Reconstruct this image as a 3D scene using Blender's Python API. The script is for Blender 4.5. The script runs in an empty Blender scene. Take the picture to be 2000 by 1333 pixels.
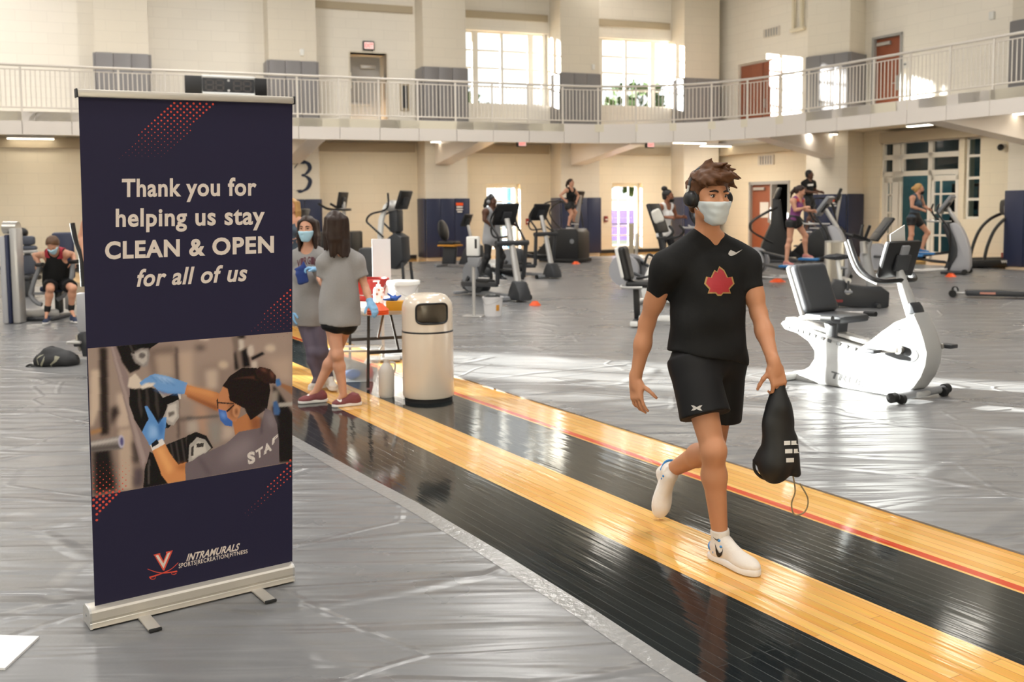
import bpy, bmesh, math, random
import numpy as np
from mathutils import Vector, Matrix

S = bpy.context.scene
COL = S.collection
R = math.radians
PI = math.pi

# ------------------------------------------------------------------ camera
EYE = 1.64                      # lens height above the floor (m)
FPX = 35 / 36 * 2000            # 35 mm lens, in pixels of a 2000 px wide frame
PITCH, ROLL, CY = R(4.5), R(-0.55), 557.0
cam_d = bpy.data.cameras.new('camera')
cam = bpy.data.objects.new('camera', cam_d)
COL.objects.link(cam)
cam_d.lens, cam_d.sensor_width = 35, 36
cam_d.shift_y = -(666.5 - CY) / 2000
cam_d.clip_end = 300
CAM_M = Matrix.Rotation(PI / 2 - PITCH, 3, 'X') @ Matrix.Rotation(ROLL, 3, 'Z')
cam.matrix_world = Matrix.Translation((0, 0, EYE)) @ CAM_M.to_4x4()
cam_d.dof.use_dof = True
cam_d.dof.focus_distance = 4.4
cam_d.dof.aperture_fstop = 3.5
S.camera = cam

# ------------------------------------------------------------------ exposure, sky, sun, ceiling light
S.view_settings.view_transform = 'Standard'
S.view_settings.look = 'None'
S.view_settings.gamma = 1
S.view_settings.use_curve_mapping = False
S.view_settings.exposure = 0.30
S.cycles.use_denoising = True
S.cycles.max_bounces = 8
S.cycles.diffuse_bounces = 4
S.cycles.glossy_bounces = 4
S.cycles.transparent_max_bounces = 12
S.cycles.sample_clamp_indirect = 6

world = bpy.data.worlds.new('world')
S.world = world
world.use_nodes = True
wn = world.node_tree
bg = wn.nodes['Background']
sky = wn.nodes.new('ShaderNodeTexSky')
sky.sky_type = 'HOSEK_WILKIE'
sky.turbidity = 4
sky.sun_direction = Vector((-0.88, 0.39, 0.35)).normalized()
mixw = wn.nodes.new('ShaderNodeMix'); mixw.data_type = 'RGBA'
mixw.inputs['Factor'].default_value = 0.8
wn.links.new(sky.outputs['Color'], mixw.inputs[6])
mixw.inputs[7].default_value = (1.0, 0.98, 0.95, 1)
wn.links.new(mixw.outputs[2], bg.inputs['Color'])
bg.inputs['Strength'].default_value = 1.7

SUN_DIR = Vector((0.915, -0.40, -math.tan(R(9.0)))).normalized()   # the way the light travels
sun_d = bpy.data.lights.new('sun', 'SUN')
sun_d.energy = 66.0
sun_d.angle = R(0.6)
sun_d.color = (1.0, 0.95, 0.86)
sun = bpy.data.objects.new('sun', sun_d)
COL.objects.link(sun)
sun.location = (-40, 40, 20)
sun.rotation_euler = SUN_DIR.to_track_quat('-Z', 'Y').to_euler()

LAMP_Z = 9.7
LAMP_SPOTS = [(x, y) for y in (-4, 3, 10, 17, 24) for x in (-14, -7, 0, 7)] + [(-2.5, 29.5), (3.3, 33.0), (5.8, 31.4), (7.9, 28.6), (11.6, 25.0)]
LAMP_SPOTS.remove((7, 24))
LAMP_W = 225.0
for lx, ly in LAMP_SPOTS:
    ld = bpy.data.lights.new('high_bay_light', 'AREA')
    ld.shape, ld.size, ld.size_y, ld.energy, ld.color = 'RECTANGLE', 1.1, 0.55, LAMP_W if ly < 25 else 15.0, (1.0, 0.97, 0.925)
    lo = bpy.data.objects.new('high_bay_light', ld)
    COL.objects.link(lo)
    lo.location = (lx, ly, LAMP_Z - 0.12)

# ------------------------------------------------------------------ measuring: a pixel of the photograph -> a point of the room
def ray(px, py):
    return CAM_M @ Vector(((px - 1000) / FPX, (CY - py) / FPX, -1))
def at(px, py, Y=None, z=None):
    d = ray(px, py)
    t = (z - EYE) / d.z if z is not None else Y / d.y
    return Vector((0, 0, EYE)) + d * t
def on_plane(px, py, o, n):
    d = ray(px, py); c = Vector((0, 0, EYE))
    return c + d * ((Vector(o) - c).dot(Vector(n)) / d.dot(Vector(n)))

def mix(a, b, t): return Vector(a).lerp(Vector(b), t)
def unit(v): return Vector(v).normalized()
# ------------------------------------------------------------------ colours and materials
def lin(c):
    return c / 12.92 if c <= 0.04045 else ((c + 0.055) / 1.055) ** 2.4
def rgb(h):
    h = h.lstrip('#')
    return tuple(lin(int(h[i:i + 2], 16) / 255) for i in (0, 2, 4))
MATS = {}
def mat(name, col, rough=0.5, metal=0.0, spec=0.5, coat=0.0, bump=None, alpha=None, emit=None, sheen=0.0, trans=0.0, noise=0.0, sss=0.0):
    """col: hex; bump: (scale, strength) of fine noise; noise: small colour variation"""
    if name in MATS: return MATS[name]
    m = bpy.data.materials.new(name); m.use_nodes = True
    nt = m.node_tree; b = nt.nodes['Principled BSDF']
    c = rgb(col)
    b.inputs['Base Color'].default_value = (*c, 1)
    b.inputs['Roughness'].default_value = rough
    b.inputs['Metallic'].default_value = metal
    b.inputs['Specular IOR Level'].default_value = spec
    b.inputs['Coat Weight'].default_value = coat
    b.inputs['Coat Roughness'].default_value = 0.1
    b.inputs['Sheen Weight'].default_value = sheen
    b.inputs['Transmission Weight'].default_value = trans
    if sss:
        b.inputs['Subsurface Weight'].default_value = sss
        b.inputs['Subsurface Radius'].default_value = (0.012, 0.005, 0.003)
        b.inputs['Subsurface Scale'].default_value = 1.0
    if alpha is not None: b.inputs['Alpha'].default_value = alpha
    if emit:
        b.inputs['Emission Color'].default_value = (*rgb(emit[0]), 1); b.inputs['Emission Strength'].default_value = emit[1]
    if bump or noise:
        tc = nt.nodes.new('ShaderNodeTexCoord')
        nz = nt.nodes.new('ShaderNodeTexNoise'); nz.inputs['Scale'].default_value = bump[0] if bump else 6
        nz.inputs['Detail'].default_value = 5
        nt.links.new(tc.outputs['Object'], nz.inputs['Vector'])
        if bump:
            bp = nt.nodes.new('ShaderNodeBump'); bp.inputs['Strength'].default_value = bump[1]; bp.inputs['Distance'].default_value = 0.01
            nt.links.new(nz.outputs['Fac'], bp.inputs['Height']); nt.links.new(bp.outputs['Normal'], b.inputs['Normal'])
        if noise:
            hs = nt.nodes.new('ShaderNodeMix'); hs.data_type = 'RGBA'
            hs.inputs[6].default_value = (*[max(0, v * (1 - noise)) for v in c], 1); hs.inputs[7].default_value = (*[min(1, v * (1 + noise)) for v in c], 1)
            nt.links.new(nz.outputs['Fac'], hs.inputs['Factor']); nt.links.new(hs.outputs[2], b.inputs['Base Color'])
    MATS[name] = m
    return m

# ------------------------------------------------------------------ things, parts, structure
def thing(name, label, cat, loc=(0, 0, 0), rotz=0.0, group=None):
    o = bpy.data.objects.new(name, None); COL.objects.link(o)
    o.empty_display_size = 0.1
    o.location = loc; o.rotation_euler = (0, 0, rotz)
    o['label'] = label; o['category'] = cat
    if group: o['group'] = group
    return o
def tag(o, label, cat, group=None):
    o['label'] = label; o['category'] = cat
    if group: o['group'] = group
    return o
def structure(o):
    o['kind'] = 'structure'; return o
def copy_tree(o, parent=None):
    c = o.copy(); COL.objects.link(c); c.parent = parent
    for ch in list(o.children): copy_tree(ch, c)
    return c
def dup(root, loc, rotz, label, group=None):
    r = copy_tree(root); r.location = loc; r.rotation_euler = (0, 0, rotz); r['label'] = label
    if group: r['group'] = group
    return r

def link_mesh(name, verts, faces, m, parent=None, smooth=40, loc=None, mats=None, fm=None):
    me = bpy.data.meshes.new(name)
    if isinstance(verts, np.ndarray):
        nv, nf = len(verts), len(faces); k = faces.shape[1]
        me.vertices.add(nv); me.vertices.foreach_set('co', np.ascontiguousarray(verts, dtype=np.float32).ravel())
        me.loops.add(nf * k); me.loops.foreach_set('vertex_index', np.ascontiguousarray(faces, dtype=np.int32).ravel())
        me.polygons.add(nf); me.polygons.foreach_set('loop_start', np.arange(0, nf * k, k, dtype=np.int32))
        me.update(calc_edges=True); me.validate()
    else:
        me.from_pydata([tuple(v) for v in verts], [], [tuple(f) for f in faces]); me.update()
    for mm in (mats or [m]): me.materials.append(mm)
    if fm is not None: me.polygons.foreach_set('material_index', fm)
    if smooth:
        me.polygons.foreach_set('use_smooth', [True] * len(me.polygons))
        if smooth < 180: me.set_sharp_from_angle(angle=R(smooth))
    o = bpy.data.objects.new(name, me); COL.objects.link(o)
    if parent: o.parent = parent
    if loc is not None: o.location = loc
    return o

def frame(o, x, z):
    """4x4 frame with origin o, x axis x, z axis near z"""
    x = Vector(x).normalized(); z = Vector(z); y = z.cross(x).normalized(); z = x.cross(y)
    M = Matrix((x, y, z)).transposed().to_4x4(); M.translation = Vector(o); return M

def smooth_path(pts, n=6, closed=False):
    P = [Vector(p) for p in pts]
    if len(P) < 3: return P
    out = []; m = len(P)
    for i in range(m if closed else m - 1):
        g = (lambda k: P[k % m]) if closed else (lambda k: P[min(max(k, 0), m - 1)])
        p0, p1, p2, p3 = g(i - 1), g(i), g(i + 1), g(i + 2)
        for j in range(n):
            t = j / n
            out.append(0.5 * ((2 * p1) + (p2 - p0) * t + (2 * p0 - 5 * p1 + 4 * p2 - p3) * t * t + (3 * p1 - p0 - 3 * p2 + p3) * t ** 3))
    if not closed: out.append(P[-1])
    return out

class MB:
    """collects shapes, links them as ONE mesh"""
    def __init__(s): s.v = []; s.f = []; s.m = []; s.mi = 0
    def add(s, v, f, M=None):
        b = len(s.v)
        s.v += [(M @ Vector(p)) if M else Vector(p) for p in v]
        s.f += [tuple(i + b for i in q) for q in f]; s.m += [s.mi] * len(f)
        return s
    def _bm(s, bm, M=None):
        bm.verts.index_update()
        s.add([v.co.copy() for v in bm.verts], [[v.index for v in f.verts] for f in bm.faces], M); bm.free(); return s
    def box(s, c, size, bevel=0.0, rz=0.0, M=None, seg=2):
        bm = bmesh.new(); bmesh.ops.create_cube(bm, size=1)
        for v in bm.verts: v.co = Vector((v.co.x * size[0], v.co.y * size[1], v.co.z * size[2]))
        if bevel: bmesh.ops.bevel(bm, geom=bm.edges[:], offset=min(bevel, min(size) * 0.49), segments=seg, affect='EDGES', profile=0.5)
        T = Matrix.Translation(Vector(c)) @ Matrix.Rotation(rz, 4, 'Z')
        return s._bm(bm, (M @ T) if M else T)
    def bar(s, p0, p1, w, h, bevel=0.0, up=(0, 0, 1)):
        """box beam from p0 to p1, w across, h along up"""
        p0, p1 = Vector(p0), Vector(p1); d = p1 - p0
        if abs(d.normalized().dot(Vector(up))) > 0.99: up = (1, 0, 0)
        return s.box((0, 0, 0), (d.length, w, h), bevel, M=frame((p0 + p1) / 2, d, up))
    def tube(s, pts, r, n=10, sm=0, closed=False, flat=1.0, caps=True):
        P = smooth_path(pts, sm, closed) if sm else [Vector(p) for p in pts]
        m = len(P); rr = r if isinstance(r, (list, tuple)) else None
        def rad(i):
            if not rr: return r
            t = i / max(1, m - 1) * (len(rr) - 1); k = min(int(t), len(rr) - 2); return rr[k] + (rr[k + 1] - rr[k]) * (t - k)
        v = []; up = None
        for i in range(m):
            a = P[(i - 1) % m] if (closed or i) else P[0]; b = P[(i + 1) % m] if (closed or i < m - 1) else P[-1]
            d = (b - a).normalized()
            if up is None:
                up = Vector((0, 0, 1)) if abs(d.z) < 0.9 else Vector((1, 0, 0))
            x = d.cross(up)
            if x.length < 1e-6: x = d.cross(Vector((0.3, 1, 0.2)))
            x.normalize(); up = x.cross(d).normalized()
            for j in range(n):
                w = 2 * PI * j / n
                v.append(P[i] + x * (math.cos(w) * rad(i)) + up * (math.sin(w) * rad(i) * flat))
        f = []
        for i in range(m if closed else m - 1):
            for j in range(n):
                a = i * n + j; b = i * n + (j + 1) % n; c = ((i + 1) % m) * n + (j + 1) % n; d = ((i + 1) % m) * n + j
                f.append((a, b, c, d))
        if caps and not closed:
            f.append(tuple(range(n - 1, -1, -1))); f.append(tuple(range((m - 1) * n, m * n)))
        return s.add(v, f)
    def cyl(s, p0, p1, r, n=20, r1=None):
        return s.tube([p0, p1], [r, r if r1 is None else r1], n)
    def lathe(s, prof, n=32, M=None):
        """prof: (radius, z) from bottom to top"""
        v = []; f = []; k = len(prof)
        for r, z in prof:
            for j in range(n):
                a = 2 * PI * j / n; v.append((r * math.cos(a), r * math.sin(a), z))
        for i in range(k - 1):
            for j in range(n):
                f.append((i * n + j, i * n + (j + 1) % n, (i + 1) * n + (j + 1) % n, (i + 1) * n + j))
        if prof[0][0] > 1e-6: f.append(tuple(range(n - 1, -1, -1)))
        if prof[-1][0] > 1e-6: f.append(tuple(range((k - 1) * n, k * n)))
        return s.add(v, f, M)
    def ball(s, c, r, n=16, M=None):
        r = (r, r, r) if not isinstance(r, (tuple, list)) else r
        bm = bmesh.new(); bmesh.ops.create_uvsphere(bm, u_segments=n, v_segments=max(6, n // 2), radius=1)
        for v in bm.verts: v.co = Vector((v.co.x * r[0], v.co.y * r[1], v.co.z * r[2]))
        T = Matrix.Translation(Vector(c))
        return s._bm(bm, (M @ T) if M else T)
    def prism(s, poly, t, bevel=0.0, M=None, y0=None, sm=0):
        """poly in local x,z extruded along y by t (centred, or from y0)"""
        if sm: poly = [(p.x, p.z) for p in smooth_path([(a, 0, b) for a, b in poly], sm, True)]
        y0 = -t / 2 if y0 is None else y0
        bm = bmesh.new()
        A = [bm.verts.new((x, y0, z)) for x, z in poly]; B = [bm.verts.new((x, y0 + t, z)) for x, z in poly]
        n = len(poly); fa = bm.faces.new(A); fb = bm.faces.new(B[::-1])
        for i in range(n): bm.faces.new((A[(i + 1) % n], A[i], B[i], B[(i + 1) % n]))
        bmesh.ops.recalc_face_normals(bm, faces=bm.faces[:])
        if bevel:
            ed = list(set(fa.edges[:] + fb.edges[:]))
            bmesh.ops.bevel(bm, geom=ed, offset=bevel, segments=2, affect='EDGES', profile=0.5, clamp_overlap=True)
        return s._bm(bm, M)
    def disc(s, c, r, n=16, nrm=(0, -1, 0), up=(0, 0, 1), ry=None):
        M = frame(c, Vector(nrm).cross(Vector(up)), up); ry = ry or r
        return s.add([(r * math.cos(2 * PI * i / n), 0, ry * math.sin(2 * PI * i / n)) for i in range(n)], [tuple(range(n))], M)
    def poly(s, pts, M=None):
        return s.add(pts, [tuple(range(len(pts)))], M)
    def build(s, name, m, parent=None, smooth=40, mats=None, loc=None):
        return link_mesh(name, s.v, s.f, m, parent, smooth, loc, mats, s.m if mats else None)

# ------------------------------------------------------------------ lettering
def lettering(txt, size, M, m, name='lettering', parent=None, bold=0.0, shear=0.0, align='CENTER', depth=0.0, sx=1.0, spacing=1.0, fit=None, as_mb=False):
    """text laid in the x,z plane of frame M (faces -y)"""
    cu = bpy.data.curves.new(name, 'FONT'); cu.body = txt; cu.size = size; cu.align_x = align
    cu.offset = bold * size; cu.shear = shear; cu.space_character = spacing; cu.resolution_u = 4
    o = bpy.data.objects.new(name, cu); COL.objects.link(o)
    bpy.context.view_layer.update()
    me = bpy.data.meshes.new_from_object(o.evaluated_get(bpy.context.evaluated_depsgraph_get()))
    bpy.data.objects.remove(o); bpy.data.curves.remove(cu)
    vs = [v.co.copy() for v in me.vertices]; fs = [list(p.vertices) for p in me.polygons]
    bpy.data.meshes.remove(me)
    if fit and vs:
        x0, x1 = min(v.x for v in vs), max(v.x for v in vs); y0, y1 = min(v.y for v in vs), max(v.y for v in vs)
        vs = [Vector(((v.x - (x0 + x1) / 2) * fit[0] / (x1 - x0), (v.y - (y0 + y1) / 2) * fit[1] / (y1 - y0), 0)) for v in vs]
    V = [(v.x * sx, 0, v.y) for v in vs]
    if as_mb: return V, fs
    return link_mesh(name, [M @ Vector(v) for v in V], fs, m, parent, 0)

# ------------------------------------------------------------------ smooth bodies: distance field -> one continuous surface
def vn(v): return np.array(v, dtype=np.float32)
class Field:
    def __init__(s, lo, hi, h):
        s.lo = vn(lo); s.h = h
        s.n = np.maximum(4, np.ceil((vn(hi) - s.lo) / h).astype(int) + 1)
        s.F = np.full(tuple(s.n), 1e3, dtype=np.float32)
    def _sub(s, lo, hi):
        a = np.clip(np.floor((lo - s.lo) / s.h).astype(int), 0, s.n - 1); b = np.clip(np.ceil((hi - s.lo) / s.h).astype(int) + 1, 0, s.n)
        if (b <= a).any(): return None, None
        sl = tuple(slice(a[i], b[i]) for i in range(3))
        X = np.meshgrid(*[s.lo[i] + s.h * np.arange(a[i], b[i], dtype=np.float32) for i in range(3)], indexing='ij', sparse=True)
        return sl, X
    def _put(s, sl, d, k, cut=False):
        a = s.F[sl]
        if cut:
            d = -d
            if k > 0: hh = np.maximum(k - np.abs(a - d), 0) / k; s.F[sl] = np.maximum(a, d) + hh * hh * k * 0.25
            else: s.F[sl] = np.maximum(a, d)
        else:
            if k > 0: hh = np.maximum(k - np.abs(a - d), 0) / k; s.F[sl] = np.minimum(a, d) - hh * hh * k * 0.25
            else: s.F[sl] = np.minimum(a, d)
    def cone(s, a, b, r0, r1, k=0.02, cut=False, flat=False):
        """round cone a->b; flat: cut square at both ends"""
        a, b = vn(a), vn(b); e = max(r0, r1) + k + 3 * s.h
        sl, X = s._sub(np.minimum(a, b) - e, np.maximum(a, b) + e)
        if sl is None: return s
        ab = b - a; L2 = max(float(ab @ ab), 1e-9); L = L2 ** 0.5
        dx, dy, dz = X[0] - a[0], X[1] - a[1], X[2] - a[2]
        t = (dx * ab[0] + dy * ab[1] + dz * ab[2]) / L2
        if flat:
            rad = np.sqrt(np.maximum(dx * dx + dy * dy + dz * dz - t * t * L2, 0))
            dr = (rad - (r0 + (r1 - r0) * np.clip(t, -0.3, 1.3))) * (L / math.hypot(L, r1 - r0)); dl = (np.abs(t - 0.5) - 0.5) * L
            d = np.minimum(np.maximum(dr, dl), 0) + np.sqrt(np.maximum(dr, 0) ** 2 + np.maximum(dl, 0) ** 2)
        else:
            t = np.clip(t, 0, 1)
            d = np.sqrt((dx - t * ab[0]) ** 2 + (dy - t * ab[1]) ** 2 + (dz - t * ab[2]) ** 2) - (r0 + (r1 - r0) * t)
        s._put(sl, d, k, cut); return s
    def ell(s, c, r, A=None, k=0.02, cut=False):
        """ellipsoid, radii along the three axes A (rows)"""
        c = vn(c); A = np.eye(3, dtype=np.float32) if A is None else np.array([list(v) for v in A], dtype=np.float32)
        r = vn(r); e = np.sqrt(((A * r[:, None]) ** 2).sum(0)) + k + 3 * s.h
        sl, X = s._sub(c - e, c + e)
        if sl is None: return s
        dx, dy, dz = X[0] - c[0], X[1] - c[1], X[2] - c[2]
        q = [A[i, 0] * dx + A[i, 1] * dy + A[i, 2] * dz for i in range(3)]
        k0 = np.sqrt(sum((q[i] / r[i]) ** 2 for i in range(3))); k1 = np.sqrt(sum((q[i] / r[i] ** 2) ** 2 for i in range(3)))
        s._put(sl, k0 * (k0 - 1) / np.maximum(k1, 1e-6), k, cut); return s
    def rbox(s, c, r, A=None, rad=0.01, k=0.02, cut=False):
        c = vn(c); A = np.eye(3, dtype=np.float32) if A is None else np.array([list(v) for v in A], dtype=np.float32)
        r = vn(r); e = np.abs(A * r[:, None]).sum(0) + k + 3 * s.h
        sl, X = s._sub(c - e, c + e)
        if sl is None: return s
        dx, dy, dz = X[0] - c[0], X[1] - c[1], X[2] - c[2]
        q = [np.abs(A[i, 0] * dx + A[i, 1] * dy + A[i, 2] * dz) - (r[i] - rad) for i in range(3)]
        d = np.sqrt(sum(np.maximum(v, 0) ** 2 for v in q)) + np.minimum(np.maximum(np.maximum(q[0], q[1]), q[2]), 0) - rad
        s._put(sl, d, k, cut); return s
    def half(s, p, n, k=0.0):
        """keep the side the normal n points away from"""
        n = vn(n); n = n / np.linalg.norm(n); p = vn(p)
        sl, X = s._sub(s.lo, s.lo + s.n * s.h)
        d = (X[0] - p[0]) * n[0] + (X[1] - p[1]) * n[1] + (X[2] - p[2]) * n[2]
        s._put(sl, -d, k, True); return s
    def wrinkle(s, amp, freq, dirs, seed=0, region=None):
        rs = np.random.RandomState(seed)
        sl, X = s._sub(s.lo, s.lo + s.n * s.h)
        w = 0
        for d in dirs:
            d = vn(d); d /= np.linalg.norm(d)
            o = vn(rs.normal(size=3)); o -= d * (o @ d); o /= max(1e-6, np.linalg.norm(o))
            f = freq * rs.uniform(0.7, 1.3); ph = rs.uniform(0, 6.28)
            u = X[0] * d[0] + X[1] * d[1] + X[2] * d[2]; q = X[0] * o[0] + X[1] * o[1] + X[2] * o[2]
            w = w + np.sin(u * f + ph + 1.6 * np.sin(q * f * 0.33 + ph * 2)) * np.sin(q * f * 0.27 + ph * 3 + 0.5 * u * f * .2)
        s.F += (amp / len(dirs) ** 0.5) * w.astype(np.float32); return s
    def surface(s):
        F = s.F; ins = (F < 0)
        c = np.zeros(tuple(np.array(F.shape) - 1), np.int8)
        cor = [(i, j, k) for i in (0, 1) for j in (0, 1) for k in (0, 1)]
        for i, j, k in cor: c += ins[i:F.shape[0] - 1 + i, j:F.shape[1] - 1 + j, k:F.shape[2] - 1 + k]
        act = (c > 0) & (c < 8); ii = np.argwhere(act); N = len(ii)
        idx = np.full(c.shape, -1, np.int32); idx[act] = np.arange(N)
        pos = np.zeros((N, 3), np.float32); cnt = np.zeros(N, np.float32)
        g = lambda o: F[ii[:, 0] + o[0], ii[:, 1] + o[1], ii[:, 2] + o[2]]
        for a in cor:
            for ax in range(3):
                if a[ax] == 0:
                    b = list(a); b[ax] = 1
                    fa, fb = g(a), g(b); m = (fa < 0) != (fb < 0)
                    t = fa[m] / (fa[m] - fb[m])
                    p = np.tile(vn(a), (len(t), 1)); p[:, ax] += t
                    pos[m] += p; cnt[m] += 1
        V = s.lo + (ii + pos / np.maximum(cnt, 1)[:, None]) * s.h
        quads = []
        for ax in range(3):
            o1, o2 = (ax + 1) % 3, (ax + 2) % 3
            sh = [slice(1, -1)] * 3; sh[ax] = slice(0, -1)
            sh2 = list(sh); sh2[ax] = slice(1, None)
            A = ins[tuple(sh)]; B = ins[tuple(sh2)]
            for flip, M in ((False, A & ~B), (True, ~A & B)):
                e = np.argwhere(M)
                if not len(e): continue
                e = e + [1 if q != ax else 0 for q in range(3)]
                def cell(d1, d2):
                    p = e.copy(); p[:, o1] += d1; p[:, o2] += d2; return idx[p[:, 0], p[:, 1], p[:, 2]]
                q = np.stack([cell(-1, -1), cell(0, -1), cell(0, 0), cell(-1, 0)], 1)
                quads.append(q[:, ::-1] if flip else q)
        Q = np.concatenate(quads) if quads else np.zeros((0, 4), int)
        return V, Q[(Q >= 0).all(1)]
    def build(s, name, m, parent, origin=(0, 0, 0), relax=1, smooth=180):
        V, Q = s.surface()
        for _ in range(relax):
            acc = np.zeros_like(V); ct = np.zeros(len(V), np.float32)
            for i in range(4):
                a, b = Q[:, i], Q[:, (i + 1) % 4]
                np.add.at(acc, a, V[b]); np.add.at(ct, a, 1)
            V = V * 0.5 + acc / np.maximum(ct, 1)[:, None] * 0.5
        return link_mesh(name, V - vn(origin), Q, m, parent, smooth)

# ================================================================== THE ROOM
def nodes_of(m): return m.node_tree, m.node_tree.nodes['Principled BSDF']
def block_wall_mat(name, col, bump=0.25):
    """painted concrete block; courses follow the wall's own x / z axes"""
    m = mat(name, col, 0.55, spec=0.3); nt, b = nodes_of(m)
    tc = nt.nodes.new('ShaderNodeTexCoord'); sp = nt.nodes.new('ShaderNodeSeparateXYZ'); cb = nt.nodes.new('ShaderNodeCombineXYZ'); ad = nt.nodes.new('ShaderNodeMath')
    nt.links.new(tc.outputs['Object'], sp.inputs[0]); nt.links.new(sp.outputs['X'], ad.inputs[0]); nt.links.new(sp.outputs['Y'], ad.inputs[1])
    nt.links.new(ad.outputs[0], cb.inputs[0]); nt.links.new(sp.outputs['Z'], cb.inputs[1])
    br = nt.nodes.new('ShaderNodeTexBrick'); br.inputs['Scale'].default_value = 1; br.inputs['Brick Width'].default_value = 0.8; br.inputs['Row Height'].default_value = 0.3
    br.inputs['Mortar Size'].default_value = 0.006; br.inputs['Mortar Smooth'].default_value = 0.6
    c = rgb(col)
    br.inputs['Color1'].default_value = (*c, 1); br.inputs['Color2'].default_value = (*[v * 0.97 for v in c], 1); br.inputs['Mortar'].default_value = (*[v * 0.86 for v in c], 1)
    nt.links.new(cb.outputs[0], br.inputs['Vector']); nt.links.new(br.outputs['Color'], b.inputs['Base Color'])
    bp = nt.nodes.new('ShaderNodeBump'); bp.inputs['Strength'].default_value = bump; bp.inputs['Distance'].default_value = 0.01; bp.invert = True
    nt.links.new(br.outputs['Fac'], bp.inputs['Height']); nt.links.new(bp.outputs['Normal'], b.inputs['Normal'])
    return m
def glass_mat(name, tint='#f4fbff', refl=0.08):
    m = bpy.data.materials.new(name); m.use_nodes = True; nt = m.node_tree; nt.nodes.clear()
    o = nt.nodes.new('ShaderNodeOutputMaterial'); mx = nt.nodes.new('ShaderNodeMixShader'); t = nt.nodes.new('ShaderNodeBsdfTransparent'); g = nt.nodes.new('ShaderNodeBsdfGlossy')
    fr = nt.nodes.new('ShaderNodeFresnel'); fr.inputs['IOR'].default_value = 1.3 + refl
    t.inputs['Color'].default_value = (*rgb(tint), 1); g.inputs['Roughness'].default_value = 0.02
    nt.links.new(fr.outputs[0], mx.inputs[0]); nt.links.new(t.outputs[0], mx.inputs[1]); nt.links.new(g.outputs[0], mx.inputs[2]); nt.links.new(mx.outputs[0], o.inputs[0])
    return m

M_UP = block_wall_mat('painted block upper', '#efe9df')
M_LOW = block_wall_mat('painted block lower lamp tint', '#eadfc9')  # cream tint paints in the warm lamp light under the balcony
M_COL = block_wall_mat('painted block column', '#ded6c8', 0.4)
M_TAUPE = mat('taupe steel', '#b3a58d', 0.5)
M_WHITE = mat('white painted steel', '#dcd5cb', 0.4)
M_FASCIA = mat('pale grey panel', '#e4dcd4', 0.35)
M_SOFFIT = mat('soffit', '#e2d9c4', 0.6)
M_GREYPAD = mat('grey vinyl pad', '#7d7a7c', 0.45, bump=(14, 0.06))
M_NAVYPAD = mat('navy vinyl pad', '#232b48', 0.42, bump=(9, 0.25))
M_FRAME = mat('window frame white', '#e9e5dc', 0.4)
M_GLASS = glass_mat('window glass')
M_DARKGLASS = glass_mat('transom glass', '#6a6f72', 0.3)
M_WOODDOOR = mat('red brown wood door', '#94553c', 0.45, noise=0.12)
M_GREYDOOR = mat('grey steel door', '#a9a8a7', 0.45)
M_BLACK = mat('black plastic', '#151517', 0.4)
M_BLACKR = mat('black rubber', '#141414', 0.65)
M_DARK = mat('charcoal plastic', '#303236', 0.42)
M_GREY = mat('mid grey plastic', '#85878b', 0.4)
M_SILVER = mat('silver painted metal', '#b9b7b4', 0.32, metal=0.35)
M_CHROME = mat('brushed aluminium', '#c9c5be', 0.28, metal=0.85)
M_WHITEP = mat('white gloss plastic', '#e9e9e6', 0.25, coat=0.3)
M_SATIN = mat('satin aluminium', '#c6c0b6', 0.42, metal=0.45)
M_LIGHT = mat('lit diffuser', '#ffffff', 0.5, emit=('#fff3dc', 6.0))
M_RED = mat('fire alarm red', '#8a2a22', 0.5)
M_LABELW = mat('white label', '#dedcd8', 0.6)
M_ORANGE = mat('orange plastic', '#ef5a20', 0.45)

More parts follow.
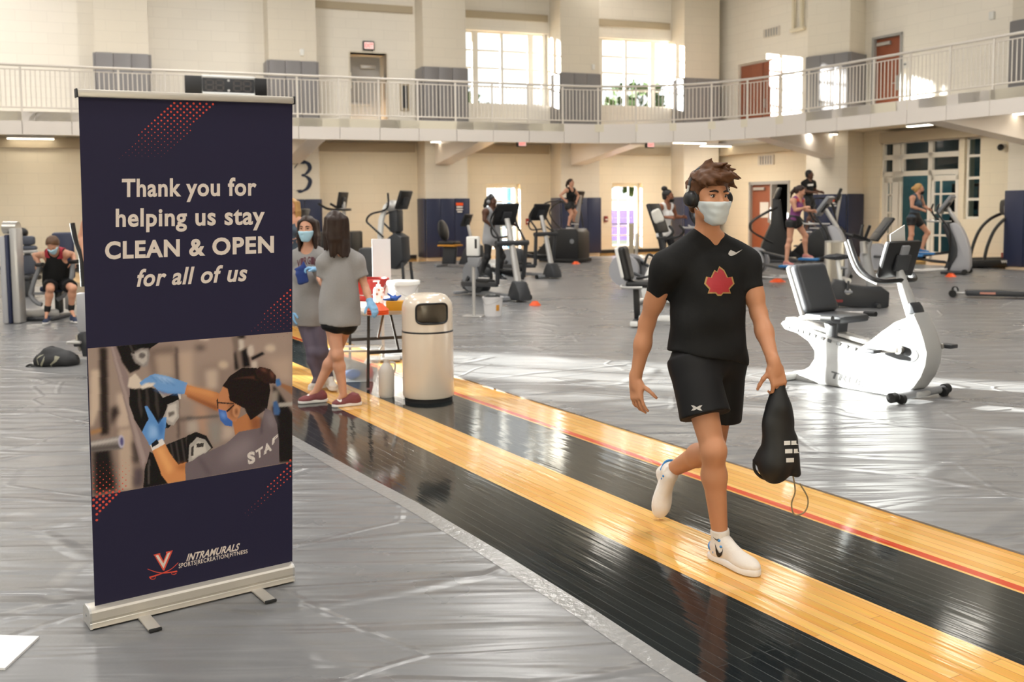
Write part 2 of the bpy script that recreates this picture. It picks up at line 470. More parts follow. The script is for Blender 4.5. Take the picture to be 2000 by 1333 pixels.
# ---- floor: varnished strip floor, the running lane painted on it
UX, UY = 0.865, 0.502            # across the lane;  along it: (-UY, UX)
def lane(u, v, z=0.0): return Vector((UX * u - UY * v, UY * u + UX * v, z))
def floor_mat_nodes():
    m = mat('varnished court floor', '#d9a45a', 0.09, spec=0.5); nt, b = nodes_of(m)
    N = nt.nodes.new; Lk = nt.links.new
    b.inputs['Coat Roughness'].default_value = 0.06
    tc = N('ShaderNodeTexCoord'); sp = N('ShaderNodeSeparateXYZ'); Lk(tc.outputs['Object'], sp.inputs[0])
    def dot(a, c):
        x = N('ShaderNodeMath'); x.operation = 'MULTIPLY'; x.inputs[1].default_value = a; Lk(sp.outputs['X'], x.inputs[0])
        y = N('ShaderNodeMath'); y.operation = 'MULTIPLY_ADD'; y.inputs[1].default_value = c; Lk(sp.outputs['Y'], y.inputs[0]); Lk(x.outputs[0], y.inputs[2]); return y
    u = dot(UX, UY); v = dot(-UY, UX)
    cb = N('ShaderNodeCombineXYZ'); Lk(v.outputs[0], cb.inputs[0]); Lk(u.outputs[0], cb.inputs[1])
    br = N('ShaderNodeTexBrick'); br.inputs['Scale'].default_value = 1; br.inputs['Brick Width'].default_value = 1.3; br.inputs['Row Height'].default_value = 0.057
    br.inputs['Mortar Size'].default_value = 0.0012; br.inputs['Mortar Smooth'].default_value = 0.2; br.offset = 0.37
    br.inputs['Color1'].default_value = (*rgb('#e3b36a'), 1); br.inputs['Color2'].default_value = (*rgb('#cf9849'), 1); br.inputs['Mortar'].default_value = (*rgb('#8d6330'), 1)
    Lk(cb.outputs[0], br.inputs['Vector'])
    gr = N('ShaderNodeTexNoise'); gr.inputs['Scale'].default_value = 1; gr.inputs['Detail'].default_value = 6
    mp = N('ShaderNodeMapping'); mp.inputs['Scale'].default_value = (3, 60, 1); Lk(cb.outputs[0], mp.inputs[0]); Lk(mp.outputs[0], gr.inputs['Vector'])
    gm = N('ShaderNodeMix'); gm.data_type = 'RGBA'; gm.blend_type = 'MULTIPLY'; gm.inputs['Factor'].default_value = 0.35
    Lk(br.outputs['Color'], gm.inputs[6]); Lk(gr.outputs['Color'], gm.inputs[7])
    gr2 = N('ShaderNodeHueSaturation'); gr2.inputs['Value'].default_value = 1.28; Lk(gm.outputs[2], gr2.inputs['Color'])
    br2 = N('ShaderNodeTexBrick'); br2.inputs['Scale'].default_value = 1; br2.inputs['Brick Width'].default_value = 1.3; br2.inputs['Row Height'].default_value = 0.057; br2.offset = 0.37
    br2.inputs['Mortar Size'].default_value = 0.0012
    br2.inputs['Color1'].default_value = (*rgb('#24292a'), 1); br2.inputs['Color2'].default_value = (*rgb('#191d1f'), 1); br2.inputs['Mortar'].default_value = (*rgb('#3a3f3f'), 1)
    Lk(cb.outputs[0], br2.inputs['Vector'])
    def step(lo, hi):
        a = N('ShaderNodeMath'); a.operation = 'GREATER_THAN'; a.inputs[1].default_value = lo; Lk(u.outputs[0], a.inputs[0])
        c = N('ShaderNodeMath'); c.operation = 'LESS_THAN'; c.inputs[1].default_value = hi; Lk(u.outputs[0], c.inputs[0])
        d = N('ShaderNodeMath'); d.operation = 'MULTIPLY'; Lk(a.outputs[0], d.inputs[0]); Lk(c.outputs[0], d.inputs[1]); return d
    def mix(f, a, c):
        x = N('ShaderNodeMix'); x.data_type = 'RGBA'; Lk(f.outputs[0], x.inputs['Factor']); Lk(a, x.inputs[6])
        if isinstance(c, str): x.inputs[7].default_value = (*rgb(c), 1)
        else: Lk(c, x.inputs[7])
        return x.outputs[2]
    c = mix(step(-50, 2.819), gr2.outputs[0], br2.outputs['Color'])
    c = mix(step(3.269, 3.880), c, br2.outputs['Color'])
    c = mix(step(3.898, 3.952), c, '#c8482a')
    Lk(c, b.inputs['Base Color'])
    bp = N('ShaderNodeBump'); bp.inputs['Strength'].default_value = 0.35; bp.inputs['Distance'].default_value = 0.004; bp.invert = True
    Lk(br.outputs['Fac'], bp.inputs['Height'])
    wv = N('ShaderNodeTexNoise'); wv.inputs['Scale'].default_value = 1; wv.inputs['Detail'].default_value = 3
    mp2 = N('ShaderNodeMapping'); mp2.inputs['Scale'].default_value = (1.2, 17, 1); Lk(cb.outputs[0], mp2.inputs[0]); Lk(mp2.outputs[0], wv.inputs['Vector'])
    bp2 = N('ShaderNodeBump'); bp2.inputs['Strength'].default_value = 0.10; bp2.inputs['Distance'].default_value = 0.012
    Lk(wv.outputs['Fac'], bp2.inputs['Height']); Lk(bp.outputs['Normal'], bp2.inputs['Normal'])
    Lk(bp2.outputs['Normal'], b.inputs['Normal']); Lk(bp2.outputs['Normal'], b.inputs['Coat Normal'])
    return m
fl = MB().box((0, 12, -0.06), (60, 60, 0.12)).build('floor', floor_mat_nodes(), smooth=0); structure(fl)

# ---- grey vinyl covers laid over the floor on both sides of the lane
def vinyl_mat():
    m = mat('grey vinyl cover', '#8b8b8d', 0.34, spec=0.55); nt, b = nodes_of(m)
    N = nt.nodes.new; Lk = nt.links.new
    tc = N('ShaderNodeTexCoord')
    def crease(scale, rot, st, width):
        mp = N('ShaderNodeMapping'); mp.inputs['Rotation'].default_value = (0, 0, rot); mp.inputs['Scale'].default_value = (scale, scale * st, 1)
        nz = N('ShaderNodeTexNoise'); nz.inputs['Scale'].default_value = 0.8; nz.inputs['Detail'].default_value = 2
        Lk(tc.outputs['Object'], nz.inputs['Vector'])
        ad = N('ShaderNodeVectorMath'); ad.operation = 'MULTIPLY_ADD'; ad.inputs[1].default_value = (0.25, 0.25, 0); Lk(nz.outputs['Color'], ad.inputs[0]); Lk(tc.outputs['Object'], ad.inputs[2])
        Lk(ad.outputs[0], mp.inputs[0])
        vo = N('ShaderNodeTexVoronoi'); vo.feature = 'DISTANCE_TO_EDGE'; vo.inputs['Scale'].default_value = 1; Lk(mp.outputs[0], vo.inputs['Vector'])
        mr = N('ShaderNodeMapRange'); mr.interpolation_type = 'SMOOTHSTEP'; mr.inputs['From Max'].default_value = width; mr.inputs['To Min'].default_value = 1; mr.inputs['To Max'].default_value = 0
        Lk(vo.outputs['Distance'], mr.inputs['Value']); return mr.outputs[0]
    def fold(sx, sy, rot, det=2):
        mp = N('ShaderNodeMapping'); mp.inputs['Rotation'].default_value = (0, 0, rot); mp.inputs['Scale'].default_value = (sx, sy, 1)
        nz = N('ShaderNodeTexNoise'); nz.inputs['Scale'].default_value = 1; nz.inputs['Detail'].default_value = det; nz.inputs['Distortion'].default_value = 0.6
        Lk(tc.outputs['Object'], mp.inputs[0]); Lk(mp.outputs[0], nz.inputs['Vector']); return nz.outputs['Fac']
    chain = None
    for h, st, dist in ((fold(0.5, 4.5, 0.25), 0.6, 0.06), (fold(0.9, 9, -0.35), 0.45, 0.025), (crease(0.55, 0.4, 2.2, 0.05), 0.5, 0.016), (crease(0.9, -0.7, 1.6, 0.03), 0.45, 0.010), (fold(40, 40, 0, 4), 0.10, 0.004)):
        bp = N('ShaderNodeBump'); bp.inputs['Strength'].default_value = st; bp.inputs['Distance'].default_value = dist
        Lk(h, bp.inputs['Height'])
        if chain: Lk(chain.outputs['Normal'], bp.inputs['Normal'])
        chain = bp
    Lk(chain.outputs['Normal'], b.inputs['Normal'])
    nz = N('ShaderNodeTexNoise'); nz.inputs['Scale'].default_value = 0.7; nz.inputs['Detail'].default_value = 6; Lk(tc.outputs['Object'], nz.inputs['Vector'])
    mx = N('ShaderNodeMix'); mx.data_type = 'RGBA'; mx.inputs[6].default_value = (*rgb('#6c6c6d'), 1); mx.inputs[7].default_value = (*rgb('#838384'), 1)
    Lk(nz.outputs['Fac'], mx.inputs['Factor']); Lk(mx.outputs[2], b.inputs['Base Color'])
    mr = N('ShaderNodeMapRange'); mr.inputs['To Min'].default_value = 0.21; mr.inputs['To Max'].default_value = 0.36; Lk(nz.outputs['Fac'], mr.inputs['Value']); Lk(mr.outputs[0], b.inputs['Roughness'])
    return m
M_VINYL = vinyl_mat()
M_TAPE = mat('clear edge tape', '#8f8f8e', 0.16, spec=0.8, bump=(30, 0.5))
MAT_EDGE = [(2.17, 40), (2.17, 20), (2.16, 12), (2.159, 6.9), (2.20, 5.6), (2.234, 4.94), (2.238, 4.03), (2.225, 3.2), (2.204, 2.7), (2.19, 1), (2.19, -12)]
def cover(name, pts, label):
    n = len(pts)
    v = [(x, y, 0.0) for x, y in pts] + [(x, y, 0.009) for x, y in pts]
    f = [tuple(range(n, 2 * n))] + [(i, (i + 1) % n, n + (i + 1) % n, n + i) for i in range(n)]
    o = link_mesh(name, v, f, M_VINYL, smooth=0)
    bm = bmesh.new(); bm.from_mesh(o.data); bmesh.ops.recalc_face_normals(bm, faces=bm.faces[:]); bm.to_mesh(o.data); bm.free()
    return tag(o, label, 'floor cover')
near = [lane(u, v).xy for u, v in MAT_EDGE]
cov_l = cover('floor_cover', list(near) + [(-30, -12), (-30, 40)], 'grey wrinkled vinyl floor cover under the banner, left of the running lane')
tb = MB()
for i in range(len(MAT_EDGE) - 1):
    (u0, v0), (u1, v1) = MAT_EDGE[i], MAT_EDGE[i + 1]
    tb.poly([lane(u0 + 0.015, v0, 0.0105), lane(u0 - 0.085, v0, 0.0105), lane(u1 - 0.085, v1, 0.0105), lane(u1 + 0.015, v1, 0.0105)])
tb.build('edge_tape', M_TAPE, cov_l, 0)['label'] = 'shiny clear tape along the edge'
BW_E = Vector((0.932, 0.362, 0)); BW_O = Vector((-2.455, 32.31, 0)); BW_A = math.atan2(0.362, 0.932); BW_N = Vector((0.362, -0.932, 0))
RW_E = Vector((0.456, -0.890, 0)); RW_O = Vector((10.6, 29.5, 0)); RW_A = math.atan2(-0.890, 0.456); RW_N = Vector((-0.890, -0.456, 0))
def bw(s, d=0.0, z=0.0): p = BW_O + BW_E * s + BW_N * d; return Vector((p.x, p.y, z))
def rw(s, d=0.0, z=0.0): p = RW_O + RW_E * s + RW_N * d; return Vector((p.x, p.y, z))
far = [lane(4.312, 33).xy, bw(-9, 1.9).xy, bw(8.0, 1.9).xy, rw(-5, 1.2).xy, rw(30, 1.2).xy, (lane(4.312, -12).x + 20, -12), lane(4.312, -12).xy]
far[0] = lane(4.312, 28.5).xy
cover('floor_cover', far, 'grey vinyl floor cover under the exercise machines, right of the running lane')

# ---- walls
def wall(name, o, ang, s0, s1, zmax, holes, zsplit=3.75, th=0.4, m_up=None, m_low=None):
    xs = sorted({s0, s1, *[h[0] for h in holes], *[h[1] for h in holes]}); zs = sorted({0.0, zsplit, zmax, *[h[2] for h in holes], *[h[3] for h in holes]})
    mb = MB()
    for i in range(len(xs) - 1):
        for k in range(len(zs) - 1):
            cx, cz = (xs[i] + xs[i + 1]) / 2, (zs[k] + zs[k + 1]) / 2
            if any(h[0] < cx < h[1] and h[2] < cz < h[3] for h in holes): continue
            mb.mi = 1 if cz < zsplit else 0
            x0, x1, z0, z1 = xs[i], xs[i + 1], zs[k], zs[k + 1]
            mb.add([(x0, 0, z0), (x1, 0, z0), (x1, 0, z1), (x0, 0, z1), (x0, th, z0), (x1, th, z0), (x1, th, z1), (x0, th, z1)],
                   [(0, 1, 2, 3), (5, 4, 7, 6), (4, 0, 3, 7), (1, 5, 6, 2), (3, 2, 6, 7), (4, 5, 1, 0)])
    w = mb.build(name, None, mats=[m_up or M_UP, m_low or M_LOW], smooth=0)
    w.location = o; w.rotation_euler = (0, 0, ang)
    return structure(w)
def bpx(px, py):
    p = on_plane(px, py, BW_O, BW_N); return (p - BW_O).dot(BW_E), p.z
def rpx(px, py):
    p = on_plane(px, py, RW_O, RW_N); return (p - RW_O).dot(RW_E), p.z
DECK = 3.96
def rect(fn, x0, y0, x1, y1):
    a, b = fn(x0, y0), fn(x1, y1); return [a[0], b[0], b[1], a[1]]
H_DOORUP = rect(bpx, 683, 102, 757, 240); H_DOORUP[2] = DECK
H_WINA = rect(bpx, 909, 57, 1072, 207); H_WINB = rect(bpx, 1160, 72, 1312, 211)
H_DRA = rect(bpx, 950, 360, 1017, 500); H_DRA[2] = 0.0
H_DRB = rect(bpx, 1195, 358, 1254, 490); H_DRB[2] = 0.0
ZTOP = 10.5
SL = -24.0
wall('wall_back', BW_O, BW_A, SL, 10.9, ZTOP, [H_DOORUP, H_WINA, H_WINB, H_DRA, H_DRB])
H_DBL = rect(rpx, 1442, 127, 1524, 200); H_DBL[2] = DECK
H_RDR = rect(rpx, 1706, 74, 1761, 200); H_RDR[2] = DECK
H_LDR = rect(rpx, 1463, 356, 1541, 490); H_LDR[2] = 0.0
H_STORE = rect(rpx, 1721, 275, 1869, 480); H_STORE[2] = 0.0
H_SIDE = rect(rpx, 1885, 268, 1911, 428)
wall('wall_right', RW_O, RW_A, -7.6, 45, ZTOP, [H_DBL, H_RDR, H_LDR, H_STORE, H_SIDE])
LW = bw(SL)                                          # left wall, with the high windows the sun comes through
lw_holes = [[-4.9, -3.15, 3.8, 6.4], [-2.9, -2.4, 3.8, 6.4], [6, 10, 4.8, 8.2], [13, 17, 4.8, 8.2], [20, 24, 4.8, 8.2]]
lw_o = Vector((LW.x, 17.0, 0))
wall('wall_left', lw_o, -PI / 2 + PI, -33, 8.5, ZTOP, [[a, b, c, d] for a, b, c, d in [[-h[1], -h[0], h[2], h[3]] for h in lw_holes]])
wall('wall_front', Vector((32, -12, 0)), PI, -2, 58, ZTOP, [])
structure(MB().box((4, 12, ZTOP + 0.1), (62, 60, 0.2)).build('ceiling', mat('ceiling dark decking', '#5a5650', 0.8), smooth=0))
M_LAMPHOUSING = mat('lamp housing', '#d8d8d8', 0.4)
lamp0 = None
for i, (lx, ly) in enumerate(LAMP_SPOTS):
    if lamp0 is None:
        lamp0 = thing('ceiling_lamp', 'rectangular high bay lamp hanging under the ceiling', 'lamp', (lx, ly, LAMP_Z), group='high bay ceiling lamps')
        MB().box((0, 0, 0), (1.25, 0.7, 0.14), 0.02).build('housing', M_LAMPHOUSING, lamp0)
        MB().cyl((0, 0, 0.07), (0, 0, ZTOP - LAMP_Z - 0.001), 0.012, 6).build('rod', M_LAMPHOUSING, lamp0)
        MB().box((0, 0, -0.075), (1.1, 0.55, 0.01)).build('diffuser', M_LIGHT, lamp0)
    else:
        dup(lamp0, (lx, ly, LAMP_Z), 0, lamp0['label'])

# ---- columns with vinyl pads
def column(c, ang, w, d, idx, low=True, up=True, seen=''):
    """c: middle of the front face on the floor; local -y looks into the room"""
    o = MB().box((0, d / 2 + 0.05, ZTOP / 2), (w, d + 0.1, ZTOP)).build('trim_%d' % idx, M_COL, smooth=0)
    o.location = c; o.rotation_euler = (0, 0, ang); structure(o)
    def pads(z0, z1, m, nm, label, grp):
        t = thing(nm, label, 'wall padding', (c[0], c[1], 0), ang, grp)
        for k in range(3):
            MB().box(((k - 1) * w / 3, -0.03, (z0 + z1) / 2), (w / 3 - 0.006, 0.06, z1 - z0), 0.02).build('pad_panel', m, t)
        for sx in (-1, 1):
            MB().box((sx * (w / 2 + 0.03), d / 2 - 0.07, (z0 + z1) / 2), (0.06, d - 0.1, z1 - z0), 0.02).build('side_panel', m, t)
    if up: pads(DECK, 6.0, M_GREYPAD, 'column_pad', 'grey padding round the column %s, above the balcony' % seen, 'grey upper column pads')
    if low: pads(0.06, 1.92, M_NAVYPAD, 'column_pad', 'navy padding round the foot of the column %s' % seen, 'navy lower column pads')
cw, cd = 1.40, 0.87
for i, (s, seen) in enumerate([(-14.1, 'far left beyond the frame'), (-9.4, 'left of the scoreboard'), (-4.7, 'marked with a 3'), (0, 'left of the first tall window'), (4.65, 'between the two tall windows'), (9.3, 'behind the walking man')]):
    column(bw(s + 0.12, cd), BW_A, cw, cd, 11 + i, seen=seen, low=True)
c6 = Vector((9.33, 29.6, 0)); A6 = math.atan2(-0.72, 0.69)
column(c6, A6, 1.33, 1.5, 17, seen='in the room corner by the brown door')
column(rw(5.9, cd), RW_A, 1.5, cd, 18, seen='at the right edge, behind the treadmill')

# ---- horizontal steel bands
k = 21
for s0, s1 in ((-13.4, -10.1), (-8.7, -5.4), (-4.04, -0.66), (0.66, 3.99), (5.31, 8.64)):
    for z0, z1, dd in ((7.75, 7.98, 0.06), (3.40, 3.68, 0.10)):
        if z0 > 7 and s1 < -5: continue
        o = MB().box(((s0 + s1) / 2, -dd / 2, (z0 + z1) / 2), (s1 - s0, dd, z1 - z0), 0.01).build('trim_%d' % k, M_TAUPE, smooth=0); k += 1
        o.location = BW_O; o.rotation_euler = (0, 0, BW_A); structure(o)
for s0, s1 in ((-6.6, -1.6), (0.6, 5.1)):
    o = MB().box(((s0 + s1) / 2, -0.15, 3.5), (s1 - s0, 0.3, 0.3), 0.01).build('trim_%d' % k, M_TAUPE, smooth=0); k += 1
    o.location = RW_O; o.rotation_euler = (0, 0, RW_A); structure(o)
for s0, s1 in ((-24, -14.8), (-13.4, -10.1), (-8.7, -5.4), (-4.04, -0.66), (5.31, 8.64), (0.66, H_DRA[0]), (H_DRA[1], 3.99)):
    o = MB().box(((s0 + s1) / 2, -0.012, 0.06), (s1 - s0, 0.024, 0.12)).build('baseboard_back', M_BLACKR, smooth=0)
    o.location = BW_O; o.rotation_euler = (0, 0, BW_A); structure(o)

# ---- windows and doors
def at_wall(o, wo, wa):
    o.location = wo; o.rotation_euler = (0, 0, wa); return o
def window(idx, wo, wa, h, xs, zs, y=0.22, fw=0.05, glass=None, parent_struct=True, m=None):
    """frame with mullions at fractions xs and transoms at fractions zs, one pane behind"""
    m = m or M_FRAME
    x0, x1, z0, z1 = h
    w = MB()
    for x in (x0 + fw / 2, x1 - fw / 2): w.box((x, y, (z0 + z1) / 2), (fw, 0.08, z1 - z0))
    for z in (z0 + fw / 2, z1 - fw / 2): w.box(((x0 + x1) / 2, y, z), (x1 - x0, 0.08, fw))
    for f, ww in xs: w.box((x0 + f * (x1 - x0), y, (z0 + z1) / 2), (ww, 0.09, z1 - z0))
    for f, ww in zs: w.box(((x0 + x1) / 2, y, z0 + f * (z1 - z0)), (x1 - x0, 0.07, ww))
    o = structure(at_wall(w.build('window_%d' % idx, m, smooth=0), wo, wa))
    MB().poly([(x0, y, z0), (x1, y, z0), (x1, y, z1), (x0, y, z1)]).build('window_pane', glass or M_GLASS, o, 0)
    return o
window(1, BW_O, BW_A, H_WINA, [(0.13, 0.2), (0.45, 0.1), (0.80, 0.2), (0.96, 0.1)], [(0.25, 0.05), (0.5, 0.05), (0.74, 0.05)])
window(2, BW_O, BW_A, H_WINB, [(0.10, 0.2), (0.43, 0.1), (0.78, 0.2)], [(0.25, 0.05), (0.5, 0.05), (0.74, 0.05)])
for i, h in enumerate(lw_holes):
    hh = [-h[1], -h[0], h[2], h[3]]
    window(3 + i, lw_o, PI / 2, hh, [(0.5, 0.06)], [(0.33, 0.05), (0.66, 0.05)])
def glass_door(idx, h):
    x0, x1, z0, z1 = h; w = MB()
    for x in (x0 + 0.05, x1 - 0.06): w.box((x, 0.3, (z0 + z1) / 2), (0.10, 0.1, z1 - z0), 0.01)
    w.box(((x0 + x1) / 2, 0.3, z1 - 0.06), (x1 - x0, 0.1, 0.12), 0.01)
    w.box(((x0 + x1) / 2, 0.3, 0.12), (x1 - x0, 0.1, 0.24), 0.01)
    for f in (0.36, 0.68): w.box((x0 + f * (x1 - x0), 0.3, (z0 + z1) / 2), (0.035, 0.05, z1 - z0))
    for z in (0.62, 0.95, 1.9): w.box(((x0 + x1) / 2, 0.3, z0 + z / 2.5 * (z1 - z0)), (x1 - x0, 0.05, 0.05))
    o = structure(at_wall(w.build('door_%d' % idx, M_FRAME, smooth=0), BW_O, BW_A))
    MB().poly([(x0, 0.3, z0), (x1, 0.3, z0), (x1, 0.3, z1), (x0, 0.3, z1)]).build('door_pane', M_GLASS, o, 0)
    MB().bar((x0 + 0.1, 0.2, 1.0), (x1 - 0.1, 0.2, 1.0), 0.04, 0.05).build('door_handle', M_CHROME, o)
glass_door(1, H_DRA); glass_door(2, H_DRB)
# upper grey steel door in its recess
x0, x1, z0, z1 = H_DOORUP
d3 = structure(at_wall(MB().box(((x0 + x1) / 2, 0.9, (z0 + z1) / 2), (x1 - x0, 0.08, z1 - z0)).build('door_3', M_GREYDOOR, smooth=0), BW_O, BW_A))
q = MB(); q.box((x0 - 0.02, 0.45, (z0 + z1) / 2), (0.04, 0.95, z1 - z0)); q.box((x1 + 0.02, 0.45, (z0 + z1) / 2), (0.04, 0.95, z1 - z0)); q.box(((x0 + x1) / 2, 0.45, z1 + 0.02), (x1 - x0, 0.95, 0.04))
q.build('door_recess', M_COL, d3, 0)
MB().box((x0 + 0.75, 0.80, z1 - 0.32), (0.5, 0.1, 0.12), 0.02).build('door_closer', M_SILVER, d3)
MB().box(((x0 + x1) / 2 - 0.1, 0.82, z0 + 1.0), (x1 - x0 - 0.5, 0.08, 0.09), 0.02).build('door_handle', M_SILVER, d3)
MB().box((x0 + 0.14, 0.84, z0 + 1.75), (0.16, 0.02, 0.5)).build('door_window', M_FRAME, d3)
# brown double door and single door on the right wall, upper level
x0, x1, z0, z1 = H_DBL; xm = x0 + 0.56 * (x1 - x0)
d4 = structure(at_wall(MB().box(((x0 + x1) / 2, 0.16, (z0 + z1) / 2), (x1 - x0, 0.05, z1 - z0)).build('door_4', M_FRAME, smooth=0), RW_O, RW_A))
for a, b in ((x0 + 0.05, xm - 0.03), (xm + 0.03, x1 - 0.05)):
    MB().box(((a + b) / 2, 0.1, (z0 + z1) / 2 - 0.03), (b - a, 0.06, z1 - z0 - 0.06), 0.01).build('door_leaf', M_WOODDOOR, d4)
MB().box((xm + 0.12, 0.04, z0 + 1.05), (0.05, 0.08, 0.3), 0.01).build('door_handle', M_SILVER, d4)
x0, x1, z0, z1 = H_RDR
d5 = structure(at_wall(MB().box(((x0 + x1) / 2, 0.16, (z0 + z1) / 2), (x1 - x0, 0.05, z1 - z0)).build('door_5', M_GREYDOOR, smooth=0), RW_O, RW_A))
q = MB()
for x in (x0 + 0.03, x1 - 0.03): q.box((x, 0.02, (z0 + z1) / 2), (0.06, 0.16, z1 - z0))
q.box(((x0 + x1) / 2, 0.02, z1 - 0.03), (x1 - x0, 0.16, 0.06)); q.build('door_frame', M_GREYDOOR, d5, 0)
MB().box(((x0 + x1) / 2, 0.1, (z0 + z1) / 2 - 0.03), (x1 - x0 - 0.1, 0.06, z1 - z0 - 0.08), 0.01).build('door_leaf', M_WOODDOOR, d5)
MB().box((x0 + 0.36, 0.03, z1 - 0.22), (0.5, 0.08, 0.1), 0.02).build('door_closer', M_SILVER, d5)
q = MB(); q.box((x1 - 0.22, 0.05, z0 + 1.1), (0.09, 0.03, 0.42), 0.01); q.bar((x1 - 0.22, 0.02, z0 + 1.1), (x1 - 0.38, 0.02, z0 + 1.1), 0.03, 0.03); q.build('door_handle', M_SILVER, d5)
# doorway below: brown leaf standing to the left, dark room beyond
x0, x1, z0, z1 = H_LDR; xm = x0 + 0.56 * (x1 - x0)
q = MB()
for x in (x0 + 0.04, x1 - 0.04, xm): q.box((x, 0.1, (z0 + z1) / 2), (0.08, 0.24, z1 - z0))
q.box(((x0 + x1) / 2, 0.1, z1 - 0.05), (x1 - x0, 0.24, 0.1))
d6 = structure(at_wall(q.build('door_6', M_GREYDOOR, smooth=0), RW_O, RW_A))
MB().box(((x0 + xm) / 2, 0.12, (z0 + z1) / 2 - 0.04), (xm - x0 - 0.12, 0.06, z1 - z0 - 0.1), 0.01).build('door_leaf', M_WOODDOOR, d6)
MB().box((x0 + 0.45, 0.05, z1 - 0.24), (0.55, 0.08, 0.1), 0.02).build('door_closer', M_SILVER, d6)
MB().box((xm - 0.12, 0.03, z0 + 1.1), (0.05, 0.1, 0.16), 0.02).build('door_handle', M_SILVER, d6)
tag(at_wall(MB().box((xm - 0.42, 0.075, z0 + 1.45), (0.42, 0.01, 0.52)).build('paper_notice', M_LABELW, smooth=0), RW_O, RW_A), 'white paper notice taped on the lower brown door', 'notice')
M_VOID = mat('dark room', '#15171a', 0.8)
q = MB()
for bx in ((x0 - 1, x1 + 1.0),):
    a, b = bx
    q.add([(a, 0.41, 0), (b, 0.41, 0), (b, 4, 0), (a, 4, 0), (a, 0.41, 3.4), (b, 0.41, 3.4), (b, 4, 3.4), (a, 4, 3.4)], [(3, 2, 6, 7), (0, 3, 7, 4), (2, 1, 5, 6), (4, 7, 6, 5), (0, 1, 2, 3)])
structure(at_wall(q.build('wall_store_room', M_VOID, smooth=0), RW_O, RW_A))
# glazed entrance on the right wall
x0, x1, z0, z1 = H_STORE; W_ = x1 - x0; X = lambda f: x0 + f * W_
pz = lambda py: rpx(1800, py)[1]
zt, zd = pz(304), pz(338)
q = MB()
for f, w_ in ((0.01, 0.10), (0.19, 0.26), (0.27, 0.1), (0.63, 0.14), (0.99, 0.1)): q.box((X(f), 0.14, (z0 + z1) / 2 if f not in (0.27,) else (zd + z1) / 2), (w_, 0.14, (z1 - z0) if f not in (0.27,) else z1 - zd))
for z in (z1 - 0.05, zt, zd): q.box((X(0.5), 0.14, z), (W_, 0.14, 0.14))
d7 = structure(at_wall(q.build('door_7', M_FRAME, smooth=0), RW_O, RW_A))
for a, b in ((0.02, 0.15), (0.24, 0.62), (0.65, 0.98)):
    MB().poly([(X(a), 0.16, zd), (X(b), 0.16, zd), (X(b), 0.16, z1), (X(a), 0.16, z1)]).build('door_transom', M_DARKGLASS, d7, 0)
def leaf(a, b, nm):
    q = MB()
    for x in (a + 0.06, b - 0.06): q.box((x, 0.1, zd / 2), (0.12, 0.06, zd - 0.1), 0.01)
    for z, hh in ((0.15, 0.26), (zd - 0.16, 0.16)): q.box(((a + b) / 2, 0.1, z), (b - a, 0.06, hh), 0.01)
    q.box((a + 0.36 * (b - a), 0.1, zd / 2), (0.05, 0.04, zd - 0.2))
    for f in (0.3, 0.55, 0.76): q.box(((a + b) / 2, 0.1, zd * f), (b - a, 0.04, 0.05))
    o = q.build('door_leaf', M_FRAME, d7, 0)
    MB().poly([(a, 0.11, 0.2), (b, 0.11, 0.2), (b, 0.11, zd - 0.1), (a, 0.11, zd - 0.1)]).build('pane', M_GLASS, o, 0)
leaf(X(0.03), X(0.26), 'left'); leaf(X(0.64), X(0.985), 'right')
window(11, RW_O, RW_A, H_SIDE, [], [(0.24, 0.07), (0.50, 0.07), (0.77, 0.07)], y=0.14, fw=0.06, glass=glass_mat('side light glass', '#c9d6d4', 0.2))
M_ANNEX = mat('annex wall', '#5c8586', 0.6, noise=0.3)
a, b = x0 - 0.4, H_SIDE[1] + 0.6
q = MB().add([(a, 0.41, 0), (b, 0.41, 0), (b, 6, 0), (a, 6, 0), (a, 0.41, 4), (b, 0.41, 4), (b, 6, 4), (a, 6, 4)], [(0, 3, 7, 4), (2, 1, 5, 6), (4, 7, 6, 5), (0, 1, 2, 3)])
for i in range(7):
    w_ = (b - a) / 7; q.box((a + (i + 0.5) * w_, 6.0, 0.4), (w_, 0.2, 0.8)); q.box((a + i * w_, 6.0, 2), (0.55, 0.2, 4))
q.box(((a + b) / 2, 6, 3.6), (b - a, 0.2, 0.9)); q.box(((a + b) / 2, 6, 1.9), (b - a, 0.15, 0.12))
structure(at_wall(q.build('wall_annex', M_ANNEX, smooth=0), RW_O, RW_A))
ad_ = bpy.data.lights.new('annex_fill', 'AREA'); ad_.shape, ad_.size, ad_.size_y, ad_.energy, ad_.color = 'RECTANGLE', 3.0, 0.3, 28, (0.8, 0.95, 1.0)  # unseen fill light, added to brighten the room behind the glass
ao_ = bpy.data.objects.new('annex_fill', ad_); COL.objects.link(ao_); ao_.location = rw((a + b) / 2, -2.8, 3.8); ao_.rotation_euler = (0, 0, RW_A)
for i, (f, dd) in enumerate(((0.33, 2.6), (0.48, 3.4), (0.75, 2.4), (0.95, 3.2), (1.22, 2.5))):
    t = thing('weight_rack', 'black weight rack standing in the room behind the glazed entrance', 'weight rack', rw(X(f), -dd), RW_A, 'racks seen through the entrance')
    q = MB()
    for sx in (-0.45, 0.45):
        q.box((sx, 0, 1.1), (0.09, 0.09, 2.2))
    for z in (0.1, 2.15): q.box((0, 0, z), (0.95, 0.09, 0.09))
    q.build('frame', M_BLACK, t)
    for z in (0.5, 1.1, 1.6):
        w_ = MB()
        for sx in (-0.25, 0.0, 0.25): w_.cyl((sx, -0.2, z), (sx, 0.2, z), 0.19, 14)
        w_.build('weight_plates', M_BLACK, t)

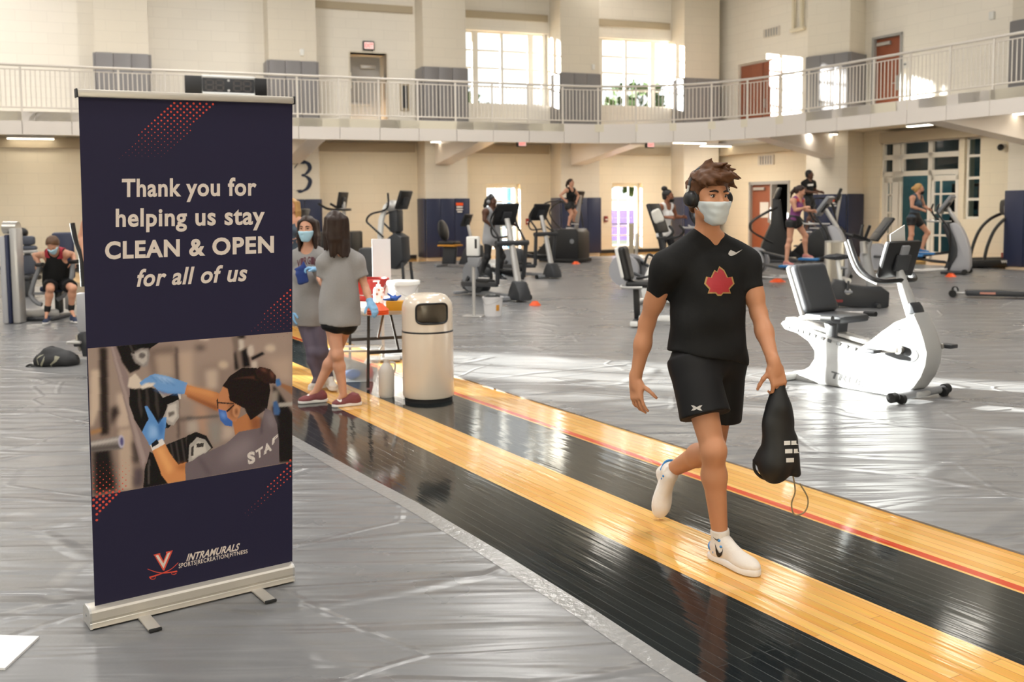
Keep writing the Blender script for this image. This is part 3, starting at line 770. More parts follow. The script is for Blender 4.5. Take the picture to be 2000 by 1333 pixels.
# ================================================================== BALCONY TRACK
B_OFF, R_OFF = 5.15, 4.55            # how far the balcony reaches from the back / right wall
def inter2(p, d, q, e):
    den = d.x * e.y - d.y * e.x; t = ((q.x - p.x) * e.y - (q.y - p.y) * e.x) / den; return p + d * t
kn = inter2(bw(0, B_OFF), BW_E, rw(0, R_OFF), RW_E)
tl = 3.9
T0, T1 = kn - BW_E * tl, kn + RW_E * tl
half_turn = math.acos(BW_E.dot(RW_E)) / 2
rad = tl / math.tan(half_turn)
cen = T0 + BW_N * rad
a0 = math.atan2((T0 - cen).y, (T0 - cen).x); a1 = math.atan2((T1 - cen).y, (T1 - cen).x)
if a1 > a0: a1 -= 2 * PI
EDGE = [T0 - BW_E * q for q in (16.5, 12, 8, 4)] + [cen + Vector((math.cos(a0 + (a1 - a0) * i / 14), math.sin(a0 + (a1 - a0) * i / 14), 0)) * rad for i in range(15)] + [T1 + RW_E * q for q in (4, 8, 13, 18)]
# walk along the edge
SEG = [(EDGE[i + 1] - EDGE[i]).length for i in range(len(EDGE) - 1)]
ELEN = sum(SEG)
def along(d):
    for i, L in enumerate(SEG):
        if d <= L or i == len(SEG) - 1:
            t = d / L; p = EDGE[i].lerp(EDGE[i + 1], t); e = (EDGE[i + 1] - EDGE[i]).normalized(); return p, e
        d -= L
FZ0, FZ1 = 3.42, 3.96
balc = thing('balcony', 'pale balcony running track round the hall at upper level', 'balcony', (kn.x, kn.y, 0))
K = Vector((kn.x, kn.y, 0))
deck = MB()
n = 60
prev = None
for i in range(n + 1):
    p, e = along(ELEN * i / n); out = Vector((-e.y, e.x, 0))
    w_ = min([5.12] + [(q_o - p).dot(q_n) / out.dot(q_n) - 0.02 for q_o, q_n in ((BW_O, BW_N), (RW_O, RW_N)) if out.dot(q_n) < -0.05])
    q = [p - K, p - K + out * w_]
    # stop at the corner of the walls
    cur = (q[0], q[1])
    if prev:
        a, b, c, d = prev[0], cur[0], cur[1], prev[1]
        z0, z1 = Vector((0, 0, 3.74)), Vector((0, 0, DECK - 0.005))
        deck.add([a + z0, b + z0, c + z0, d + z0, a + z1, b + z1, c + z1, d + z1], [(3, 2, 1, 0), (4, 5, 6, 7), (0, 1, 5, 4)])
    prev = cur
deck.build('deck', M_SOFFIT, balc, 0)
step = 1.06
posts = []
d = 0.4
while d < ELEN: posts.append(d); d += step
for i in range(len(posts) - 1):
    a, e = along(posts[i] + 0.006); b, _ = along(posts[i + 1] - 0.006); o2 = Vector((-e.y, e.x, 0)) * 0.05
    a -= K; b -= K
    z0, z1 = Vector((0, 0, FZ0)), Vector((0, 0, FZ1))
    MB().add([a + z0, b + z0, b + z0 + o2, a + z0 + o2, a + z1, b + z1, b + z1 + o2, a + z1 + o2], [(3, 2, 1, 0), (4, 5, 6, 7), (0, 1, 5, 4), (1, 2, 6, 5), (2, 3, 7, 6), (3, 0, 4, 7)]).build('fascia_panel', M_FASCIA, balc, 0)
bk = MB()
for i in range(n):
    a, e = along(ELEN * i / n); b, _ = along(ELEN * (i + 1) / n); o2 = Vector((-e.y, e.x, 0)); a = a - K + o2 * 0.06; b = b - K + o2 * 0.06
    bk.add([a + Vector((0, 0, FZ0 + 0.02)), b + Vector((0, 0, FZ0 + 0.02)), b + Vector((0, 0, FZ1 - 0.02)), a + Vector((0, 0, FZ1 - 0.02))], [(0, 1, 2, 3)])
bk.build('edge_beam', M_TAUPE, balc, 0)
# sloping brackets that carry the deck from the columns
def corbel(o, dirn, L, w=0.5, zc=2.98):
    e = Vector(dirn).normalized(); s_ = Vector((-e.y, e.x, 0)) * w / 2; o = Vector((o.x, o.y, 0)) - K
    a, b = o, o + e * L
    V = []
    for sg in (-1, 1):
        V += [a + s_ * sg + Vector((0, 0, zc)), a + s_ * sg + Vector((0, 0, 3.76)), b + s_ * sg + Vector((0, 0, 3.76)), b + s_ * sg + Vector((0, 0, FZ0 + 0.0))]
    MB().add(V, [(0, 1, 2, 3), (7, 6, 5, 4), (0, 3, 7, 4), (3, 2, 6, 7), (1, 5, 6, 2), (0, 4, 5, 1)]).build('corbel', M_FASCIA, balc, 0)
for s_ in (-9.4, -4.7, 0.0, 4.65):
    corbel(bw(s_, cd), BW_N, B_OFF - cd - 0.1)
corbel(c6, Vector((-0.72, -0.69, 0)), 3.5)
corbel(rw(5.9, cd), RW_N, R_OFF - cd - 0.1)
rail = thing('balcony_railing', 'white metal railing with thin balusters along the balcony edge', 'railing', (kn.x, kn.y, 0))
def edge_pts(z, inset=0.09, k_=90):
    out = []
    for i in range(k_ + 1):
        p, e = along(ELEN * i / k_); out.append(p - K + Vector((-e.y, e.x, 0)) * inset + Vector((0, 0, z)))
    return out
MB().tube(edge_pts(5.03), 0.032, 8).build('top_rail', M_WHITE, rail)
MB().tube(edge_pts(4.93), 0.014, 6).build('upper_rail', M_WHITE, rail)
MB().tube(edge_pts(4.06), 0.02, 6).build('bottom_rail', M_WHITE, rail)
post0 = None
for d in posts:
    p, e = along(d); p = p - K + Vector((-e.y, e.x, 0)) * 0.09
    if post0 is None:
        post0 = MB().box((0, 0, 4.5), (0.05, 0.03, 1.08)).build('post', M_WHITE, rail, 0); o = post0
    else:
        o = post0.copy(); COL.objects.link(o); o.parent = rail
    o.location = p; o.rotation_euler = (0, 0, math.atan2(e.y, e.x))
rest = MB(); spots = []
d = 0.4
while d < ELEN - 0.1:
    if min(abs(d - q) for q in posts) > 0.05: spots.append(d)
    d += 0.106
nb = 0; b0 = None
for d in spots[::-1]:
    p, e = along(d); p = p - K + Vector((-e.y, e.x, 0)) * 0.09
    seen_ = p.y + K.y > 19.5
    if seen_ and nb < 96:
        nb += 1
        if b0 is None: b0 = MB().cyl((0, 0, 4.06), (0, 0, 4.93), 0.0125, 8).build('baluster', M_WHITE, rail); o = b0
        else: o = b0.copy(); COL.objects.link(o); o.parent = rail
        o.location = p
    else: rest.cyl(p + Vector((0, 0, 4.06)), p + Vector((0, 0, 4.93)), 0.0125, 6)
ro = rest.build('baluster', M_WHITE, rail); ro['kind'] = 'stuff'
# lamps under the balcony
ul = None
for i, (px, py) in enumerate(((878, 277), (1145, 285), (1347, 279), (1398, 285), (1603, 264), (1810, 243), (1985, 222), (60, 270), (480, 280), (250, 275), (690, 281))):
    p = at(px, py, z=3.66)
    e = BW_A if px < 1400 else RW_A
    if ul is None:
        ul = thing('strip_light', 'lit strip lamp fixed under the balcony', 'lamp', p, e, 'strip lamps under the balcony')
        MB().box((0, 0, 0.03), (1.2, 0.2, 0.08), 0.01).build('housing', M_LAMPHOUSING, ul)
        MB().box((0, 0, -0.02), (1.16, 0.16, 0.02)).build('diffuser', M_LIGHT, ul)
    else: dup(ul, p, e, ul['label'])
for (px, py, lab) in ((1060, 300, 0), (300, 300, 0), (760, 300, 0), (1500, 300, 0), (1820, 280, 0)):
    pass
# spill of those strips on the lower wall
for s_ in (-16, -11.7, -7.0, -2.3, 2.3, 7.0):
    ld = bpy.data.lights.new('strip_light', 'AREA'); ld.shape = 'RECTANGLE'; ld.size = 1.2; ld.size_y = 0.16; ld.energy = 62; ld.color = (1, 0.92, 0.80)
    lo = bpy.data.objects.new('strip_light', ld); COL.objects.link(lo); lo.location = bw(s_, 2.6, 3.6); lo.rotation_euler = (0, 0, BW_A)
for s_ in (-4.5, -0.5, 3.5, 8):
    ld = bpy.data.lights.new('strip_light', 'AREA'); ld.shape = 'RECTANGLE'; ld.size = 1.2; ld.size_y = 0.16; ld.energy = 62; ld.color = (1, 0.92, 0.80)
    lo = bpy.data.objects.new('strip_light', ld); COL.objects.link(lo); lo.location = rw(s_, 2.4, 3.6); lo.rotation_euler = (0, 0, RW_A)

# ================================================================== SMALL WALL FIXTURES
def wall_thing(name, label, cat, fn, wo, wa, px, py, d=0.0, group=None):
    s_, z = fn(px, py); t = thing(name, label, cat, group=group)
    e = BW_E if fn is bpx else RW_E; nn = BW_N if fn is bpx else RW_N
    p = wo + e * s_ + nn * d; t.location = (p.x, p.y, z); t.rotation_euler = (0, 0, wa); return t
XZ = Matrix.Identity(4)
def fr(x, y, z): return Matrix.Translation((x, y, z))
M_EXIT = mat('exit red lit', '#d8413a', 0.5, emit=('#e8504a', 1.0))
t = wall_thing('exit_sign', 'small EXIT sign in a dark frame above the grey steel door', 'sign', bpx, BW_O, BW_A, 719, 90)
MB().box((0, -0.05, 0), (0.36, 0.1, 0.28), 0.02).build('case', M_DARK, t)
MB().box((0, -0.102, 0), (0.29, 0.01, 0.2)).build('face', mat('exit face', '#e9c9c4', 0.5, emit=('#f6d5d0', 0.5)), t)
lettering('EXIT', 0.17, fr(0, -0.11, 0), M_EXIT, 'exit_letters', t, 0.02, fit=(0.25, 0.13))
for px, py, lb in ((995, 285, 'EXIT sign box under the balcony above the left glass door'), (1240, 287, 'EXIT sign box under the balcony above the right glass door')):
    t = wall_thing('exit_sign', lb, 'sign', bpx, BW_O, BW_A, px, py, 1.0)
    MB().box((0, -0.05, 0), (0.34, 0.1, 0.2), 0.02).build('case', M_DARK, t)
    MB().box((0.02, -0.102, 0), (0.25, 0.01, 0.14)).build('face', mat('exit face', '#e9c9c4', 0.5), t)
    lettering('EXIT', 0.1, fr(0.02, -0.11, 0), M_EXIT, 'exit_letters', t, 0.02, fit=(0.2, 0.09))
    MB().cyl((0, -0.05, 0.1), (0, -0.05, 0.25), 0.015, 8).build('stem', M_DARK, t)
def vent(px, py, w, h, lb):
    t = wall_thing('air_vent', lb, 'vent', rpx, RW_O, RW_A, px, py)
    MB().box((0, -0.01, 0), (w, 0.02, h)).build('backing', M_GREY, t)
    f = MB()
    for x in (-w / 2, w / 2): f.box((x, -0.02, 0), (0.03, 0.04, h))
    for z in (-h / 2, h / 2): f.box((0, -0.02, z), (w, 0.04, 0.03))
    f.build('frame', M_WHITE, t)
    for i in range(6): MB().box((-w / 2 + (i + 0.5) * w / 6, -0.025, 0), (w / 14, 0.03, h)).build('slat', M_WHITE, t)
vent(1508, 63, 0.75, 0.27, 'white louvred air vent high above the brown double door')
vent(1497, 313, 0.75, 0.3, 'white louvred air vent above the lower brown door')
t = wall_thing('downpipe', 'cream square downpipe on the wall right of the high air vent', 'downpipe', rpx, RW_O, RW_A, 1562, 30)
f = MB()
for x in (-0.16, 0.2): f.box((x, -0.1, 1.35), (0.09, 0.09, 3.5))
f.build('pipe', M_SOFFIT, t); MB().box((0.02, -0.1, -0.45), (0.6, 0.14, 0.1), 0.02).build('foot', M_SOFFIT, t)
def camera_dome(fn, wo, wa, px, py, lb, d=0.0):
    t = wall_thing('security_camera', lb, 'camera', fn, wo, wa, px, py, d)
    MB().box((0, -0.06, 0.04), (0.14, 0.12, 0.1), 0.03).build('housing', M_WHITEP, t)
    MB().ball((0, -0.15, 0), 0.085, 16).build('dome', M_BLACK, t)
camera_dome(rpx, RW_O, RW_A, 1962, 288, 'white dome security camera under the balcony at the right')
camera_dome(bpx, BW_O, BW_A, 1089, 56, 'small dark security camera high beside the first tall window', 0.15)
def call_box(px, py, lb, fn=bpx, wo=BW_O, wa=BW_A, m=None):
    t = wall_thing('alarm_pull', lb, 'fire alarm', fn, wo, wa, px, py)
    MB().box((0, -0.03, 0), (0.13, 0.06, 0.2), 0.01).build('case', m or M_RED, t); MB().box((0, -0.065, -0.02), (0.09, 0.02, 0.05)).build('lever', M_LABELW, t)
call_box(1030, 433, 'dark red fire alarm pull right of the left glass door')
call_box(1183, 428, 'dark red fire alarm pull left of the right glass door')
t = wall_thing('wall_box', 'small white box fixed on the column above the grey pads near the scoreboard', 'wall box', bpx, BW_O, BW_A, 580, 111, cd)
MB().box((0, -0.04, 0), (0.12, 0.08, 0.2), 0.02).build('case', M_WHITEP, t)
t = wall_thing('wall_box', 'small white box fixed on the column between the tall windows', 'wall box', bpx, BW_O, BW_A, 1136, 138, cd)
MB().box((0, -0.04, 0), (0.1, 0.08, 0.18), 0.02).build('case', M_WHITEP, t)
t = wall_thing('wall_box', 'white box fixed on the column at the upper right corner', 'wall box', rpx, RW_O, RW_A, 1986, 36, cd)
MB().box((0, -0.05, 0), (0.14, 0.1, 0.2), 0.02).build('case', M_WHITEP, t)
t = wall_thing('wall_plate', 'small white notice plate right of the upper single brown door', 'sign', rpx, RW_O, RW_A, 1769, 127)
MB().box((0, -0.01, 0), (0.2, 0.02, 0.18)).build('plate', M_LABELW, t); MB().box((0, -0.022, 0.02), (0.12, 0.004, 0.05)).build('print', M_GREY, t)
t = wall_thing('fire_extinguisher_cabinet', 'brown fire cabinet recessed in the wall right of the grey steel door', 'cabinet', bpx, BW_O, BW_A, 790, 190)
MB().box((0, -0.04, 0), (0.3, 0.08, 0.85), 0.01).build('case', M_TAUPE, t); MB().box((0, -0.085, 0), (0.16, 0.02, 0.7)).build('glass', M_DARK, t)
# big painted 3
t = wall_thing('wall_numeral', 'big navy numeral 3 painted on the column above the padding', 'numeral', bpx, BW_O, BW_A, 583, 347, cd)
A = smooth_path([(-0.26, 0, 0.24), (-0.12, 0, 0.41), (0.12, 0, 0.41), (0.2, 0, 0.25), (0.08, 0, 0.08), (-0.05, 0, 0.04), (0.1, 0, 0.0), (0.2, 0, -0.14), (0.1, 0, -0.36), (-0.12, 0, -0.44), (-0.34, 0, -0.38)], 6)
Vv = []; Ff = []
for i, p in enumerate(A):
    tt = i / (len(A) - 1); w_ = 0.012 + 0.05 * abs(math.sin(tt * 2 * PI)) ** 0.7
    dd = (A[min(i + 1, len(A) - 1)] - A[max(i - 1, 0)]).normalized(); nn = Vector((-dd.z, 0, dd.x))
    nn = (Vector((1, 0, 0.15)) * 0.7 + nn * 0.3).normalized() if abs(nn.x) > 0.2 else nn
    for sg in (-1, 1): Vv.append(p * 1.0 + nn * w_ * sg + Vector((0, -0.012, 0)))
    if i: b = 2 * i; Ff.append((b - 2, b, b + 1, b - 1))
link_mesh('numeral', Vv, Ff, mat('numeral navy', '#1c2742', 0.5), t, 0)
# notices on pads
M_PAPER = mat('paper orange and white', '#c9b9b4', 0.6)
def pad_notice(fn, wo, wa, px, py, d, lb):
    t = wall_thing('pad_notice', lb, 'notice', fn, wo, wa, px, py, d)
    MB().box((0, -0.006, 0), (0.28, 0.012, 0.36)).build('sheet', M_NAVYPAD, t)
    for z, h, c, w_ in ((0.11, 0.09, M_ORANGE, 0.24), (0.02, 0.05, M_LABELW, 0.2), (-0.06, 0.04, M_LABELW, 0.22), (-0.13, 0.04, M_LABELW, 0.16)):
        MB().box((0, -0.014, z), (w_, 0.006, h)).build('print', c, t)
pad_notice(bpx, BW_O, BW_A, 880, 406, cd + 0.06, 'small orange and white notice on the navy padding left of the left glass door')
p = on_plane(1630, 398, c6, Vector((-0.72, -0.69, 0)))
t = thing('pad_notice', 'small orange and white notice on the navy padding in the room corner', 'notice', p + Vector((-0.72, -0.69, 0)).normalized() * 0.08, A6)
MB().box((0, -0.006, 0), (0.28, 0.012, 0.36)).build('sheet', M_NAVYPAD, t)
for z, h, c, w_ in ((0.11, 0.09, M_ORANGE, 0.24), (0.02, 0.05, M_LABELW, 0.2), (-0.06, 0.04, M_LABELW, 0.22)): MB().box((0, -0.014, z), (w_, 0.006, h)).build('print', c, t)
# scoreboard on the railing
pl, pr = at(361, 168, Y=24.35), at(521, 168, Y=25.15)
mid = (pl + pr) / 2; L = (pr - pl).length; ang = math.atan2((pr - pl).y, (pr - pl).x)
px_m = FPX / mid.y
t = thing('scoreboard', 'black digital scoreboard clock with white rimmed display hung on the railing', 'scoreboard', mid, ang)
hh = 34 / px_m
MB().box((0, 0, 0), (L, 0.1, hh), 0.01).build('board', M_BLACK, t)
cxs = (444 - 441) / px_m; dw = 98 / px_m; dh = 32 / px_m
q = MB().tube([(cxs - dw / 2, -0.08, -dh / 2), (cxs + dw / 2, -0.08, -dh / 2), (cxs + dw / 2, -0.08, dh / 2), (cxs - dw / 2, -0.08, dh / 2)], 0.04, 8, closed=True)
q.build('display_rim', M_WHITEP, t)
MB().box((cxs, -0.06, 0), (dw, 0.05, dh), 0.01).build('display', M_DARK, t)
M_SEG = mat('unlit digit segment', '#55504e', 0.5)
for k_, ox in enumerate((-0.36, -0.17, 0.17, 0.36)):
    q = MB(); W2, H2 = dw * 0.07, dh * 0.30
    for z in (-H2, 0, H2): q.box((cxs + ox * dw, -0.09, z), (W2 * 1.5, 0.01, 0.035))
    for sx in (-1, 1):
        for z in (-H2 / 2, H2 / 2): q.box((cxs + ox * dw + sx * W2, -0.09, z), (0.035, 0.01, H2 * 0.8))
    q.build('digit', M_SEG, t, 0)
q = MB()
for z in (-0.3, 0.3): q.disc((cxs, -0.092, z * dh), 0.03, 12)
q.build('colon', M_LABELW, t, 0)

# ================================================================== OUTSIDE THE WINDOWS
M_GRASS = mat('lawn', '#3a4126', 0.9, noise=0.4)
g = MB().poly([(-60, 25, -0.2), (60, 25, -0.2), (60, 140, -0.2), (-60, 140, -0.2)]).build('ground_outside', M_GRASS, smooth=0)
structure(g)
o = MB().poly([(-3, 37, -0.15), (30, 40, -0.15), (34, 52, -0.15), (-3, 46, -0.15)]).build('path_outside', mat('paving', '#5a5750', 0.8), smooth=0); structure(o)
M_LEAF = mat('leaves', '#3c5222', 0.7, noise=0.5, bump=(8, 1.0)); M_BARK = mat('bark', '#5c4a3a', 0.9)
rnd = random.Random(5)
for i, (x, y, h_) in enumerate(((-3, 58, 9), (2.5, 62, 8), (7, 56, 9), (11, 60, 8), (14.5, 55, 10), (20, 62, 9))):
    t = thing('tree', 'green leafy tree standing outside beyond the glass doors', 'tree', (x, y, -0.2), 0, 'trees outside')
    MB().tube([(0, 0, 0), (0.1, 0, h_ * 0.35), (0, 0.1, h_ * 0.6)], [0.3, 0.2, 0.08], 10).build('trunk', M_BARK, t)
    cr = MB()
    for _ in range(420):
        a = rnd.uniform(0, 6.28); b = rnd.uniform(-1, 1); r_ = rnd.uniform(0.4, 1) ** 0.5
        c = Vector((math.cos(a) * (1 - b * b) ** 0.5, math.sin(a) * (1 - b * b) ** 0.5, b)); c = Vector((c.x * 2.3, c.y * 2.3, c.z * h_ * 0.36)) * r_ + Vector((0, 0, h_ * 0.62))
        q = [Vector((rnd.gauss(0, 1), rnd.gauss(0, 1), rnd.gauss(0, 1))).normalized() * 0.34 for _ in range(2)]
        cr.add([c - q[0], c - q[1], c + q[0], c + q[1]], [(0, 1, 2, 3)])
    cr.build('crown', M_LEAF, t, 0)
t = thing('yard_sign', 'purple panel board standing outside beyond the right glass door', 'board', bw(7.8, -2.2, -0.1) if False else at(1216, 470, Y=38), BW_A)
t.location.z = 0
MB().box((0, 0, 0.75), (1.0, 0.05, 0.85)).build('panel', mat('purple panel', '#42388a', 0.5), t); MB().box((0, 0.03, 1.32), (1.0, 0.05, 0.28)).build('header', mat("purple panel", "#42388a"), t)
q = MB()
for x in (-0.52, 0.52): q.box((x, 0, 0.75), (0.05, 0.06, 1.5))
q.build('posts', M_WHITE, t)
t = thing('outdoor_post', 'blue post standing outside beyond the left glass door', 'post', at(990, 440, Y=39), 0); t.location.z = -0.2
MB().cyl((0, 0, 0), (0, 0, 4), 0.16, 14).build('shaft', mat('blue post', '#2a668f', 0.5), t); MB().box((0, 0, 0.05), (0.5, 0.5, 0.1)).build('base', M_GREY, t)

# ================================================================== BANNER STAND
PL, PR = at(181, 1233, z=0.009), at(573, 1139, z=0.009)
B_DIR = (PR - PL).normalized(); B_NRM = Vector((B_DIR.y, -B_DIR.x, 0))       # towards the reader
ban = thing('banner_stand', 'tall navy roll-up banner reading Thank you for helping us stay clean and open', 'banner', (PL + PR) / 2)
BO = Vector(ban.location)
FAB_O = PL - B_NRM * 0.035                                                   # plane of the printed fabric
def bp(px, py, off=0.0): return on_plane(px, py, FAB_O, B_NRM) + B_NRM * off - BO
M_NAVY = mat('banner navy print', '#211e37', 0.62, spec=0.25, bump=(3, 0.06))
M_CREAM = mat('cream print', '#d6c9be', 0.6, spec=0.2)
M_DOT = mat('coral dot print', '#d2503f', 0.6, spec=0.2)
M_DOTD = mat('dark dot print', '#7c3a40', 0.6, spec=0.2)
cTL, cTR, cBR, cBL = bp(153, 187), bp(571, 201), bp(571, 1121), bp(186, 1206)
th = B_NRM * -0.0015
MB().add([cTL, cTR, cBR, cBL, cTL + th, cTR + th, cBR + th, cBL + th], [(3, 2, 1, 0), (4, 5, 6, 7), (0, 1, 5, 4), (1, 2, 6, 5), (2, 3, 7, 6), (3, 0, 4, 7)]).build('banner_fabric', M_NAVY, ban, 0)
q = MB()
a, b = bp(150, 182), bp(572, 196.5)
q.bar(a, b, 0.03, 0.03, 0.006, up=(0, 0, 1)); q.build('top_rail', M_SATIN, ban)
q = MB()
for e, sx in ((a, -1), (b, 1)): q.bar(e, e + (b - a).normalized() * 0.006 * sx, 0.033, 0.034, 0.002)
q.build('rail_cap', M_DARK, ban)
# base cassette: rounded profile drawn along the base
prof = [(0.0, 0.012), (0.003, 0.0), (-0.115, 0.0), (-0.12, 0.02), (-0.11, 0.055), (-0.08, 0.075), (-0.028, 0.075), (-0.006, 0.068), (0.0, 0.06), (0.0, 0.03), (-0.004, 0.027), (-0.004, 0.021), (0.0, 0.018)]
L_ = (PR - PL).length
def along_base(s_, d, z): return PL + B_DIR * s_ + B_NRM * d + Vector((0, 0, z)) - BO
v = [along_base(s_, d, z + 0.008) for s_ in (0.0, L_) for d, z in prof]; n_ = len(prof)
f = [tuple(range(n_)), tuple(range(2 * n_ - 1, n_ - 1, -1))] + [((i + 1) % n_, i, n_ + i, n_ + (i + 1) % n_) for i in range(n_)]
link_mesh('base', v, f, M_SATIN, ban, 25)
for s_ in (0, L_):
    sg = -1 if s_ == 0 else 1
    v = [along_base(s_ + sg * e, d * 1.03, z * 1.04 + 0.006) for e in (0.0, 0.008) for d, z in prof]
    o = link_mesh('end_cap', v, [tuple(range(n_)), tuple(range(2 * n_ - 1, n_ - 1, -1))] + [((i + 1) % n_, i, n_ + i, n_ + (i + 1) % n_) for i in range(n_)], M_SILVER, ban, 25)
    MB().cyl(along_base(s_ + sg * 0.008, -0.06, 0.045), along_base(s_ + sg * 0.011, -0.06, 0.045), 0.006, 10).build('screw', M_GREY, o)
for fx in (0.235, 0.80):
    c0 = along_base(fx * L_, 0.0, 0)
    M = frame(c0, B_DIR, (0, 0, 1))
    ft = MB().box((0, -0.03, 0.008), (0.048, 0.25, 0.010), 0.003, M=M).build('foot', M_SATIN, ban)
    MB().box((0, -0.157, 0.008), (0.05, 0.012, 0.013), 0.004, M=M).build('foot_cap', M_BLACKR, ft)
MB().cyl(along_base(L_ * 0.5, -0.07, 0.07), (bp(362, 190) - B_NRM * 0.03), 0.008, 10).build('pole', M_CHROME, ban)
# text lines, each fitted to its place on the fabric
def print_line(txt, quad, m, name, bold=0.03, shear=0.0, off=0.0006, spacing=1.0, caps=False):
    V, Fs = lettering(txt, 1.0, None, m, bold=bold, shear=shear, as_mb=True, spacing=spacing, align='LEFT')
    xs = [p[0] for p in V]; x0, x1 = min(xs), max(xs); y1 = max(p[2] for p in V)
    if caps: y1 *= 0.74
    (tl, tr, br, bl) = [Vector((*c, 0)) for c in quad]
    out = []
    for x, _, y in V:
        u = (x - x0) / (x1 - x0); w = y / y1
        p = (bl.lerp(br, u)).lerp(tl.lerp(tr, u), w); out.append(bp(p.x, p.y, off))
    return link_mesh(name, out, Fs, m, ban, 0)
print_line('Thank you for', [(238, 349), (501, 346.5), (501, 381), (238, 384)], M_CREAM, 'text_line', 0.027, spacing=1.07)
print_line('helping us stay', [(226, 408), (517, 403), (517, 437.5), (226, 442.5)], M_CREAM, 'text_line', 0.027, spacing=1.07)
print_line('CLEAN & OPEN', [(205, 472), (535, 460.5), (535, 492.5), (205, 505.5)], M_CREAM, 'text_line', 0.036, spacing=1.1)
print_line('for all of us', [(267, 526), (483, 515.5), (483, 548), (267, 559.5)], M_CREAM, 'text_line', 0.026, 0.22, spacing=1.07)
print_line('INTRAMURALS', [(366, 1082.5), (469, 1061), (466.5, 1074.8), (363.5, 1096.8)], M_CREAM, 'text_line', 0.03, 0.2, spacing=1.05)
print_line('SPORTS|RECREATION|FITNESS', [(349, 1104), (483.5, 1075.3), (483.5, 1080.6), (349, 1110.6)], M_CREAM, 'text_line', 0.018, 0, 0.0006, 1.12, True)
# emblem: outlined V over two crossed sabres
def zc(x, y): return (280 + x * 0.11, 1050 + y * 0.11)
def flat(polys, m, name, off):
    q = MB()
    for P in polys: q.poly([bp(*zc(*p), off) for p in P][::-1])
    return q.build(name, m, ban, 0)
flat([[(175, 312), (298, 280), (300, 315), (355, 420), (408, 290), (398, 262), (522, 232), (505, 275), (372, 590), (350, 592), (200, 335)]], M_DOT, 'emblem_outline', 0.0005)
flat([[(215, 325), (262, 312), (355, 465), (430, 285), (480, 262), (358, 552)]], M_CREAM, 'emblem_letter', 0.0009)
def ribbon(pts, w):
    P = smooth_path([(x, 0, y) for x, y in pts], 6); out = []; m_ = len(P)
    for i in range(m_ - 1):
        d = (P[i + 1] - P[i]).normalized(); nn = Vector((-d.z, 0, d.x)); wa, wb = [w * (0.3 + 0.7 * (j / m_)) for j in (i, i + 1)]
        out.append([((P[i] + nn * wa).x, (P[i] + nn * wa).z), ((P[i + 1] + nn * wb).x, (P[i + 1] + nn * wb).z), ((P[i + 1] - nn * wb).x, (P[i + 1] - nn * wb).z), ((P[i] - nn * wa).x, (P[i] - nn * wa).z)])
    return out
flat(ribbon([(75, 565), (200, 610), (340, 635), (480, 622), (600, 605)], 14) + ribbon([(500, 615), (500, 650), (545, 660), (585, 640)], 9) +
     ribbon([(620, 450), (500, 560), (380, 620), (250, 670), (105, 715)], 14) + ribbon([(215, 690), (205, 735), (150, 745), (115, 720)], 9), M_DOT, 'emblem_sabres', 0.0007)
# halftone dots
def dots(rows, x_of, rad_of, m, name, off=0.0007, step=12.6):
    q = MB(); k_ = 0
    for i, y in enumerate(rows):
        xa, xb, sl = x_of(y)
        x = xa - (xa % step) + (i % 2) * step / 2
        while x <= xb:
            yy = y + (x - xa) * sl
            r_ = rad_of(x, yy)
            if x >= xa and r_ > 0.25:
                c = bp(x, yy, off); s_ = r_ / 500
                q.disc(c, s_, 8, nrm=B_NRM)
            x += step
    return q.build(name, m, ban, 0)
rw_ = lambda a, b, s_: [a + s_ * i for i in range(int((b - a) / s_) + 1)]
dots(rw_(201, 316, 5.7), lambda y: (332 - (y - 200) * 0.97, 419 - (y - 200) * 0.9, 0.03), lambda x, y: 2.5 * (1 - (y - 200) / 122), M_DOT, 'dot_pattern')
dots(rw_(556, 648, 5.7), lambda y: (571 - (y - 553) * 0.92, 570, -0.06), lambda x, y: 2.5 * (1 - (y - 553) / 118), M_DOT, 'dot_pattern')
dots(rw_(960, 1025, 5.7), lambda y: (181 + (y - 960) * 0.05, 236 - (y - 966) * 0.9, -0.1), lambda x, y: 2.6 if y > 966 - (x - 181) * 0.12 else 0, M_DOT, 'dot_pattern')
dots(rw_(900, 1010, 5.7), lambda y: (569 - (y - 895) * 0.84, min(570, 571 - (y - 935) * 1.05), -0.1), lambda x, y: 2.5 * (1 - (y - 900) / 125), M_DOT, 'dot_pattern')
dots(rw_(905, 968, 5.7), lambda y: (180, 262 - (y - 905) * 0.3, -0.1), lambda x, y: 1.9 * max(0, (y - 880) / 90) if y < 966 - (x - 181) * 0.16 else 0, M_DOT, 'dot_pattern', 0.0012)
dots(rw_(650, 668, 5.7), lambda y: (485, 565, -0.06), lambda x, y: 1.3 * (1 - (y - 640) / 32) if y > 657 - (x - 485) * 0.08 else 0, M_DOTD, 'dot_pattern', 0.0012)

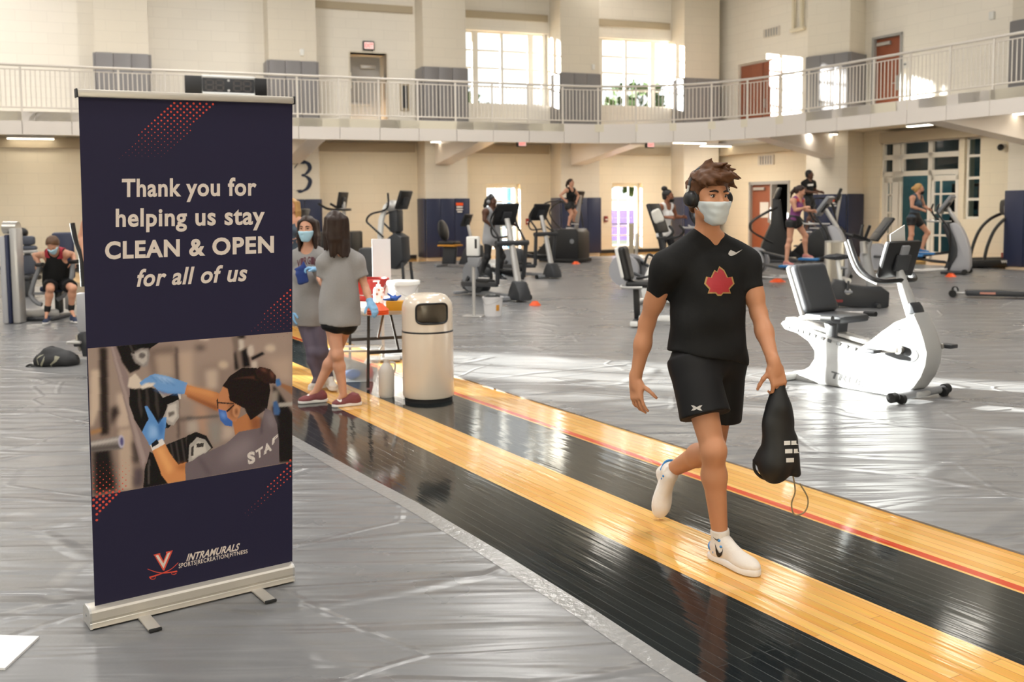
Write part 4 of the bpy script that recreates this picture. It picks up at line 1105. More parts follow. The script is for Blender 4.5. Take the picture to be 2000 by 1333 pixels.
# printed picture: a staff member in a grey shirt wiping weights, painted as a mosaic of colour cells
RW0, RH0, RWN, RHN = 166, 640, 412, 342
img = np.zeros((RHN, RWN, 3), np.float32)
yy_, xx_ = np.mgrid[0:RHN, 0:RWN].astype(np.float32)
rsn = np.random.RandomState(3)
def blur(a, n):
    for _ in range(2):
        for ax in (0, 1):
            c = np.cumsum(np.concatenate([np.repeat(a.take([0], ax), n + 1, ax), a, np.repeat(a.take([-1], ax), n, ax)], ax), ax)
            k = 2 * n + 1
            a = (c.take(range(k, c.shape[ax]), ax) - c.take(range(0, c.shape[ax] - k), ax)) / k
    return a
def fill(z, col, pts, bl=0, al=1.0, smooth=False):
    global img
    ox, oy, sc = {'A': (165, 640, 0.2552), 'B': (365, 640, 0.2550)}[z]
    if smooth: pts = [(p.x, p.z) for p in smooth_path([(x, 0, y) for x, y in pts], 5, True)]
    P = [((x * sc + ox - RW0), (y * sc + oy - RH0)) for x, y in pts]
    m = np.zeros((RHN, RWN), np.float32)
    for dx, dy in ((0.25, 0.25), (0.75, 0.75), (0.25, 0.75), (0.75, 0.25)):
        ins = np.zeros((RHN, RWN), bool); X_, Y_ = xx_ + dx, yy_ + dy
        for i in range(len(P)):
            (x0_, y0_), (x1_, y1_) = P[i], P[i - 1]
            if y0_ == y1_: continue
            ins ^= ((y0_ > Y_) != (y1_ > Y_)) & (X_ < (x1_ - x0_) * (Y_ - y0_) / (y1_ - y0_) + x0_)
        m += ins * 0.25
    if bl: m = blur(m, bl)
    m = (m * al)[..., None]
    img = img * (1 - m) + np.array(rgb(col), np.float32) * m
def circ(cx, cy, rx, ry=None, n=16, rot=0):
    ry = ry or rx; return [(cx + rx * math.cos(t) * math.cos(rot) - ry * math.sin(t) * math.sin(rot), cy + rx * math.cos(t) * math.sin(rot) + ry * math.sin(t) * math.cos(rot)) for t in [2 * PI * i / n for i in range(n)]]
img[:] = np.array(rgb('#8e7a70'))
fill('A', '#9c887d', [(0, 100), (900, 50), (900, 700), (0, 700)], 8)
fill('B', '#a08b80', [(-100, 40), (820, 0), (820, 260), (-100, 300)], 10)
for z, c, P, b_ in (('A', '#c9b3a0', [(50, 330), (130, 320), (130, 560), (60, 760), (40, 760)], 3), ('A', '#b79f8e', [(720, 190), (830, 180), (830, 560), (740, 520)], 5), ('A', '#c4ae9e', [(250, 500), (330, 520), (350, 760), (250, 770)], 4),
    ('A', '#b9a392', [(260, 780), (360, 770), (370, 1240), (270, 1250)], 3), ('A', '#7a675e', [(470, 160), (700, 130), (700, 400), (520, 400)], 6), ('A', '#ad9787', [(540, 210), (680, 200), (690, 380), (560, 380)], 5),
    ('A', '#2a201d', [(110, 150), (175, 148), (190, 820), (120, 830)], 3), ('A', '#1d1615', [(60, 940), (200, 900), (250, 1250), (70, 1290)], 5), ('A', '#332826', [(195, 620), (250, 590), (270, 660), (200, 760)], 4),
    ('A', '#5f504a', [(690, 150), (715, 150), (730, 850), (710, 850)], 2), ('A', '#6b5b54', [(620, 700), (830, 680), (830, 710), (620, 735)], 3), ('A', '#4c403c', [(360, 880), (420, 860), (430, 1040), (370, 1040)], 4), ('A', '#55484d', [(380, 1080), (450, 1070), (450, 1220), (370, 1230)], 5),
    ('A', '#a77b52', [(45, 790), (130, 770), (130, 800), (45, 825)], 2)): fill(z, c, P, b_)
for z, c, P, b_ in (('B', '#c0ab9b', [(140, 330), (235, 320), (230, 470), (150, 470)], 5), ('B', '#c3ad98', circ(280, 287, 38, 30), 3), ('B', '#c9b5a3', circ(640, 160, 40, 28), 3), ('B', '#ccb8a8', [(90, 75), (185, 72), (160, 100), (100, 98)], 2),
    ('B', '#5a4c48', circ(100, 155, 45, 25), 5), ('B', '#7c6b62', [(340, 70), (400, 60), (450, 320), (380, 320)], 2), ('B', '#1c1514', [(360, 200), (375, 180), (400, 320), (365, 330)], 2), ('B', '#1c1514', [(380, 60), (440, 50), (450, 80), (400, 95)], 2),
    ('B', '#c9bdb2', [(395, 90), (430, 95), (435, 170), (400, 180)], 2), ('B', '#151011', [(415, 180), (465, 150), (490, 300), (430, 310)], 2), ('B', '#c8b9ad', circ(490, 180, 24, 45), 2), ('B', '#151011', [(490, 230), (580, 185), (600, 205), (500, 255)], 1), ('B', '#c8b9ad', [(495, 265), (535, 255), (540, 310), (500, 310)], 2),
    ('B', '#b49c8c', [(600, 240), (820, 220), (820, 430), (700, 420)], 8), ('B', '#b58f79', [(60, 560), (150, 620), (180, 800), (130, 860), (80, 760)], 8), ('B', '#8f8781', [(150, 700), (270, 720), (260, 900), (190, 900)], 7), ('B', '#b9a598', [(270, 740), (370, 760), (360, 850), (270, 870)], 5),
    ('B', '#57504f', [(0, 690), (250, 670), (250, 685), (0, 712)], 2), ('B', '#b0a196', [(0, 720), (80, 710), (90, 800), (0, 820)], 4),
    ('B', '#1a1414', [(660, 440), (700, 480), (820, 660), (820, 1030), (705, 1040), (650, 640)], 2), ('B', '#aba39b', [(700, 580), (820, 570), (820, 600), (700, 610)], 1), ('B', '#988b80', [(640, 500), (700, 480), (690, 600), (640, 600)], 3), ('B', '#40608f', [(660, 570), (690, 560), (715, 640), (705, 670), (665, 670)], 1), ('B', '#9a6a4a', [(720, 425), (820, 460), (815, 520), (715, 450)], 1), ('B', '#4470a5', [(670, 400), (710, 390), (725, 440), (690, 455)], 1)): fill(z, c, P, b_)
# rack upright, weights
fill('A', '#8d7a78', [(195, 140), (245, 136), (350, 420), (500, 950), (455, 1095), (430, 1060)], 1); fill('A', '#a3908b', [(200, 140), (218, 138), (470, 1010), (450, 1070)], 1)
fill('A', '#16110f', [(240, 138), (390, 122), (520, 120), (490, 190), (420, 320), (345, 352), (290, 270)], 1); fill('A', '#0c0908', [(390, 122), (575, 112), (500, 160), (420, 190)], 0)
fill('A', '#8f8682', [(355, 200), (430, 160), (490, 160), (500, 220), (485, 290), (450, 305), (390, 270)], 1); fill('A', '#b5aca6', [(380, 205), (440, 175), (478, 180), (480, 255), (450, 285), (400, 250)], 1); fill('A', '#6a625f', circ(440, 215, 26, 22), 1); fill('A', '#3a3431', [(340, 135), (358, 132), (385, 200), (365, 200)], 0)
fill('A', '#14100f', [(345, 470), (500, 455), (560, 480), (640, 560), (700, 620), (715, 690), (640, 770), (440, 800), (380, 700), (342, 590)], 0)
for dx in (60, 120, 190): fill('A', '#3a3330', [(345 + dx, 470), (362 + dx, 468), (385 + dx, 640), (375 + dx, 700), (352 + dx, 600)], 1)
fill('A', '#a49b95', [(560, 480), (610, 520), (720, 560), (725, 690), (680, 750), (640, 745), (600, 690), (640, 600)], 0); fill('A', '#c9c0b8', [(640, 600), (700, 580), (712, 680), (675, 730), (620, 700)], 1); fill('A', '#0f0b0b', [(595, 540), (700, 500), (735, 510), (735, 545), (660, 580), (610, 600)], 0); fill('A', '#d8cdc2', [(712, 505), (735, 505), (738, 545), (725, 550)], 0); fill('A', '#6e6661', [(640, 650), (690, 640), (690, 665), (645, 690)], 1)
fill('A', '#171211', [(620, 900), (830, 815), (830, 1080), (700, 1060), (640, 960)], 0); fill('A', '#8a807b', [(795, 880), (830, 850), (830, 1030), (790, 1010)], 0)
for dx in (0, 40, 85, 120): fill('A', '#4a423f', [(655 + dx, 890 - dx * .4), (664 + dx, 886 - dx * .4), (690 + dx, 1040), (680 + dx, 1040)], 1)
fill('A', '#161110', [(500, 950), (560, 980), (640, 1195), (450, 1230), (460, 1090)], 0); fill('A', '#5c5450', [(490, 1010), (500, 1010), (495, 1200), (485, 1200)], 1)
fill('A', '#8b827e', [(45, 870), (270, 830), (290, 930), (45, 950)], 1); fill('A', '#5e5653', [(45, 915), (280, 890), (285, 925), (45, 955)], 2); fill('A', '#c8bfba', [(45, 885), (270, 845), (270, 862), (45, 905)], 2); fill('A', '#b9b3c8', circ(282, 873, 24, 50), 1); fill('A', '#5a5480', circ(285, 873, 14, 34), 1)
fill('B', '#191413', [(0, 830), (70, 800), (150, 830), (200, 920), (150, 960), (0, 1010)], 0); fill('B', '#aaa29b', [(20, 900), (75, 840), (140, 860), (185, 925), (140, 965), (10, 1040)], 0); fill('B', '#c6beb5', [(40, 930), (85, 870), (135, 890), (150, 950), (40, 1010)], 1)
for P in ([(35, 920), (55, 905), (50, 985), (30, 985)], [(70, 890), (130, 885), (125, 915), (75, 920)]): fill('B', '#3b3532', P, 0)
# cloth, gloves, arms
fill('A', '#d3c3b3', [(330, 455), (345, 385), (385, 350), (440, 410), (425, 465), (380, 470)], 1)
fill('A', '#6f9bd0', [(420, 425), (500, 365), (545, 355), (640, 375), (790, 425), (765, 510), (640, 505), (560, 480), (500, 420), (440, 450)], 0, smooth=False); fill('A', '#9dbde2', [(520, 365), (630, 380), (690, 420), (600, 420)], 3); fill('A', '#4a76b0', [(520, 470), (640, 500), (760, 505), (740, 515), (600, 505)], 2); fill('A', '#e0d4c8', [(425, 455), (470, 425), (545, 425), (520, 450), (440, 472)], 1)
for i in range(4): fill('A', '#5582bd', [(500 + i * 40, 372 + i * 8), (506 + i * 40, 370 + i * 8), (560 + i * 45, 410 + i * 12), (552 + i * 45, 412 + i * 12)], 1)
fill('A', '#c07c4e', [(785, 440), (830, 450), (830, 545), (765, 510)], 0)
fill('B', '#c07c4e', [(0, 440), (240, 500), (300, 560), (240, 645), (0, 530)], 0); fill('B', '#d8965f', [(0, 445), (200, 490), (230, 540), (0, 480)], 4); fill('B', '#8d5535', [(0, 510), (240, 600), (240, 645), (0, 535)], 3)
fill('A', '#d08a55', [(510, 920), (610, 880), (650, 960), (720, 1050), (780, 1030), (780, 1170), (640, 1195), (590, 1130)], 0); fill('A', '#e5a46a', [(540, 930), (600, 915), (680, 1080), (640, 1130)], 4); fill('A', '#a9683e', [(700, 1060), (780, 1040), (780, 1090), (720, 1090)], 4)
fill('A', '#5f90cc', [(440, 800), (490, 700), (460, 605), (480, 600), (525, 670), (565, 740), (600, 690), (628, 685), (610, 860), (500, 905)], 0); fill('A', '#8db4e2', [(500, 740), (560, 770), (560, 840), (490, 850)], 4); fill('A', '#4273b2', [(560, 740), (600, 700), (610, 780), (580, 850)], 3)
fill('A', '#e3dbd6', [(505, 900), (595, 850), (615, 890), (520, 945)], 0); fill('A', '#14161f', [(510, 890), (555, 855), (570, 885), (520, 920)], 0)
# head, hair, mask
fill('B', '#b5754a', [(350, 720), (480, 650), (570, 700), (560, 780), (370, 835)], 0); fill('B', '#8c5535', [(480, 680), (570, 700), (560, 780), (500, 790)], 4)
fill('B', '#bf8058', [(245, 520), (275, 450), (340, 470), (420, 600), (380, 720), (300, 720), (240, 620)], 0); fill('B', '#8e5a3c', [(320, 560), (400, 590), (380, 700), (330, 680)], 4); fill('B', '#c88d64', circ(378, 640, 28, 50), 1); fill('B', '#7d4b31', circ(380, 645, 12, 28), 2)
fill('B', '#1d1210', [(270, 450), (330, 370), (420, 310), (530, 310), (620, 350), (640, 480), (615, 620), (490, 710), (440, 620), (330, 560), (310, 470)], 0)
fill('B', '#2c1a16', [(520, 330), (560, 300), (640, 320), (685, 370), (680, 430), (600, 430), (540, 380)], 0)
for i in range(9): fill('B', '#593527', [(330 + i * 28, 400 - 8 * i + i * i), (338 + i * 28, 398 - 8 * i + i * i), (520, 370 + i * 4), (515, 376 + i * 4)], 1, 0.55)
for P in ([(560, 310), (600, 318), (620, 350), (575, 330)], [(640, 330), (670, 360), (660, 400), (640, 360)]): fill('B', '#6b4232', P, 2)
fill('B', '#2a2020', [(238, 570), (360, 580), (360, 588), (240, 582)], 0); fill('B', '#2a2020', [(228, 560), (238, 540), (242, 620), (235, 625)], 0); fill('B', '#2a1c18', [(300, 640), (360, 590), (366, 598), (310, 650)], 0)
fill('B', '#3f66ad', [(240, 625), (300, 640), (310, 690), (350, 720), (345, 760), (290, 750), (255, 710)], 0); fill('B', '#6f95d6', [(250, 640), (295, 655), (300, 700), (265, 690)], 3)
# shirt
fill('B', '#6f6266', [(0, 1050), (100, 980), (300, 890), (400, 800), (560, 770), (600, 620), (650, 640), (690, 740), (705, 860), (705, 1045), (0, 1170)], 0); fill('A', '#6f6266', [(770, 1040), (830, 1020), (830, 1170), (775, 1175)], 0)
fill('B', '#85787b', [(330, 900), (480, 830), (520, 900), (420, 1020), (250, 1050)], 10); fill('B', '#574c50', [(560, 690), (575, 690), (580, 800), (560, 830)], 2); fill('B', '#5b5054', [(80, 1000), (110, 1000), (190, 1130), (160, 1130)], 4); fill('B', '#8b7f82', [(600, 640), (650, 660), (680, 760), (640, 760)], 6)
def glyph(ch, quad, col):
    V, Fs = lettering(ch, 1.0, None, None, bold=0.05, as_mb=True, align='LEFT')
    xs = [p[0] for p in V]; x0_, x1_ = min(xs), max(xs); y1_ = max(p[2] for p in V); y0_ = min(p[2] for p in V)
    tl, tr, br, bl = [Vector((*c, 0)) for c in quad]
    for fc in Fs:
        P = []
        for i in fc:
            u = (V[i][0] - x0_) / (x1_ - x0_); w = (V[i][2] - y0_) / (y1_ - y0_); p = (bl.lerp(br, u)).lerp(tl.lerp(tr, u), w); P.append((p.x, p.y))
        fill('B', col, P)
def poly_text(): 
    for ch, q_ in (('S', [(458, 960), (520, 945), (524, 1035), (470, 1055)]), ('T', [(525, 945), (585, 908), (575, 990), (545, 1008)]), ('A', [(590, 905), (630, 870), (650, 940), (590, 975)]), ('F', [(655, 850), (698, 815), (698, 850), (650, 905)])): yield ch, q_
for ch, q_ in poly_text(): glyph(ch, q_, '#ded4cc')
img += rsn.normal(0, 0.004, img.shape).astype(np.float32)
# lay the mosaic on the fabric
NU, NV = 400, 318
cs = [Vector((*c, 0)) for c in ((171.2, 681), (571, 648.5), (571, 903), (180.4, 971))]
U_, V_ = np.meshgrid(np.linspace(0, 1, NU), np.linspace(0, 1, NV))
PX = (cs[0].x * (1 - U_) + cs[1].x * U_) * (1 - V_) + (cs[3].x * (1 - U_) + cs[2].x * U_) * V_
PY = (cs[0].y * (1 - U_) + cs[1].y * U_) * (1 - V_) + (cs[3].y * (1 - U_) + cs[2].y * U_) * V_
ix = np.clip((PX - RW0).astype(int), 0, RWN - 1); iy = np.clip((PY - RH0).astype(int), 0, RHN - 1)
colr = np.clip(img[iy, ix], 0.002, 1)
cm = np.array(CAM_M)
D = np.stack([(PX - 1000) / FPX, (CY - PY) / FPX, -np.ones_like(PX)], -1) @ cm.T
o_, n_v = np.array(FAB_O), np.array(B_NRM)
tt = ((o_ - np.array([0, 0, EYE])) @ n_v) / (D @ n_v)
W3 = np.array([0, 0, EYE]) + D * tt[..., None] + n_v * 0.0004 - np.array(BO)
idx = np.arange(NU * NV).reshape(NV, NU)
Q4 = np.stack([idx[1:, :-1], idx[1:, 1:], idx[:-1, 1:], idx[:-1, :-1]], -1).reshape(-1, 4)
mp = bpy.data.materials.new('printed picture'); mp.use_nodes = True
_nt, _b = mp.node_tree, mp.node_tree.nodes['Principled BSDF']
_at = _nt.nodes.new('ShaderNodeAttribute'); _at.attribute_name = 'ink'; _nt.links.new(_at.outputs['Color'], _b.inputs['Base Color']); _b.inputs['Roughness'].default_value = 0.6; _b.inputs['Specular IOR Level'].default_value = 0.2
po = link_mesh('printed_picture', W3.reshape(-1, 3).astype(np.float32), Q4, mp, ban, 0)
ca = po.data.color_attributes.new('ink', 'FLOAT_COLOR', 'POINT')
ca.data.foreach_set('color', np.concatenate([colr.reshape(-1, 3), np.ones((NU * NV, 1))], 1).astype(np.float32).ravel())
po['label'] = 'printed picture of a gloved staff member wiping weights'
# corner of a white board lying on the floor at the lower left
a, b, c = at(77, 1246, z=0.012), at(10, 1309, z=0.012), at(-20, 1243, z=0.012)
d = b + (c - a) * 1.6; c = a + (c - a) * 2.0
q = MB(); up = Vector((0, 0, 0.006))
V = [a, b, d, c]; q.add([p - up * 0.4 for p in V] + [p + up for p in V], [(0, 1, 2, 3), (7, 6, 5, 4), (0, 4, 5, 1), (1, 5, 6, 2), (2, 6, 7, 3), (3, 7, 4, 0)])
bo = q.build('white_board', mat('white board', '#dcdcdc', 0.35), smooth=0)
bm = bmesh.new(); bm.from_mesh(bo.data); bmesh.ops.recalc_face_normals(bm, faces=bm.faces[:]); bm.to_mesh(bo.data); bm.free()
tag(bo, 'white flat board lying on the floor at the lower left corner', 'board')

# ================================================================== EXERCISE MACHINES   (local x: the way the user faces, y: left, z: up)
def heading(p_rear, p_front): d = Vector(p_front) - Vector(p_rear); return math.atan2(d.y, d.x)
def console(t, c, tilt, w=0.36, h=0.32, d=0.05, m=None, screen=True, name='console'):
    """screen towards -x, leaning back by tilt"""
    M = Matrix.Translation(Vector(c)) @ Matrix.Rotation(tilt, 4, 'Y')
    o = MB().box((0, 0, 0), (d, w, h), 0.02, M=M).build(name, m or M_BLACK, t)
    if screen: MB().box((-d / 2 - 0.002, 0, 0.03), (0.006, w * 0.7, h * 0.5), 0.002, M=M).build('screen', M_DARK, o)
    MB().box((d / 2 + 0.015, 0, -0.02), (0.035, w * 0.4, h * 0.45), 0.015, M=M).build('back_cover', M_DARK, o)
    return o

def elliptical(label, loc, rz):
    """rear drive, swinging arms, silver mast"""
    t = thing('elliptical_trainer', label, 'elliptical trainer', loc, rz)
    q = MB(); q.box((-0.15, 0, 0.07), (1.5, 0.14, 0.08), 0.02); q.box((0.62, 0, 0.05), (0.12, 0.62, 0.07), 0.02); q.box((-0.98, 0, 0.05), (0.1, 0.6, 0.06), 0.02); q.build('base_frame', M_GREY, t)
    q = MB().prism([(-1.02, 0.10), (-0.5, 0.06), (-0.3, 0.16), (-0.22, 0.42), (-0.36, 0.62), (-0.62, 0.66), (-0.92, 0.5), (-1.04, 0.3)], 0.2, 0.04, sm=3); q.build('drive_housing', M_DARK, t)
    for sy in (-1, 1):
        MB().cyl((-0.68, sy * 0.10, 0.36), (-0.68, sy * 0.135, 0.36), 0.27, 28).build('wheel_disc', M_GREY, t)
        a = 0.9 if sy > 0 else 0.9 + PI
        cr = Vector((-0.68 + 0.17 * math.cos(a), sy * 0.2, 0.36 + 0.17 * math.sin(a)))
        MB().bar((-0.68, sy * 0.16, 0.36), (cr.x, sy * 0.16, cr.z), 0.03, 0.07, 0.01).build('crank', M_DARK, t)
        low = Vector((0.50, sy * 0.27, 0.34 + 0.05 * sy))
        MB().bar((cr.x, sy * 0.24, cr.z), low, 0.06, 0.09, 0.02).build('pedal_arm', M_DARK, t)
        mp_ = cr.lerp(low, 0.62)
        p = MB().box((mp_.x, sy * 0.22, mp_.z + 0.06), (0.42, 0.17, 0.05), 0.02).build('pedal', M_BLACKR, t)
        piv = Vector((0.56, sy * 0.29, 1.0)); sw = 0.06 * sy
        MB().bar(low, piv, 0.06, 0.075, 0.02).build('swing_link', M_DARK, t)
        MB().tube([piv, piv + Vector((-0.05 - sw, 0, 0.12)), piv + Vector((-0.26 - sw, 0.01 * sy, 0.34)), piv + Vector((-0.27 - sw, -0.01 * sy, 0.46)), piv + Vector((-0.16 - sw, -0.05 * sy, 0.62))], 0.021, 10, 6).build('moving_handle', M_BLACK, t)
    MB().tube([(0.56, -0.33, 1.0), (0.56, 0.33, 1.0)], 0.05, 14).build('cross_bar', M_DARK, t)
    MB().tube([(0.80, 0, 0.10), (0.62, 0, 0.75), (0.50, 0, 1.15), (0.40, 0, 1.42)], [0.075, 0.06, 0.055, 0.05], 14, 4, flat=0.75).build('mast', M_SILVER, t)
    MB().prism([(0.55, 0.03), (0.98, 0.03), (0.96, 0.16), (0.84, 0.34), (0.72, 0.36), (0.62, 0.2)], 0.26, 0.04).build('foot_cover', M_DARK, t)
    for sy in (-1, 1): MB().tube([(0.44, 0, 1.12), (0.26, sy * 0.16, 1.1), (0.18, sy * 0.19, 1.22), (0.22, sy * 0.17, 1.34)], 0.018, 10, 6).build('fixed_handle', M_BLACK, t)
    console(t, (0.36, 0, 1.50), 0.5, 0.46, 0.42, 0.06)
    for sy in (-1, 1): MB().cyl((0.62, sy * 0.3, 0.045), (0.62, sy * 0.345, 0.045), 0.045, 14).build('wheel', M_BLACKR, t)
    return t

def rear_disc_elliptical(label, loc, rz, feet):
    """grey bowed front column, big rear discs, curved lower rails, blue pedals"""
    t = thing('elliptical_trainer', label, 'elliptical trainer', loc, rz)
    MB().prism([(0.62, 0.06), (1.02, 0.06), (1.06, 0.35), (1.0, 0.72), (0.86, 1.05), (0.74, 1.16), (0.60, 1.14), (0.66, 0.95), (0.76, 0.7), (0.78, 0.4)], 0.30, 0.05, sm=2).build('front_column', M_GREY_LT, t)
    MB().prism([(0.48, 0.06), (0.72, 0.06), (0.80, 0.4), (0.78, 0.7), (0.66, 0.98), (0.56, 1.16), (0.44, 1.10), (0.56, 0.8), (0.62, 0.45)], 0.22, 0.03, sm=2).build('column_rear_cover', M_DARK, t)
    MB().box((0.72, 0, 0.04), (0.5, 0.66, 0.07), 0.02).build('front_foot', M_DARK, t)
    for sy in (-1, 1): MB().cyl((0.98, sy * 0.28, 0.06), (0.98, sy * 0.36, 0.06), 0.06, 16).build('wheel', M_BLACKR, t)
    for sy in (-1, 1):
        MB().cyl((-1.05, sy * 0.16, 0.36), (-1.05, sy * 0.24, 0.36), 0.31, 32).build('rear_disc', M_GREY_LT, t)
        MB().tube([(-1.05, sy * 0.2, 0.06), (-0.6, sy * 0.3, 0.03), (0.0, sy * 0.3, 0.05), (0.6, sy * 0.2, 0.1)], 0.03, 10, 5).build('base_rail', M_SILVER, t)
        up = 0.16 if sy > 0 else -0.05
        p = Matrix.Rotation(-rz, 3, 'Z') @ (at(feet[0 if sy > 0 else 1][0], feet[0 if sy > 0 else 1][1], Y=feet[0 if sy > 0 else 1][2]) - Vector(loc)); c = Vector((p.x + 0.06, p.y, p.z - 0.107))
        MB().box(c, (0.40, 0.17, 0.05), 0.02).build('pedal', M_BLUEPED, t)
        MB().tube([(-1.0, sy * 0.27, 0.42 + up), (c.x - 0.1, c.y, c.z - 0.05), (0.55, sy * 0.22, 0.32 + up)], 0.032, 10).build('pedal_arm', M_DARK, t)
        MB().tube([(0.62, sy * 0.2, 0.34 + up), (0.66, sy * 0.27, 0.8), (0.62, sy * 0.28, 1.05), (0.42 - up, sy * 0.27, 1.25), (0.30 - up, sy * 0.24, 1.45), (0.34 - up, sy * 0.2, 1.6)], 0.022, 10, 5).build('moving_handle', M_BLACK, t)
    MB().box((-1.05, 0, 0.36), (0.5, 0.3, 0.5), 0.1).build('rear_housing', M_DARK, t)
    MB().bar((0.80, 0, 1.1), (0.52, 0, 1.52), 0.10, 0.09, 0.03).build('mast', M_SILVER, t)
    MB().tube([(0.62, -0.02, 1.2), (0.2, -0.22, 1.2), (0.1, -0.26, 1.24)], 0.018, 8, 4).build('fixed_handle', M_SILVER, t)
    MB().tube([(0.62, 0.02, 1.2), (0.2, 0.22, 1.2), (0.1, 0.26, 1.24)], 0.018, 8, 4).build('fixed_handle', M_SILVER, t)
    console(t, (0.50, 0, 1.58), 0.62, 0.52, 0.50, 0.07, M_GREY)
    return t
M_GREY_LT = mat('light grey plastic', '#a9a9ad', 0.4); M_BLUEPED = mat('blue pedal rubber', '#2a6ea8', 0.6)

def stepmill(label, loc, rz):
    t = thing('stair_climber', label, 'stair climber', loc, rz)
    MB().prism([(-0.55, 0.12), (0.62, 0.12), (0.62, 0.86), (0.52, 0.98), (0.02, 0.98), (-0.2, 0.86), (-0.75, 0.3)], 0.72, 0.03).build('body_shell', M_BLACK, t)
    MB().box((0, 0, 0.07), (1.35, 0.78, 0.1), 0.02).build('base_frame', M_BLACKR, t)
    for i in range(5): MB().box((-0.80 + 0.17 * i, 0, 0.26 + 0.17 * i), (0.24, 0.5, 0.035), 0.01).build('step', M_DARK, t)
    for sy in (-1, 1):
        MB().prism([(-0.95, 0.12), (-0.55, 0.12), (0.1, 0.9), (-0.1, 0.98)], 0.05, 0.02, M=Matrix.Translation((0, sy * 0.33, 0))).build('side_panel', M_DARK, t)
        MB().tube([(0.42, sy * 0.34, 1.0), (0.30, sy * 0.36, 1.55), (0.05, sy * 0.36, 1.78), (-0.45, sy * 0.36, 1.72), (-0.72, sy * 0.36, 1.45), (-0.5, sy * 0.36, 1.1), (-0.2, sy * 0.35, 0.9)], 0.022, 10, 5).build('handrail', M_BLACK, t)
    MB().bar((0.36, 0, 0.95), (0.50, 0, 1.95), 0.16, 0.08, 0.03, up=(1, 0, 0)).build('mast', M_SILVER, t)
    MB().tube([(0.40, -0.34, 1.72), (0.30, -0.2, 1.8), (0.25, 0.0, 1.82), (0.30, 0.2, 1.8), (0.40, 0.34, 1.72)], 0.03, 8, 4).build('front_grip', M_BLACK, t)
    console(t, (0.44, 0, 1.85), 0.35, 0.46, 0.44, 0.08)
    MB().cyl((0.42, -0.365, 0.62), (0.42, -0.372, 0.62), 0.07, 20).build('badge', M_GREY, t)
    return t

# ---- the white recumbent bike in the sun
A_ = at(1742, 790, z=0.012); B_ = at(1848, 771, z=0.012)
w_ = (B_ - A_).normalized(); rz = math.atan2(w_.y, w_.x) - PI / 2                   # local y runs from the camera side to the far side
ft = Vector((w_.y, -w_.x, 0)); mid_f = (A_ + B_) / 2
rec = thing('recumbent_bike', 'large white sunlit recumbent exercise bike right of the walking man', 'exercise bike', (mid_f.x, mid_f.y, 0.009), math.atan2(ft.y, ft.x))
M_RECW = mat('white bike shell', '#a2a2a1', 0.35, coat=0.1)
plane_o = mid_f + w_ * -0.10
RM = Matrix.Rotation(-rec.rotation_euler[2], 4, 'Z') @ Matrix.Translation(-Vector(rec.location))
def rp(px, py, off=-0.10):                       # pixel on the bike's side plane -> local x,z
    p = RM @ on_plane(px, py, mid_f + w_ * off, w_); return (p.x, p.z)
side = [(1524, 632), (1530, 626), (1560, 636), (1600, 652), (1640, 665), (1678, 680), (1700, 664), (1720, 648), (1745, 630), (1775, 618), (1785, 612), (1798, 640), (1806, 665), (1812, 690), (1809, 715), (1800, 738), (1786, 758), (1772, 768), (1745, 776), (1700, 768), (1640, 758), (1590, 750), (1545, 745), (1538, 735), (1560, 728), (1580, 716), (1590, 700), (1590, 686), (1578, 668), (1556, 652), (1532, 644)]
poly = [rp(*p) for p in side]
MB().prism(poly, 0.22, 0.035).build('body_shell', M_RECW, rec, 35)
# dark oval recess with crank and pedals
cx, cz = rp(1748, 690)
for sy in (-1, 1):
    MB().prism([(cx + 0.19 * math.cos(a) + 0.04, cz + 0.085 * math.sin(a) - 0.25 * 0.19 * math.cos(a) * -0.15) for a in [2 * PI * i / 24 for i in range(24)]], 0.006, M=Matrix.Translation((0, sy * 0.112, 0))).build('crank_recess', M_DARK, rec)
hx, hz = rp(1762, 683)
MB().cyl((hx, -0.16, hz), (hx, 0.16, hz), 0.035, 20).build('crank_hub', M_CHROME, rec)
for sy, sg in ((-1, 1), (1, -1)):
    e = Vector((hx - sg * 0.20 , sy * 0.17, hz - sg * 0.025))
    MB().bar((hx, sy * 0.155, hz), e, 0.025, 0.045, 0.01).build('crank_arm', M_CHROME, rec)
    p = MB().box((e.x, sy * 0.23, e.z), (0.12, 0.10, 0.035), 0.01).build('pedal', M_DARK, rec)
# seat
x0_, z0_ = rp(1560, 640)
MB().bar((*rp(1528, 628)[:1], 0, rp(1528, 628)[1] + 0.02), (rp(1680, 676)[0], 0, rp(1680, 676)[1] + 0.03), 0.12, 0.035, 0.01).build('seat_rail', M_SILVER, rec)
q = Field((-2.4, -0.4, 0.2), (0.4, 0.4, 1.6), 0.012)
sc_ = [rp(1545, 525), rp(1590, 530), rp(1612, 600), rp(1600, 612), rp(1560, 608)]
bx, bz = rp(1576, 564); tx_, tz_ = rp(1566, 520); lx_, lz_ = rp(1592, 606)
up_s = unit(Vector((tx_ - lx_, 0, tz_ - lz_))); fw_s = unit(Vector((up_s.z, 0, -up_s.x)))
hh_ = (Vector((tx_, 0, tz_)) - Vector((lx_, 0, lz_))).length / 2 + 0.02
q.rbox((bx, 0, bz), (0.05, 0.21, hh_), (fw_s, Vector((0, 1, 0)), up_s), 0.045, 0.0); q.build('seat_back', M_DARK, rec)
q = Field((-2.4, -0.4, 0.2), (0.4, 0.4, 1.6), 0.012)
q.rbox(Vector((bx, 0, bz)) - fw_s * 0.055, (0.03, 0.215, hh_ + 0.012), (fw_s, Vector((0, 1, 0)), up_s), 0.03, 0.0); q.build('seat_back_shell', M_RECW, rec)
sx_, sz_ = rp(1608, 620)
MB().box((sx_ + 0.06, 0, sz_), (0.42, 0.40, 0.07), 0.03).build('seat_cushion', M_DARK, rec)
